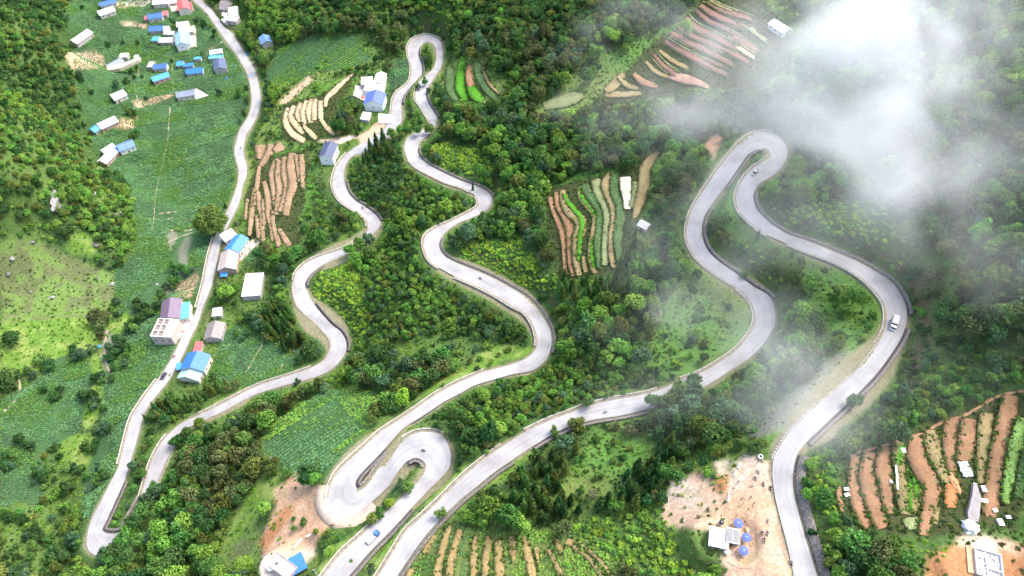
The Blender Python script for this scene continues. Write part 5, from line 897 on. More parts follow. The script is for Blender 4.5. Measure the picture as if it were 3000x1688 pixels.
# crops and weeds on and between the terrace plots
pts = []; 
for kind, Lx, Ly, Rx, Ry, zc, rise in STRW:
    for k in range(0, len(zc)):
        wd = math.hypot(Lx[k] - Rx[k], Ly[k] - Ry[k])
        if kind == 'leek':
            for q in range(int(wd * 1.6)):
                u = random.uniform(.05, .95); pts.append((Lx[k] * u + Rx[k] * (1 - u) + random.gauss(0, .4), Ly[k] * u + Ry[k] * (1 - u) + random.gauss(0, .4), zc[k] + rise - .05, .7, 4 + random.randrange(2)))
        if kind == 'lush' or kind == 'grassb':
            for q in range(int(wd * 2.2)):
                u = random.uniform(.03, .97); pts.append((Lx[k] * u + Rx[k] * (1 - u) + random.gauss(0, .4), Ly[k] * u + Ry[k] * (1 - u) + random.gauss(0, .4), zc[k] + rise - .1, .42, 6 + random.randrange(2)))
        for ex, ey in ((Lx[k], Ly[k]), (Rx[k], Ry[k])):
            for _q in range(3):
              if random.random() < (.85 if kind != 'bare' else .3): 
                pts.append((ex + random.gauss(0, .5), ey + random.gauss(0, .5), zc[k] + rise - random.uniform(.15, .5), random.uniform(.35, .8), random.randrange(4)))
pts = np.array(pts); mass('terrace_weeds', pts[:, :3], RS.uniform(0, 6.28, len(pts)), np.repeat(pts[:, 3:4], 3, 1), pts[:, 4].astype(int), [proto('bush', 50, 'olive', 90, False), proto('bush', 51, 'dark', 90, False), proto('bush', 50, 'mid', 90, False), proto('bush', 51, 'olive', 90, False), tuft(70, 'corn'), tuft(71, 'mid'), tuft(72, 'grass'), tuft(73, 'bright')], 'weeds along the terrace edges and crops in the beds')

rk_rs = np.random.RandomState(8); rv, rf = blob(0, 0, 0, 1.0, rk_rs, .6)
rocks_ = [bpy.data.objects.new('plant', np_mesh('stone', blob(0, 0, 0, 1.0, np.random.RandomState(q), .55)[0], blob(0, 0, 0, 1.0, np.random.RandomState(q), .55)[1], [mat('field_stone', (.30,.29,.27), .95, .35, 1.2)])) for q in (1, 2, 3)]
x, y, z, X, Y, D, rs = candidates(3.4, 61); i, j = ncls(x, y); ok = ((COV['scrub'][i, j] > .5) | (COV['gravel'][i, j] > .5) | ((COV['soil'][i, j] > .5) & (RD[i, j] > 6))) & ~FOOT[i, j] & (rs.rand(len(x)) < .38); x, y, z = x[ok], y[ok], z[ok]; n = len(x); s = rs.uniform(.12, .55, n) ** 1.3
mass('stones', np.stack([x, y, z], 1), rs.uniform(0, 6, n), np.stack([s, s * rs.uniform(.6, 1.2, n), s], 1), rs.randint(0, 3, n), rocks_, 'loose stones on the stony slopes and bare yards')
# ------------------------------------------------------------------ buildings
def prism_roof(L, wd, eh, rise, over=.45, th=.12):
    """two sloping slabs meeting at the ridge along X"""
    hw = wd / 2 + over; hl = L / 2 + over; dz = rise * over / (wd / 2); out = []
    for s in (-1, 1):
        m = MB(); a = [(-hl, 0, eh + rise), (hl, 0, eh + rise), (hl, s * hw, eh - dz), (-hl, s * hw, eh - dz)]
        vs = a + [(p[0], p[1], p[2] + th) for p in a]
        m.add(vs, [(0, 1, 2, 3), (7, 6, 5, 4), (0, 4, 5, 1), (1, 5, 6, 2), (2, 6, 7, 3), (3, 7, 4, 0)]); out.append(m)
    return out
def windows(parent, L, wd, eh, rs, both=True):
    for side in (-1, 1):
        n = max(1, int(L / 3.2)); dslot = rs.randrange(n)
        for k in range(n):
            x = -L / 2 + (k + .5) * L / n; y = side * wd / 2
            if side == -1 and k == dslot:
                d = MB().box(x, y - .03 * 1, 1.0, .95, .12, 2.0).obj('door', M_DOOR, parent); MB().tube((x + .35, y - .12, 1.0), (x + .35, y - .2, 1.0), .04, n=5).obj('handle', M_CONCD, d); continue
            fr = MB().box(x, y + side * .04, eh * .58, 1.25, .10, 1.25).obj('window', WALL['white'], parent); MB().box(x, y + side * .11, eh * .58, .95, .05, .95).obj('pane', M_GLASS, fr)
    for s in (-1, 1):
        if L > 7: 
            fr = MB().box(s * (L / 2 + .04), 0, eh * .58, .10, 1.2, 1.2).obj('window', WALL['white'], parent); MB().box(s * (L / 2 + .11), 0, eh * .58, .05, .9, .9).obj('pane', M_GLASS, fr)
def hue(m): return m
for (h, x, y, z, L, yaw) in HP:
    nm, cat, lab, x1, y1, x2, y2, wd, eh, rk, rc, wc = h
    root = empty(nm, (x, y, z), yaw, label=lab, cat=cat, group='houses and sheds of the valley'); rs = random.Random(int(x1 * 13 + y1)); rm = ROOF[rc]; wm = WALL[wc]
    if rk == 'gable':
        rise = .25 * wd; hw, hl = wd / 2, L / 2
        wv = [(-hl, -hw, -1.6), (hl, -hw, -1.6), (hl, hw, -1.6), (-hl, hw, -1.6), (-hl, -hw, eh), (hl, -hw, eh), (hl, hw, eh), (-hl, hw, eh), (-hl, 0, eh + rise - .02), (hl, 0, eh + rise - .02)]
        MB().add(wv, [(0, 3, 2, 1), (0, 1, 5, 4), (2, 3, 7, 6), (1, 2, 6, 9, 5), (3, 0, 4, 8, 7), (4, 5, 9, 8), (6, 7, 8, 9)]).obj('wall', wm, root)
        ms = prism_roof(L, wd, eh + .03, rise); r1 = ms[0]; r1.add(ms[1].v, ms[1].f); rf = r1.obj('roof', rm, root)
        MB().box(0, 0, eh + rise + .17, L + .9, .35, .08).obj('ridge_cap', rm, rf)
        if rc in ('slate2', 'white', 'slate') and cat == 'house' and L > 8:
            for s in (-1, 1): MB().box(s * (hl - .1), 0, eh + rise + .35, .5, .9, .7).obj('ridge_block', M_CONC, rf)
    elif rk == 'flat':
        MB().box(0, 0, eh / 2 - .8, L, wd, eh + 1.6).obj('wall', wm, root)
        MB().box(0, 0, eh + .10, L + .5, wd + .5, .16).obj('roof', rm, root)
        if cat == 'house':
            for sx, sy, lx, ly in ((0, -1, L + .5, .18), (0, 1, L + .5, .18), (-1, 0, .18, wd + .14), (1, 0, .18, wd + .14)): MB().box(sx * (L / 2 + .16), sy * (wd / 2 + .16), eh + .36, lx, ly, .36).obj('roof_edge', rm, root)
    else:      # lean-to roof falling to the camera side
        hw, hl = wd / 2, L / 2; up = .55; s = 1
        wv = [(-hl, -hw, -1.6), (hl, -hw, -1.6), (hl, hw, -1.6), (-hl, hw, -1.6), (-hl, -hw, eh - up), (hl, -hw, eh - up), (hl, hw, eh), (-hl, hw, eh)]
        MB().add(wv, [(0, 3, 2, 1), (0, 1, 5, 4), (1, 2, 6, 5), (2, 3, 7, 6), (3, 0, 4, 7), (4, 5, 6, 7)]).obj('wall', wm, root)
        m = MB(); a = [(-hl - .3, -hw - .3, eh - up), (hl + .3, -hw - .3, eh - up), (hl + .3, hw + .3, eh + .06), (-hl - .3, hw + .3, eh + .06)]
        m.add(a + [(p[0], p[1], p[2] + .12) for p in a], [(3, 2, 1, 0), (4, 5, 6, 7), (0, 1, 5, 4), (1, 2, 6, 5), (2, 3, 7, 6), (3, 0, 4, 7)]); m.obj('roof', rm, root)
    if eh >= 2.4: windows(root, L, wd, eh, rs)
    if 'solar' in lab:
        for ax in (-.95, .75):
            for r_ in range(4):
                pn = MB().box(ax * 1.3, -1.5 + r_ * .98, eh + .34, 1.9, .9, .05).obj('solar_panel', mat('solar_cell', (.05, .06, .08), .3, .2, 3, .5), root); MB().box(ax * 1.3, -1.5 + r_ * .98, eh + .30, 2.0, .97, .04).obj('panel_frame', M_CONC, pn)
# unfinished building beside the valley road: open concrete frame on top, plain brick walls
gx, gy, gz = [v.copy() for v in ground([391, 441, 428, 385], [797, 797, 846, 843], 9.0)]; zb = float(HB((gx[0] + gx[2]) / 2, (gy[0] + gy[2]) / 2)); cxb, cyb = float(gx.mean()), float(gy.mean())
Lb = float(math.hypot(gx[0] - gx[1], gy[0] - gy[1])); Wb = float(math.hypot(gx[1] - gx[2], gy[1] - gy[2])) * .92; yb = math.atan2(gy[1] - gy[0], gx[1] - gx[0])
ub = empty('unfinished_building', (cxb, cyb, zb), yb, label='tall unfinished building with an open concrete grid on its roof beside the valley road', cat='building', group='houses and sheds of the valley'); BR = mat('raw_brick', (.52, .42, .38), .9, .15, 1.2); CW_ = mat('raw_concrete', (.66, .60, .57), .9, .15, .6)
MB().box(0, 0, 2.6, Lb, Wb, 9.2).obj('wall', BR, ub); MB().box(0, 0, 7.26, Lb + .2, Wb + .2, .12).obj('floor_slab', mat('dusty_floor', (.20,.17,.15), .95, .4, 1.5), ub)
ox = -Lb * .5; gw = Lb * .60
for k in range(3): MB().box(ox + .15 + k * (gw - .3) / 2, 0, 7.8, .34, Wb, .95).obj('grid_wall', CW_, ub)
for k in range(4): MB().box(ox + gw / 2, -Wb / 2 + .15 + k * (Wb - .3) / 3, 7.796, gw, .34, .94).obj('grid_wall', CW_, ub)
MB().box(Lb / 2 - Lb * .2 - .01, 0, 7.79, Lb * .4 - .1, Wb, .93).obj('stair_block', mat('white_slab', (.78, .76, .74)), ub)
for k in range(3):
    for s in (-1, 1):
        f = MB().box(-Lb / 3 + k * Lb / 3, s * (Wb / 2 + .04), 4.6, 1.5, .1, 1.5).obj('window', CW_, ub); MB().box(-Lb / 3 + k * Lb / 3, s * (Wb / 2 + .1), 4.6, 1.2, .06, 1.2).obj('pane', M_GLASS, f)
def slab(name, pts, mt, rise=.12, kind='structure', **k):
    P = [ground(a, b) for a, b in pts]; z = max(float(p[2]) for p in P) + rise; V = [unproj(a, b, z) for a, b in pts]; n = len(V); m = MB()
    m.add([(float(v[0]), float(v[1]), z) for v in V] + [(float(v[0]), float(v[1]), z - 2.5) for v in V], [tuple(range(n)), tuple(range(2 * n - 1, n - 1, -1))] + [((i + 1) % n, i, n + i, n + (i + 1) % n) for i in range(n)])
    me = m.mesh(name, mt); import bmesh as bmm; b_ = bmm.new(); b_.from_mesh(me); bmm.ops.recalc_face_normals(b_, faces=b_.faces); b_.to_mesh(me); b_.free(); return setp(link(name, me), kind=kind, **k)
slab('yard', [(478,90),(493,88),(495,117),(477,120)], mat('yard_pink', (.60,.47,.38), .9, .1, .4), .15); slab('yard', [(951,285),(985,288),(986,310),(952,310)], M_CONC, .3); slab('yard', [(894,215),(933,218),(925,258),(888,240)], mat('yard_pale', (.55,.48,.44), .9, .25, .5), .1); slab('yard', [(492,222),(524,240),(492,250),(488,236)], M_CONC, .3)
slab('yard', [(445,842),(450,800),(484,790),(490,806),(452,852)], mat('yard_dust', (.62,.55,.51), .95, .3, .6), .1); slab('yard', [(425,10),(456,8),(458,27),(432,30)], mat('yard_pink', (.60,.47,.38)), .1); slab('yard', [(268,168),(306,160),(352,143),(350,150),(300,172),(270,177)], mat('yard_tan', (.5,.44,.32), .95, .2, .6), .08); slab('yard', [(560,20),(585,30),(572,62),(556,50)], M_CONC, .1)
# concrete retaining wall under the second leg
a = ground([1146, 1188, 1232], [702, 728, 744]); m = MB()
for k in range(2):
    p0 = Vector((float(a[0][k]), float(a[1][k]), 0)); p1 = Vector((float(a[0][k + 1]), float(a[1][k + 1]), 0)); t_ = (p1 - p0).normalized(); nn = Vector((t_.y, -t_.x, 0)); nn = nn if nn.y < 0 else -nn
    zt = float(np.interp(0, [0], [R_CLI[np.argmin(np.hypot(R_CLI[:, 0] - p0.x, R_CLI[:, 1] - p0.y)), 6]])); q = [p0, p1, p1 + nn * 2.6, p0 + nn * 2.6]
    m.add([(q[0].x, q[0].y, zt - .1), (q[1].x, q[1].y, zt - .1), (q[2].x, q[2].y, zt - 6.5), (q[3].x, q[3].y, zt - 6.5), (q[0].x, q[0].y, zt - 8), (q[1].x, q[1].y, zt - 8)], [(0, 3, 2, 1), (0, 1, 5, 4), (3, 0, 4), (1, 2, 5), (2, 3, 4, 5)])
rw = m.obj('retaining_wall', mat('stained_concrete', (.40,.35,.31), .95, .5, .5), label='stained concrete retaining wall below the middle leg of the road', cat='wall', kind='thing')
# white cliff face on the left hillside
def rock(name, X, Y, r, sx, sy, sz, col_, label, seed, rz=0., cat='rock', group=None):
    x, y, z = [float(v) for v in ground(X, Y)]; rs = np.random.RandomState(seed); n, m_ = 22, 13; V = []
    for i in range(m_):
        th = PI * i / (m_ - 1)
        for k in range(n): V.append((math.sin(th) * math.cos(2 * PI * k / n), math.sin(th) * math.sin(2 * PI * k / n), math.cos(th)))
    V = np.array(V); d = .78 + .5 * np.array([abs(math.sin(5 * v[0] + seed) * math.cos(4 * v[2] + seed * 2) + .5 * math.sin(9 * v[1] + 7 * v[0])) * .6 for v in V]); V = V * d[:, None] * np.array((sx, sy, sz)) * r + rs.normal(0, .03 * r, V.shape)
    F = [(i * n + k, (i + 1) * n + k, (i + 1) * n + (k + 1) % n, i * n + (k + 1) % n) for i in range(m_ - 1) for k in range(n)]
    o = link(name, np_mesh(name, V, F, [col_])); o.location = (x, y, z); o.rotation_euler = (0, 0, rz); return setp(o, label, cat, group)
MR = mat('limestone', (.26,.255,.245), .95, .45, .35, bump=.8); MRD = mat('grey_rock', (.17,.165,.16), .95, .5, .6, bump=.8)
rock('cliff', 140, 502, 4.4, .30, 2.3, .95, MR, 'white limestone cliff face on the left hillside', 3, .25, 'cliff'); rock('cliff', 146, 522, 2.6, .6, 1.2, 1.0, MRD, 'grey lower step at the foot of the white cliff', 5, .1, 'cliff')
for k, (X, Y, r) in enumerate([(250,575,2.4),(265,590,2),(195,495,2.6),(235,488,1.8),(290,540,1.8),(240,615,2.6),(282,715,1.6),(240,783,1.7),(290,795,1.6),(30,650,2),(80,610,1.6),(20,690,1.7),(130,748,1.5),(75,735,1.3),(300,535,1.5),(395,716,1.2),(245,700,1.3)]):
    rock('boulder', X, Y, r * .8, random.uniform(.9, 1.5), random.uniform(.7, 1.1), .6, MRD if k % 3 else mat('grey_stone', (.27,.26,.25), .95, .4, 1), ['grey boulder','pale boulder'][k % 3 == 0] + ' number %s' % k if 0 else '%s %s' % ('grey boulder' if k % 3 else 'pale boulder', ['below the bushy knoll','below the first boulder of the knoll','in the bushes right of the white cliff','higher in the bushes right of the white cliff','on the right shoulder of the knoll','beside the vivid green patch','on the stony green slope, upper right','on the lower edge of the stony slope','at the right end of the stony slope','on the upper stony slope at the left edge','at the top of the stony slope','on the stony slope at the left edge','in the middle of the stony slope','left of the middle of the stony slope','near the maize by the knoll','on the gravel strip by the stream','at the right rim of the stony slope'][k]), k + 20, random.random() * 3, 'rock', 'boulders on the left hillside')
# round water tank at the bottom edge
x, y, z = [float(v) for v in ground(683, 1422, 2.6)]; tk = empty('water_tank', (x, y, z), label='round white topped water tank beside the flat roofed house at the bottom edge', cat='tank'); MB().lathe([(1.95, -1), (1.95, 2.7)], n=28).obj('tank_wall', M_CONC, tk); MB().lathe([(2.05, 2.7), (2.05, 2.86), (1.2, 3.05), (.01, 3.1)], n=28).obj('tank_lid', mat('white_lid', (.85, .85, .84), .6), tk); MB().tube((1.9, 0, .4), (1.9, 0, 2.6), .05, n=6).obj('pipe', M_CONCD, tk)
# building site at the lower right corner
sx, sy, sz = ground([2459, 2524, 2513, 2441], [1378, 1397, 1455, 1455], .6); zs = float(sz.mean()) + .6; site = empty('building_site', (float(sx.mean()), float(sy.mean()), zs), label='half built house platform strewn with white rubble in the lower right corner', cat='building site'); ux, uy = float(sx[1] - sx[0]), float(sy[1] - sy[0]); Ls = math.hypot(ux, uy); Ws = math.hypot(float(sx[2] - sx[1]), float(sy[2] - sy[1])); site.rotation_euler[2] = math.atan2(uy, ux)
MB().box(0, 0, -.6, Ls, Ws, 1.4).obj('floor_slab', mat('site_slab', (.42,.42,.42), .9, .6, 1.6), site)
for a_, b_, l_, w_, o_ in ((0, Ws / 2, Ls, .25, 0), (0, -Ws / 2, Ls, .25, 0), (Ls / 2, 0, .25, Ws, 0), (-Ls / 2, 0, .25, Ws, 0), (-Ls * .1, -Ws * .1, .22, Ws * .8, 0), (Ls * .2, -Ws * .18, Ls * .6, .22, 0)): MB().box(a_ + .005, b_, .45 + .003 * l_, l_, w_, .9).obj('low_wall', mat('site_wall', (.72,.70,.69), .9, .1, 1), site)
for k in range(60):
    MB().box(random.uniform(-.45, .45) * Ls, random.uniform(-.45, .45) * Ws, .25, random.uniform(.4, 1.6), random.uniform(.1, .5), random.uniform(.1, .4), random.uniform(0, 3)).obj('rubble_piece', WALL['white'] if k % 2 else M_CONC, site)
MB().box(-Ls * .65, 0, -.35, Ls * .26, Ws, .3).obj('side_terrace', mat('site_clay', (.5,.33,.2), .95, .2, .8), site)
# ------------------------------------------------------------------ small fixed things
def at(X, Y, h=0.0): return [float(v) for v in ground(X, Y, h)]
WHT = mat('white_paint', (.82,.81,.78), .6, .06); BLK = mat('black_paint', (.015,.015,.018), .35, .2, 2, .5)
sB = R_UPP[(R_UPP[:, 7] >= Iu(2204,869)) & (R_UPP[:, 7] <= Iu(1946,1152))]; d_ = np.concatenate([[0], np.cumsum(np.hypot(*np.diff(sB[:, 4:6], axis=0).T))]); post = MB().box(0, 0, .4, .34, .34, .9, taper=.8).mesh('marker_post', WHT)
npst = 56
def nth(n): return '%d%s' % (n, 'th' if 10 <= n % 100 <= 20 else {1: 'st', 2: 'nd', 3: 'rd'}.get(n % 10, 'th'))
for k, s_ in enumerate(np.linspace(0, d_[-1], npst)):
    bx, by = np.interp(s_, d_, sB[:, 4]), np.interp(s_, d_, sB[:, 5]); ax, ay = np.interp(s_, d_, sB[:, 2]), np.interp(s_, d_, sB[:, 3]); u = Vector((bx - ax, by - ay)).normalized() * .75; z = float(np.interp(s_, d_, sB[:, 6]))
    o = link('marker_post', post); o.location = (bx + u.x, by + u.y, z - .2); lab = 'white marker post, %s from the viewpoint yard end of the row' % nth(npst - k) if 0 < k < npst - 1 else ('uppermost white marker post of the row, near the white truck bend' if k == 0 else 'lowest white marker post of the row, at the viewpoint yard'); setp(o, lab, 'marker post', 'white marker posts in a row')
edge_strip('road_shoulder', R_UPP, 'B', Iu(2204,869), Iu(1946,1152), [(0, .0), (1.5, -.1), (1.5, -1.2), (0, -1.2)], M_SHOULDER, kind='structure')
def barrier(X1, Y1, X2, Y2, lab, h=.7, w_=.55):
    a_, b_ = at(X1, Y1), at(X2, Y2); L = math.hypot(a_[0] - b_[0], a_[1] - b_[1]); r = empty('concrete_barrier', ((a_[0] + b_[0]) / 2, (a_[1] + b_[1]) / 2, (a_[2] + b_[2]) / 2), math.atan2(b_[1] - a_[1], b_[0] - a_[0]), label=lab, cat='barrier', group='white barriers at the yards'); MB().box(0, 0, .1, L, w_, .9).obj('base', WHT, r); MB().box(0, 0, h - .08, L - .02, w_ * .6, .3).obj('top_rail', WHT, r)
for b_ in [(1860,1166,1855,1178,'upper short white barrier on the left rim of the viewpoint yard'),(1850,1186,1845,1197,'lower short white barrier on the left rim of the viewpoint yard'),(1834,1240,1830,1262,'long white barrier on the left rim of the viewpoint yard below two short ones'),(738,1380,760,1355,'long low white kerb on the left rim of the dirt yard'),(772,1352,782,1344,'short white kerb above the long one on the dirt yard'),(848,1300,858,1293,'short white kerb near the bushes of the dirt yard') ][:5]: barrier(*b_)
# parasols
def parasol(X, Y, lab, r=1.55, cols=('parasol_blue', (.10,.135,.33)), h=2.4, multi=None):
    x, y, z = at(X, Y, h); o = empty('parasol', (x, y, z), random.random(), label=lab, cat='parasol', group='parasols at the viewpoint'); n = 12; mats = [mat(*cols)] + ([mat(*m_) for m_ in multi] if multi else [])
    m = MB(); V = [(0, 0, h + .45)] + [(r * .5 * math.cos(2 * PI * k / n), r * .5 * math.sin(2 * PI * k / n), h + .28) for k in range(n)] + [(r * math.cos(2 * PI * k / n), r * math.sin(2 * PI * k / n), h) for k in range(n)]
    for k in range(n):
        q = (k + 1) % n; mi = (k // 4) % len(mats); m.add([V[0], V[1 + k], V[1 + q]], [(0, 1, 2)], mi); m.add([V[1 + k], V[13 + k], V[13 + q], V[1 + q]], [(0, 1, 2, 3)], mi); m.add([V[13 + k], V[13 + q], (V[13 + q][0] * .99, V[13 + q][1] * .99, h - .14), (V[13 + k][0] * .99, V[13 + k][1] * .99, h - .14)], [(3, 2, 1, 0)], mi)
    m.obj('canopy', mats, o); MB().tube((0, 0, 0), (0, 0, h + .5), .035, n=6).obj('pole', M_CONCD, o); MB().lathe([(.16, h + .45), (.14, h + .53), (.02, h + .6)], n=8).obj('finial', WHT, o); MB().lathe([(.3, 0), (.3, .12), (.05, .2)], n=10).obj('foot', M_CONC, o)
parasol(1857, 1316, 'blue parasol above the kiosk, topmost of three'); parasol(1877, 1351.5, 'blue parasol right of the kiosk, middle of three'); parasol(1870, 1385, 'blue parasol below the kiosk, lowest of three'); parasol(1829, 1387, 'small red, white and turquoise parasol at the corner of the kiosk', .95, ('parasol_red', (.6,.1,.1)), 1.5, [('parasol_white', (.75,.7,.72)), ('parasol_cyan', (.25,.62,.62))])
parasol(1814, 1314, 'folded dark umbrella above the kiosk beside a small tree', .8, ('parasol_dark', (.03,.03,.05)), 1.3)
WD = mat('light_wood', (.55,.36,.2), .8, .2, 3)
def stool(X, Y, lab):
    x, y, z = at(X, Y); o = empty('stool', (x, y, z), random.random(), label=lab, cat='stool', group='little stools at the viewpoint'); MB().lathe([(.2, .36), (.22, .42), (.18, .44)], n=12).obj('seat', mat('stool_orange', (.65,.36,.12), .6), o)
    for k in range(3): MB().tube((.06 * math.cos(k * 2.1), .06 * math.sin(k * 2.1), .38), (.2 * math.cos(k * 2.1), .2 * math.sin(k * 2.1), 0), .025, n=5).obj('leg', WD, o)
for X, Y, l in [(1860.6,1410,'left orange stool of the row below the lowest parasol'),(1870.3,1412.5,'middle orange stool of the row below the lowest parasol'),(1876.8,1414,'right orange stool of the row below the lowest parasol'),(1872.5,1334,'orange stool left of the wooden table near the topmost parasol'),(1883,1334,'orange stool right of the wooden table near the topmost parasol'),(1887,1367,'left orange stool below the middle parasol'),(1894.5,1366,'right orange stool below the middle parasol'),(1890,1372,'lowest orange stool below the middle parasol')]: stool(X, Y, l)
def table(X, Y, L, W_, rz, lab):
    x, y, z = at(X, Y); o = empty('table', (x, y, z), rz, label=lab, cat='table', group='tables at the viewpoint'); MB().box(0, 0, .72, L, W_, .06).obj('tabletop', WD, o)
    for a_ in (-1, 1):
        for b_ in (-1, 1): MB().box(a_ * (L / 2 - .08), b_ * (W_ / 2 - .08), .35, .07, .07, .7).obj('leg', WD, o)
table(1878, 1334, .8, 1.5, .05, 'wooden table above the middle parasol'); table(1844, 1370, 1.1, 1.0, .1, 'wooden table in the shade below the solar panels'); table(1866, 1401, .7, .5, .1, 'small table peeking out under the lowest parasol')
# graves and boxes on the terraces
def box_thing(name, X, Y, sx, sy, sz, rz, lab, m_, cat, group='white boxes on the brown terraces'):
    x, y, z = at(X, Y, sz); o = empty(name, (x, y, z - .1), rz, label=lab, cat=cat, group=group); MB().box(0, 0, sz / 2, sx, sy, sz, taper=.96).obj('body', m_, o); MB().box(0, 0, sz + .06, sx + .12, sy + .12, .12).obj('lid', WHT, o)
for b_ in [(2475,1229,1.2,1.9,1.0,'white tank on the long terrace right of the grey path'),(2476,1259,1.9,1.1,.7,'white tank beside a pile at the lower end of the grey path'),(2517,1313,1.5,2.0,.9,'large white tilted box at the lower right terrace end'),(2503,1283,1.2,1.0,.7,'small white box above the large tilted one'),(2537,1300,1.4,.9,.5,'flat white box at the right edge below the green terrace'),(2129,1229.5,1.5,.9,.7,'upper white box on the left rim of the brown terraces'),(2130.5,1244,1.5,.9,.7,'lower white box on the left rim of the brown terraces'),(2205,1419,1.1,.8,.6,'white box among trees at the bottom of the right side')]: box_thing('storage_box', b_[0], b_[1], b_[2], b_[3], b_[4], random.uniform(-.2, .4), b_[5], M_CONC, 'box')
sk = empty('sack_pile', at(2427, 1182), 0, label='pile of bulging white sacks at the end of a brown terrace', cat='sacks')
for k in range(24): MB().lathe([(.05, -.28), (.42, -.2), (.5, .0), (.4, .2), (.05, .28)], ((k % 4) * .85 - 1.3 + random.gauss(0, .1), (k // 4) * .85 - 2.1 + random.gauss(0, .12), .25 + .25 * random.random()), 9).obj('sack', mat('white_sack', (.80,.79,.80), .8, .12, 2), sk, True)
slab('path', [(2448,1212),(2457,1216),(2462,1235),(2468,1250),(2464,1290),(2462,1312),(2436,1312),(2434,1290),(2446,1240)], mat('grey_path', (.27,.25,.245), .95, .2, .6), .25)
gp = rock('gravel_heap', 2439, 1325, 2.2, 1.3, 1.1, .6, mat('white_gravel', (.55,.55,.56), .95, .1, 3), 'heap of white gravel above the building site', 77, 0, 'gravel heap')
rock('rubble_heap', 2400, 1215, 1.7, .7, 2.3, .4, mat('orange_rubble', (.52,.25,.12), .95, .4, 3), 'long heap of orange rubble beside the grey path terrace', 78, .1, 'rubble heap')
for (X1, Y1, X2, Y2, w_) in [(2251,1172,2262,1290,5),(2268,1128,2274,1140,12),(2238,1208,2242,1220,8)]: 
    a_, b_ = at(X1, Y1), at(X2, Y2); r = empty('plastic_sheet', ((a_[0] + b_[0]) / 2, (a_[1] + b_[1]) / 2, (a_[2] + b_[2]) / 2 + .25), math.atan2(b_[1] - a_[1], b_[0] - a_[0]), label={2251: 'long narrow strip of white plastic between two brown terraces', 2268: 'crumpled white plastic at the top of the green bed', 2238: 'small white plastic bundle on the third brown terrace'}[X1], cat='plastic sheet', group='white plastic on the terraces'); L = math.hypot(a_[0] - b_[0], a_[1] - b_[1]); m = MB()
    n = 12; V = [(-L / 2 + L * k / n, s * w_ * .06 * random.uniform(.6, 1.2), random.uniform(.05, .35)) for k in range(n + 1) for s in (-1, 1)]; m.add(V + [(v[0], v[1], v[2] - .3) for v in V], [(2 * k, 2 * k + 2, 2 * k + 3, 2 * k + 1) for k in range(n)] + [(2 * k, 2 * k + 1 , 2*n+2 + 2 * k + 1, 2*n+2 + 2 * k) for k in (0, n)] ); m.obj('sheet', mat('plastic_white', (.82,.82,.82), .5), r)
# poles with wires
def pole(X, Y, lab, h=7.5):
    x, y, z = at(X, Y); o = empty('utility_pole', (x, y, z), .5, label=lab, cat='pole', group='utility poles'); MB().tube((0, 0, -.5), (0, 0, h), .16, .11, 8).obj('post', M_CONC, o); MB().box(0, 0, h - .5, 1.6, .1, .12).obj('crossarm', M_CONC, o)
    for s in (-.7, 0, .7): MB().lathe([(.06, 0), (.08, .1), (.03, .2)], (s, 0, h - .42), 6).obj('insulator', WHT, o)
    return Vector((x, y, z + h - .3))
pa = pole(770, 1292, 'pale utility pole standing in the upper part of the dirt yard'); pb = pole(692, 1168, 'utility pole on the grass above the dirt yard'); pc = pole(800, 1449, 'utility pole at the bottom edge right of the blue tarpaulin')
def wire(a_, b_, lab):
    m = MB(); prev = None
    for k in range(13):
        t = k / 12; p = a_.lerp(b_, t) - Vector((0, 0, 4 * t * (1 - t) * 1.2))
        if prev is not None: m.tube(prev, p, .035, n=4, caps=False)
        prev = p
    m.obj('power_line', M_CONCD, label=lab, cat='wire', group='power lines')
wire(pb, pa, 'power line over the top of the dirt yard'); wire(pa, pc, 'power line crossing the dirt yard')
for X, Y, s_, l in [(938,266,2.4,'sky blue tarpaulin at the foot of the royal blue roof'),(913,247,1.6,'red tarpaulin bundle in the compound courtyard'),(556,684,1.2,'bright blue covered load beside the road below the pinkish shed'),(462,834,1.6,'heap of salmon bricks on the dusty yard'),(250,872,1.0,'blue sack left of the stream in the maize'),(475,802,1.0,'blue drum under the end of the teal roof'),(719,137,1.3,'blue tank in the trees above the cream terraces'),(484,27,1.6,'blue water tank at the right of the red gabled house'),(571,198,1.0,'blue drum at the right of the navy roofed house'),(628,192,1.0,'bright blue drum on the right bank of the valley road') ]:
    X = X if X != 719 else 622; x, y, z = at(X, Y); c_ = (.6,.15,.12) if 'red' in l else ((.62,.25,.22) if 'salmon' in l else (.04,.26,.68)); m = MB()
    m.lathe([(s_ * .95, 0), (s_ * 1.0, s_ * .35), (s_ * .7, s_ * .62), (s_ * .1, s_ * .7)], n=11); m.v = [(v[0] + random.gauss(0, .06), v[1] * .8 + random.gauss(0, .06), v[2]) for v in m.v]; o = m.obj('covered_heap', mat('sheet_%02d' % int(c_[0] * 100), c_, .6, .2, 1.5), None); o.location = (x, y, z); setp(o, l, 'covered heap', 'tarpaulins and heaps')
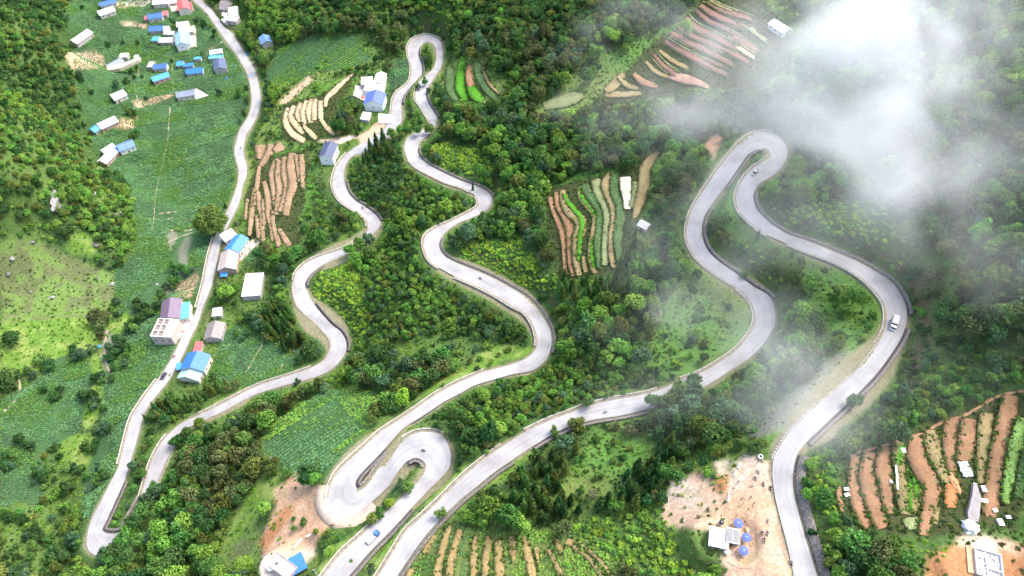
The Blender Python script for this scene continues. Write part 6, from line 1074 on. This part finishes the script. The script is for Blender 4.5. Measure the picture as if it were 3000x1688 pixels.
# ------------------------------------------------------------------ vehicles
TYRE = mat('tyre_black', (.02,.02,.02), .9); STEEL = mat('steel_grey', (.35,.36,.38), .4, .1, 2, .5, .6); LAMP = mat('lamp_glass', (.8,.8,.75), .15, .05, 1, .6); RLAMP = mat('lamp_red', (.5,.02,.02), .3)
def wheel(parent, x, y, r, w_=.24):
    t = MB(); t.tube((x, y - w_ / 2, r), (x, y + w_ / 2, r), r, n=16); o = t.obj('wheel', TYRE, parent); MB().tube((x, y - w_ / 2 - .02, r), (x, y + w_ / 2 + .02, r), r * .55, n=12).obj('rim', STEEL, o)
def loft(secs):
    """rounded body from (x, half width, z bottom, z top) sections"""
    m = MB(); V = []
    for x, hw, z0, z1 in secs: V += [(x, -hw, z0), (x, hw, z0), (x, hw, z0 + (z1 - z0) * .75), (x, hw * .86, z1), (x, -hw * .86, z1), (x, -hw, z0 + (z1 - z0) * .75)]
    n = len(secs); F = [(i * 6 + k, (i + 1) * 6 + k, (i + 1) * 6 + (k + 1) % 6, i * 6 + (k + 1) % 6) for i in range(n - 1) for k in range(6)] + [tuple(range(5, -1, -1)), tuple((n - 1) * 6 + k for k in range(6))]
    return m.add(V, [tuple(reversed(f)) for f in F])
def heading(X1, Y1, X2, Y2):
    a_, b_ = at(X1, Y1), at(X2, Y2); return math.atan2(b_[1] - a_[1], b_[0] - a_[0])
def road_z(x, y):
    best = min(((np.min(np.hypot(R[:, 0] - x, R[:, 1] - y)), R[np.argmin(np.hypot(R[:, 0] - x, R[:, 1] - y)), 6]) for R in ROADS)); return float(best[1]) + .05
def on_road(X, Y):
    z = 50.0
    for _ in range(30):
        x, y = unproj(X, Y, z); z = z + .6 * (road_z(float(x), float(y)) - z)
    return float(x), float(y), z
def truck(X, Y, hd, cab, bed, lab, L=5.6, W_=1.95, cover=False):
    x, y, z = on_road(X, Y); o = empty('truck', (x, y, z), hd, label=lab, cat='truck', group='vehicles on the roads'); cb = mat('cab_%s' % lab[:4], cab, .35, .05, 2, .5); h = L / 2
    c = loft([(h - 1.7, W_ / 2, .55, 2.1), (h - .5, W_ / 2, .5, 2.12), (h - .1, W_ / 2 * .96, .5, 1.35), (h, W_ / 2 * .92, .5, 1.1)]).obj('cab', cb, o); m = MB(); m.add([(h - .46, -W_ * .40, 2.0), (h - .46, W_ * .40, 2.0), (h - .09, W_ * .42, 1.42), (h - .09, -W_ * .42, 1.42)], [(0, 1, 2, 3), (3, 2, 1, 0)]); m.v = [(v[0] + .03, v[1], v[2] + .03) for v in m.v]; m.obj('windscreen', M_GLASS, c)
    for s in (-1, 1): MB().box(h - 1.05, s * (W_ / 2 + .01), 1.62, .8, .04, .45).obj('side_window', M_GLASS, c); MB().box(h + .01, s * W_ * .36, .8, .06, .28, .2).obj('headlight', LAMP, c); MB().box(h - .25, s * (W_ / 2 + .16), 1.55, .08, .2, .35).obj('mirror', BLK, c)
    bd = mat('bed_%s' % lab[:4], bed, .6, .15, 2); MB().box(-.2, 0, .62, L - .6, W_ * .5, .2).obj('chassis', BLK, o)
    if cover: cg = MB().box(-.95, 0, 1.75, L - 2.0, W_, 2.0).obj('cargo_box', bd, o); MB().box(-.95, 0, 2.79, L - 1.9, W_ + .06, .08).obj('box_roof', mat('grey_canvas', (.42,.42,.42)), cg); MB().box(h - 1.93, 0, 2.2, .1, W_ * .9, 1.0).obj('front_panel', BLK, cg)
    else:
        MB().box(-.95, 0, .85, L - 1.95, W_, .14).obj('flatbed', bd, o)
        for s in (-1, 1): MB().box(-.95, s * (W_ / 2 - .04), 1.1, L - 1.95, .06, .36).obj('side_board', bd, o)
        MB().box(-h + .03, 0, 1.1, .06, W_ - .14, .36).obj('tail_board', bd, o)
    for wx in (h - .9, -h + 1.1):
        for s in (-1, 1): wheel(o, wx, s * (W_ / 2 - .14), .42)
    return o
truck(939, 1353, heading(925, 1366, 953, 1339), (.04,.17,.50), (.62,.58,.56), 'blue cab truck with empty pale flatbed driving up the lower leg'); truck(2245, 818, heading(2252, 790, 2238, 845), (.82,.82,.82), (.40,.40,.41), 'white cab truck with grey covered load coming down the right hand bend', L=6.6, W_=2.15, cover=True)
def car(X, Y, hd, col_, lab, L=4.4, W_=1.8, H_=1.5, jeep=False):
    x, y, z = on_road(X, Y); o = empty('car', (x, y, z), hd, label=lab, cat='car', group='vehicles on the roads'); cm = mat('car_%s' % lab[:6], col_, .25, .05, 2, .5); h = L / 2
    b_ = loft([(-h, W_ / 2 * .88, .35, .85), (-h + .3, W_ / 2, .25, .95), (h - .4, W_ / 2, .25, .92), (h, W_ / 2 * .86, .35, .7)]).obj('body', cm, o); t0, t1 = (-h + .1, h - 1.3) if jeep else (-h + .7, h - 1.25)
    g_ = loft([(t0, W_ * .40, .9, 1.0), (t0 + (.15 if jeep else .55), W_ * .42, .9, H_), (t1 - .55, W_ * .42, .9, H_), (t1, W_ * .42, .9, 1.0)]).obj('cabin_glass', M_GLASS, o); MB().box((t0 + t1) / 2, 0, H_ + .02, (t1 - t0) * .58, W_ * .74, .06).obj('roof', cm, o)
    for s in (-1, 1): MB().box(h - .03, s * W_ * .34, .65, .08, .3, .14).obj('headlight', LAMP, b_); MB().box(-h + .03, s * W_ * .34, .7, .08, .28, .14).obj('tail_light', RLAMP, b_)
    if jeep: MB().tube((-h - .12, 0, .85), (-h + .02, 0, .85), .33, n=14).obj('spare_wheel', TYRE, o); MB().box(-.3, 0, H_ + .14, 1.6, 1.2, .1).obj('roof_rack', STEEL, o)
    for wx in (h - .85, -h + .8):
        for s in (-1, 1): wheel(o, wx, s * (W_ / 2 - .1), .34 if not jeep else .4, .2)
car(412, 947, heading(418, 935, 404, 957), (.05,.05,.06), 'black car on the valley road above the conifer row'); car(1897, 438, heading(1905, 430, 1888, 448), (.30,.31,.31), 'grey jeep with spare wheel half veiled by mist below the misty hairpin', 4.6, 1.85, 1.85, True); car(521, 34, heading(515, 28, 530, 44), (.75,.76,.78), 'white car at the left edge of the valley road near the top')
# ------------------------------------------------------------------ people and motorbikes
SKIN = mat('skin', (.45,.27,.18), .6); CL = {k: mat('cloth_' + k, v, .9, .1, 6) for k, v in dict(white=(.75,.74,.72), black=(.02,.02,.025), red=(.5,.05,.04), blue=(.06,.12,.35), grey=(.2,.2,.22), denim=(.06,.09,.18), khaki=(.3,.25,.16), pink=(.6,.25,.28)).items()}
def body(joints, edges, radii, cols):
    """one continuous skinned figure; faces take skin, top or trouser cloth by their nearest joint"""
    me = bpy.data.meshes.new('b'); me.from_pydata(joints, edges, []); ob = bpy.data.objects.new('b', me); C.objects.link(ob); ob.modifiers.new('s', 'SKIN'); sv = me.skin_vertices[0].data
    for i, r in enumerate(radii): sv[i].radius = r
    sv[0].use_root = True; su = ob.modifiers.new('u', 'SUBSURF'); su.levels = 1; su.render_levels = 1
    out = bpy.data.meshes.new_from_object(ob.evaluated_get(bpy.context.evaluated_depsgraph_get())); bpy.data.objects.remove(ob); out.name = 'person'
    J = np.array(joints); out.materials.clear()
    for m_ in (SKIN, 'TOP', 'LEG'): pass
    idx = [int(cols[int(np.argmin(((J - np.array(p.center)) ** 2).sum(1)))]) for p in out.polygons]
    out['idx'] = 1; out.polygons.foreach_set('use_smooth', [True] * len(out.polygons)); return out, idx
EDG = [(0,1),(1,2),(2,3),(3,4),(2,5),(5,6),(6,7),(7,8),(2,9),(9,10),(10,11),(11,12),(0,13),(13,14),(14,15),(15,16),(0,17),(17,18),(18,19),(19,20)]
RAD = [(.15,.12),(.15,.11),(.13,.10),(.06,.06),(.10,.115),(.07,.07),(.05,.05),(.037,.037),(.045,.025),(.07,.07),(.05,.05),(.037,.037),(.045,.025),(.10,.10),(.07,.07),(.045,.045),(.05,.04),(.10,.10),(.07,.07),(.045,.045),(.05,.04)]
COLI = [2,1,1,0,0,1,1,0,0,1,1,0,0,2,2,2,2,2,2,2,2]
STAND = [(0,0,.95),(0,0,1.15),(0,0,1.42),(0,.01,1.54),(0,.03,1.68),(.20,0,1.40),(.25,-.03,1.13),(.26,.05,.88),(.26,.08,.78),(-.20,0,1.40),(-.25,-.03,1.13),(-.25,.06,.88),(-.25,.09,.78),(.10,0,.88),(.11,.03,.48),(.11,-.02,.08),(.12,.14,.04),(-.10,0,.88),(-.12,.06,.48),(-.12,-.04,.08),(-.13,.12,.04)]
RIDE = [(0,-.1,.82),(0,-.05,1.02),(0,.05,1.28),(0,.09,1.39),(0,.13,1.53),(.20,.05,1.26),(.27,.28,1.06),(.28,.52,1.02),(.28,.60,1.0),(-.20,.05,1.26),(-.27,.28,1.06),(-.28,.52,1.02),(-.28,.60,1.0),(.12,.0,.80),(.20,.34,.72),(.20,.22,.30),(.20,.36,.26),(-.12,.0,.80),(-.20,.34,.72),(-.20,.22,.30),(-.20,.36,.26)]
B_ST, I_ST = body(STAND, EDG, RAD, COLI); B_RI, I_RI = body(RIDE, EDG, RAD, COLI)
def dress(base, idx, top, leg):
    k = (base.name, top, leg)
    if k in MAT: return MAT[k]
    me = base.copy(); me.materials.clear()
    for m_ in (SKIN, CL[top], CL[leg]): me.materials.append(m_)
    me.polygons.foreach_set('material_index', idx); MAT[k] = me; return me
def head_bits(o, hz, hy, helmet):
    """hair or helmet, with a simple face on the front of the head"""
    if helmet: MB().lathe([(.13, -.04), (.145, .04), (.12, .12), (.05, .17), (.01, .175)], (0, hy, hz + .02), 12).obj('helmet', CL[helmet], o, True)
    else: MB().lathe([(.115, -.03), (.12, .05), (.09, .11), (.02, .135)], (0, hy - .02, hz + .02), 12).obj('hair', CL['black'], o, True)
    MB().box(0, hy + .12, hz - .02, .03, .04, .05).obj('nose', SKIN, o)
    for s in (-1, 1): MB().box(s * .035, hy + .108, hz + .005, .025, .02, .012).obj('eye', CL['black'], o); MB().box(s * .105, hy, hz - .01, .03, .04, .06).obj('ear', SKIN, o)
def person(X, Y, top, leg, lab, rz=None, helmet=None):
    x, y, z = at(X, Y); o = link('person', dress(B_ST, I_ST, top, leg)); o.location = (x, y, z + .02); o.rotation_euler = (0, 0, random.uniform(0, 6.28) if rz is None else rz); head_bits(o, 1.68, .03, helmet); return setp(o, lab, 'person', 'people at the viewpoint')
def bike_parts(col_):
    p = {}; p['front_wheel'] = (MB().tube((-.05, .62, .3), (.05, .62, .3), .30, n=16), TYRE); p['rear_wheel'] = (MB().tube((-.06, -.62, .3), (.06, -.62, .3), .30, n=16), TYRE)
    p['body'] = (loft([(-.75, .10, .55, .72), (-.4, .15, .38, .74), (.05, .16, .28, .60), (.3, .12, .35, .85), (.45, .16, .5, 1.0), (.55, .10, .6, .95)]), mat('bike_%s' % col_, CLC[col_], .3, .05, 2, .5)); p['body'][0].v = [(-v[1], v[0], v[2]) for v in p['body'][0].v]
    p['seat'] = (MB().box(0, -.28, .80, .28, .75, .10, taper=.8), BLK); p['handlebar'] = (MB().tube((-.34, .42, 1.0), (.34, .42, 1.0), .025, n=6), STEEL); p['fork'] = (MB().tube((0, .42, .95), (0, .62, .3), .04, n=6), STEEL)
    p['headlight'] = (MB().lathe([(.09, -.03), (.07, .04)], (0, .58, .86), 10), LAMP); p['exhaust'] = (MB().tube((.16, -.1, .3), (.17, -.85, .42), .045, n=6), STEEL); return p
CLC = dict(white=(.75,.75,.75), black=(.02,.02,.02), red=(.45,.04,.04), blue=(.05,.1,.35), grey=(.25,.25,.27)); BPROTO = {}
def motorbike(X, Y, hd, col_, lab, rider=None, on_rd=False, rlab=None):
    x, y, z = on_road(X, Y) if on_rd else at(X, Y); z += .02; o = empty('motorbike', (x, y, z), hd - PI / 2, label=lab, cat='motorbike', group='motorbikes')
    if col_ not in BPROTO: BPROTO[col_] = {k: m.mesh(k, mt) for k, (m, mt) in bike_parts(col_).items()}
    for k, me in BPROTO[col_].items():
        w_ = link('wheel' if 'wheel' in k else k, me, o)
        if 'body' == k:
            for s in (-1, 1): MB().tube((s * .25, .45, 1.0), (s * .3, .42, 1.18), .02, n=5).obj('mirror', BLK, w_)
    if rider:
        r = link('person', dress(B_RI, I_RI, rider[0], rider[1])); r.location = (x, y, z); r.rotation_euler = (0, 0, hd - PI / 2); head_bits(r, 1.53, .13, rider[2]); setp(r, rlab, 'person', 'people on motorbikes')
for a_ in [(1912,1159,2.4,'white','white motorbike parked on the upper edge of the viewpoint yard',('black','denim','white'),False,'rider in black with white helmet at the upper edge of the viewpoint yard'),(1906,1187,1.7,'white','white motorbike topmost of the three crossing the yard',('white','grey','white'),False,'rider in white, topmost of the three crossing the yard'),(1899,1204,1.6,'grey','grey motorbike second of the three crossing the yard',('grey','black','white'),False,'rider in grey, second of the three crossing the yard'),
    (1919,1218,1.4,'red','red motorbike nearest the road in the upper yard',('grey','denim','white'),False,'rider in grey on the red motorbike in the upper yard'),(1892,1223,.1,'white','white motorbike parked sideways in the middle of the yard'),(1937,1229,1.5,'black','black motorbike on the edge of the road by the yard',('black','black','grey'),False,'rider in black on the edge of the road by the yard'),(1930,1311,1.2,'grey','grey motorbike right of the topmost blue parasol'),
    (1916,1341,1.3,'black','black motorbike, left of the three parked by the kiosk',('black','grey','white'),False,'rider in black, left of the three by the kiosk'),(1930,1342,1.3,'white','white motorbike, right of the three parked by the kiosk',('grey','black','white'),False,'rider in grey, right of the three by the kiosk'),(1922,1359,1.4,'black','black motorbike, lowest of the three parked by the kiosk'),(1989,1415,1.9,'white','white motorbike on the left edge of the road at the bottom',('black','grey','white'),True,'rider in black on the left edge of the road at the bottom'),
    (1065,1134,2.9,'black','black motorbike leaning through the double hairpin',('black','black','black'),True,'rider in black leaning through the double hairpin'),(912,524,-.9,'black','black motorbike on the bend under the wooded knoll',('black','denim','black'),True,'rider in black on the bend under the wooded knoll'),(1522,1037,.3,'white','white motorbike on the upper road above the trees',('white','black','white'),True,'rider in white on the upper road above the trees'),(1208,701,-.5,'grey','grey motorbike above the concrete retaining wall',('grey','khaki','grey'),True,'rider in grey above the concrete retaining wall'),
    (438,898,1.1,'red','red motorbike on the valley road beside the royal blue roof',('red','black','white'),True,'rider in red on the valley road beside the royal blue roof'),(428,944,1.2,'black','black motorbike parked by the road right of the black car'),(721,364,1.2,'black','x') if 0 else (606,374,1.4,'grey','grey motorbike on the valley road in mid picture',('grey','black','grey'),True,'rider in grey on the valley road in mid picture'),(836,1322,.2,'red','red motorbike parked beside the light bush on the dirt yard')]: motorbike(*a_[:5], rider=(a_[5] if len(a_) > 5 else None), on_rd=(a_[6] if len(a_) > 6 else False), rlab=(a_[7] if len(a_) > 7 else None))
for a_ in [(1903,1166,'white','khaki','person in white standing below the uppermost motorbike'),(1854,1215,'black','denim','person in black standing alone left of the riders'),(1842,1232,'black','grey','person in black beside the long white barrier'),(1862,1258,'grey','black','person in grey, leftmost in the middle of the yard'),(1870,1252,'white','grey','person in white left of the centre of the yard'),(1886,1253,'grey','denim','person in grey right of the centre of the yard'),(1865,1271,'white','white','person all in white in the middle of the yard'),(1893.7,1269,'blue','denim','person in blue in the middle of the yard'),(1890.5,1278,'black','grey','person in black below the one in blue'),
    (1880,1283,'red','denim','person in red in the middle of the yard'),(1850,1300,'black','black','person in black just above the topmost blue parasol'),(1822.5,1265,'black','khaki','person in black on the left rim of the yard below the long barrier'),(1871,1315,'black','grey','person in black at the right rim of the topmost parasol'),(1852,1384,'red','black','person in red left of the lowest parasol'),(1833.7,1246,'red','black','person in red at the end of the long white barrier'),(2423,1172 + 60,'black','black','x')][:15]: person(*a_)
# dark water buffalo-like shape on the terrace and the white rimmed well
wl = empty('well', at(1911.7, 1150), label='white rimmed round well at the upper corner of the viewpoint yard', cat='well'); m = MB(); n = 16
for k in range(n):
    a0, a1 = 2 * PI * k / n, 2 * PI * (k + 1) / n; m.add([(.55 * math.cos(a0), .55 * math.sin(a0), .7), (.85 * math.cos(a0), .85 * math.sin(a0), .7), (.85 * math.cos(a1), .85 * math.sin(a1), .7), (.55 * math.cos(a1), .55 * math.sin(a1), .7), (.55 * math.cos(a0), .55 * math.sin(a0), 0), (.85 * math.cos(a0), .85 * math.sin(a0), 0), (.85 * math.cos(a1), .85 * math.sin(a1), 0), (.55 * math.cos(a1), .55 * math.sin(a1), 0)], [(0, 1, 2, 3), (1, 5, 6, 2), (0, 3, 7, 4)])
m.obj('rim', WHT, wl); MB().lathe([(.56, .1), (.56, .16)], n=14).obj('water_surface', BLK, wl)
# narrow footpaths
M_RUT = mat('wheel_rut', (.40,.29,.21), .95, .2, .9)
def footpath(pts, w_=3.0):
    P = catmull([list(p) + [0] for p in pts], 4.0)[:, :2]; d = np.gradient(P, axis=0); d /= np.maximum(np.linalg.norm(d, axis=1), 1e-6)[:, None]; nn = np.stack([-d[:, 1], d[:, 0]], 1); hw = w_ / 2 * np.array([random.uniform(.6, 1.3) for _ in P])[:, None]
    V = []
    for q in (P + nn * hw, P, P - nn * hw):
        x, y, z = ground(q[:, 0], q[:, 1]); V.append(np.stack([x, y, z + .16], 1))
    V = np.stack(V, 1); n = len(P); Ii = np.arange(n * 3).reshape(n, 3); qd = np.stack([Ii[:-1, :-1], Ii[:-1, 1:], Ii[1:, 1:], Ii[1:, :-1]], -1).reshape(-1, 4)
    if np.cross(V[1, 0] - V[0, 0], V[0, 1] - V[0, 0])[2] > 0: qd = qd[:, ::-1]
    setp(link('path', np_mesh('path', V.reshape(-1, 3), qd, [mat('path_clay', (.30,.175,.095), .95, .25, .8) if w_ > 7.2 else M_RUT if w_ < 2 else mat('path_earth', (.30,.25,.17), .95, .25, .8)])), kind='structure')
for p in [[(1066,88),(1065,72),(1058,48),(1040,25),(1018,0)],[(338,208),(340,225),(346,252),(337,270),(335,290),(342,300),(355,308)],[(428,270),(424,320),(420,365),(405,430),(392,490),(386,560),(382,580)],[(400,588),(452,575)],[(405,618),(450,598),(485,585)],[(400,538),(450,532)],[(425,408),(500,395)],[(560,105),(540,118),(522,128),(518,150)],[(350,150),(347,190)],
          [(436,145),(433,185),(435,230)],[(708,830),(735,850),(742,865),(738,885)],[(705,950),(704,930),(712,915)],[(2136,1350),(2165,1370),(2190,1400),(2200,1430),(2202,1445)],[(2116,1449),(2118,1400),(2121,1370)],[(1742,1449),(1755,1420)],[(270,830),(262,880),(268,915),(275,935)],[(80,60),(90,95),(92,100)],[(1566,1200),(1563,1220),(1578,1245),(1570,1262)],[(650,800),(660,860),(640,900),(612,950)],[(2136,1152),(2156,1139),(2231,1119),(2281,1101),(2331,1087),(2356,1069),(2431,1042),(2506,999),(2590,980)],[(10,1035),(45,1000),(50,965),(40,940)],[(420,552),(434,549)],[(464,555),(487,552)],[(457,583),(484,578)]]: footpath(p, 7.5 if p[0] == (2136, 1152) else (5.0 if p[0][0] in (10, 270) else 2.8))

for p in [[(1990,1400),(1950,1395),(1900,1425),(1860,1428),(1822,1410)],[(1975,1300),(1960,1330),(1965,1375),(1985,1410)],[(1945,1250),(1915,1275),(1890,1310)],[(1940,1190),(1915,1240),(1900,1300),(1905,1400),(1900,1449)],[(818,1290),(790,1320),(760,1370),(735,1420)],[(822,1300),(800,1330),(772,1380),(745,1420)]]: footpath(p, 1.6)
# ------------------------------------------------------------------ drifting mist: one closed body of real volume between the camera and the slope
PUFF = [  # picture x, y, metres above the ground, radii (along picture x, depth, height), strength
 (2330,10,60,60,56,24,.60),(2230,100,55,58,50,24,.72),(2150,40,50,44,40,20,.55),(2120,215,50,50,44,22,.60),(2030,290,46,44,36,18,.60),(2190,320,48,50,40,20,.52),(2070,150,46,42,34,18,.5),(2290,420,42,44,34,16,.5),(2110,420,40,40,32,14,.42),(1950,250,40,38,28,14,.5),(2000,410,34,26,22,12,.34),
 (2420,100,50,44,46,18,.16),(2480,10,50,44,40,18,.14),(2360,280,46,48,46,18,.30),(2200,540,36,50,40,12,.24),(2350,560,36,50,40,12,.22),(2050,490,34,40,30,12,.26),
 (1800,180,40,54,42,14,.30),(1900,110,44,46,38,16,.30),(1980,20,44,46,46,16,.28),(1650,60,38,50,34,12,.24),(1580,210,32,42,26,12,.27),(1690,110,34,36,26,12,.18),(1780,300,34,46,32,14,.26),(1400,260,28,30,16,10,.18),(1500,290,28,34,20,10,.18),(1480,100,28,36,24,10,.16),
 (1760,420,30,38,34,12,.30),(1830,330,32,32,28,12,.32),(1710,760,24,24,24,11,.48),(1770,700,24,34,28,12,.24),(1650,560,24,28,32,12,.20),(1640,680,24,26,30,12,.22),(1820,850,24,34,28,12,.30),(1950,930,22,36,26,11,.42),(1900,1000,20,30,20,9,.44),(2060,960,22,34,28,10,.34),(1980,850,24,30,28,11,.36),(2020,1080,18,28,26,9,.28),(2120,980,18,26,22,8,.18),(1960,1130,16,24,16,8,.16),(1580,860,22,34,28,10,.10),(1700,1000,20,34,20,9,.18),
 (1850,520,26,44,44,12,.18),(1700,250,30,44,24,10,.22),(1560,380,26,36,20,9,.14),(2150,620,28,50,24,9,.18),(2300,500,34,44,26,12,.24),(2490,470,36,36,30,12,.16),(2520,260,42,40,40,14,.14),(2400,650,32,40,32,12,.18),(2540,640,34,40,34,14,.20),(1930,640,26,34,30,12,.20),(2250,900,22,40,30,9,.08),(2400,850,22,44,30,10,.08)]
pc_ = ground([p[0] for p in PUFF], [p[1] for p in PUFF], np.array([p[2] for p in PUFF], float)); PC = [(float(a), float(b_), float(c_) + p[2]) for a, b_, c_, p in zip(*pc_, PUFF)]
lo = [min(q[i] - p[3 + i] for q, p in zip(PC, PUFF)) for i in range(3)]; hi = [max(q[i] + p[3 + i] for q, p in zip(PC, PUFF)) for i in range(3)]
g = bpy.data.node_groups.new('mist', 'GeometryNodeTree'); g.interface.new_socket('Geometry', in_out='INPUT', socket_type='NodeSocketGeometry'); g.interface.new_socket('Geometry', in_out='OUTPUT', socket_type='NodeSocketGeometry')
N_ = g.nodes.new; lk = g.links.new; gi, go = N_('NodeGroupInput'), N_('NodeGroupOutput'); pos = N_('GeometryNodeInputPosition')
wn = N_('ShaderNodeTexNoise'); wn.inputs['Scale'].default_value = .018; wn.inputs['Detail'].default_value = 2; lk(pos.outputs[0], wn.inputs['Vector'])
ws = N_('ShaderNodeVectorMath'); ws.operation = 'SUBTRACT'; ws.inputs[1].default_value = (.5, .5, .5); lk(wn.outputs['Color'], ws.inputs[0]); wm_ = N_('ShaderNodeVectorMath'); wm_.operation = 'SCALE'; wm_.inputs['Scale'].default_value = 62; lk(ws.outputs[0], wm_.inputs[0]); wp = N_('ShaderNodeVectorMath'); wp.operation = 'ADD'; lk(pos.outputs[0], wp.inputs[0]); lk(wm_.outputs[0], wp.inputs[1])
def M(op, a, b_=None, cl=False):
    n = N_('ShaderNodeMath'); n.operation = op; n.use_clamp = cl
    for i, v in enumerate((a, b_)):
        if v is None: continue
        if isinstance(v, (int, float)): n.inputs[i].default_value = v
        else: lk(v, n.inputs[i])
    return n.outputs[0]
tot = None
for q, p in zip(PC, PUFF):
    s = N_('ShaderNodeVectorMath'); s.operation = 'SUBTRACT'; lk(wp.outputs[0], s.inputs[0]); s.inputs[1].default_value = q; m_ = N_('ShaderNodeVectorMath'); m_.operation = 'MULTIPLY'; lk(s.outputs[0], m_.inputs[0]); m_.inputs[1].default_value = (1 / p[3], 1 / p[4], 1 / p[5])
    d = N_('ShaderNodeVectorMath'); d.operation = 'DOT_PRODUCT'; lk(m_.outputs[0], d.inputs[0]); lk(m_.outputs[0], d.inputs[1]); f = M('SUBTRACT', 1.0, d.outputs['Value'], True); f = M('MULTIPLY', M('MULTIPLY', f, f), p[6]); tot = f if tot is None else M('ADD', tot, f)
nz_ = N_('ShaderNodeTexNoise'); nz_.inputs['Scale'].default_value = .035; nz_.inputs['Detail'].default_value = 5; nz_.inputs['Roughness'].default_value = .6; lk(wp.outputs[0], nz_.inputs['Vector'])
wisp = M('MULTIPLY', M('SUBTRACT', nz_.outputs[0], .37, True), 5.2); dens = M('MULTIPLY', M('MULTIPLY', tot, M('ADD', wisp, .22)), .029)
vc = N_('GeometryNodeVolumeCube'); lk(dens, vc.inputs['Density']); vc.inputs['Min'].default_value = lo; vc.inputs['Max'].default_value = hi
for nm, k in (('X', 0), ('Y', 1), ('Z', 2)): vc.inputs['Resolution ' + nm].default_value = max(8, int((hi[k] - lo[k]) / 2.2))
mm = bpy.data.materials.new('mist_vapour'); mm.use_nodes = True; nd = mm.node_tree.nodes; nd.remove(nd['Principled BSDF']); pv = nd.new('ShaderNodeVolumePrincipled'); pv.inputs['Color'].default_value = (.91, .92, .935, 1); pv.inputs['Density'].default_value = 1.0; pv.inputs['Anisotropy'].default_value = .0; mm.node_tree.links.new(pv.outputs[0], nd['Material Output'].inputs['Volume'])
sm = N_('GeometryNodeSetMaterial'); sm.inputs['Material'].default_value = mm; lk(vc.outputs[0], sm.inputs[0]); lk(sm.outputs[0], go.inputs[0])
mist = link('mist', bpy.data.meshes.new('mist')); mist.data.materials.append(mm); md = mist.modifiers.new('vapour', 'NODES'); md.node_group = g; setp(mist, 'white mist drifting over the misty hairpin and the red terraces', kind='stuff')
print('mist box', lo, hi)
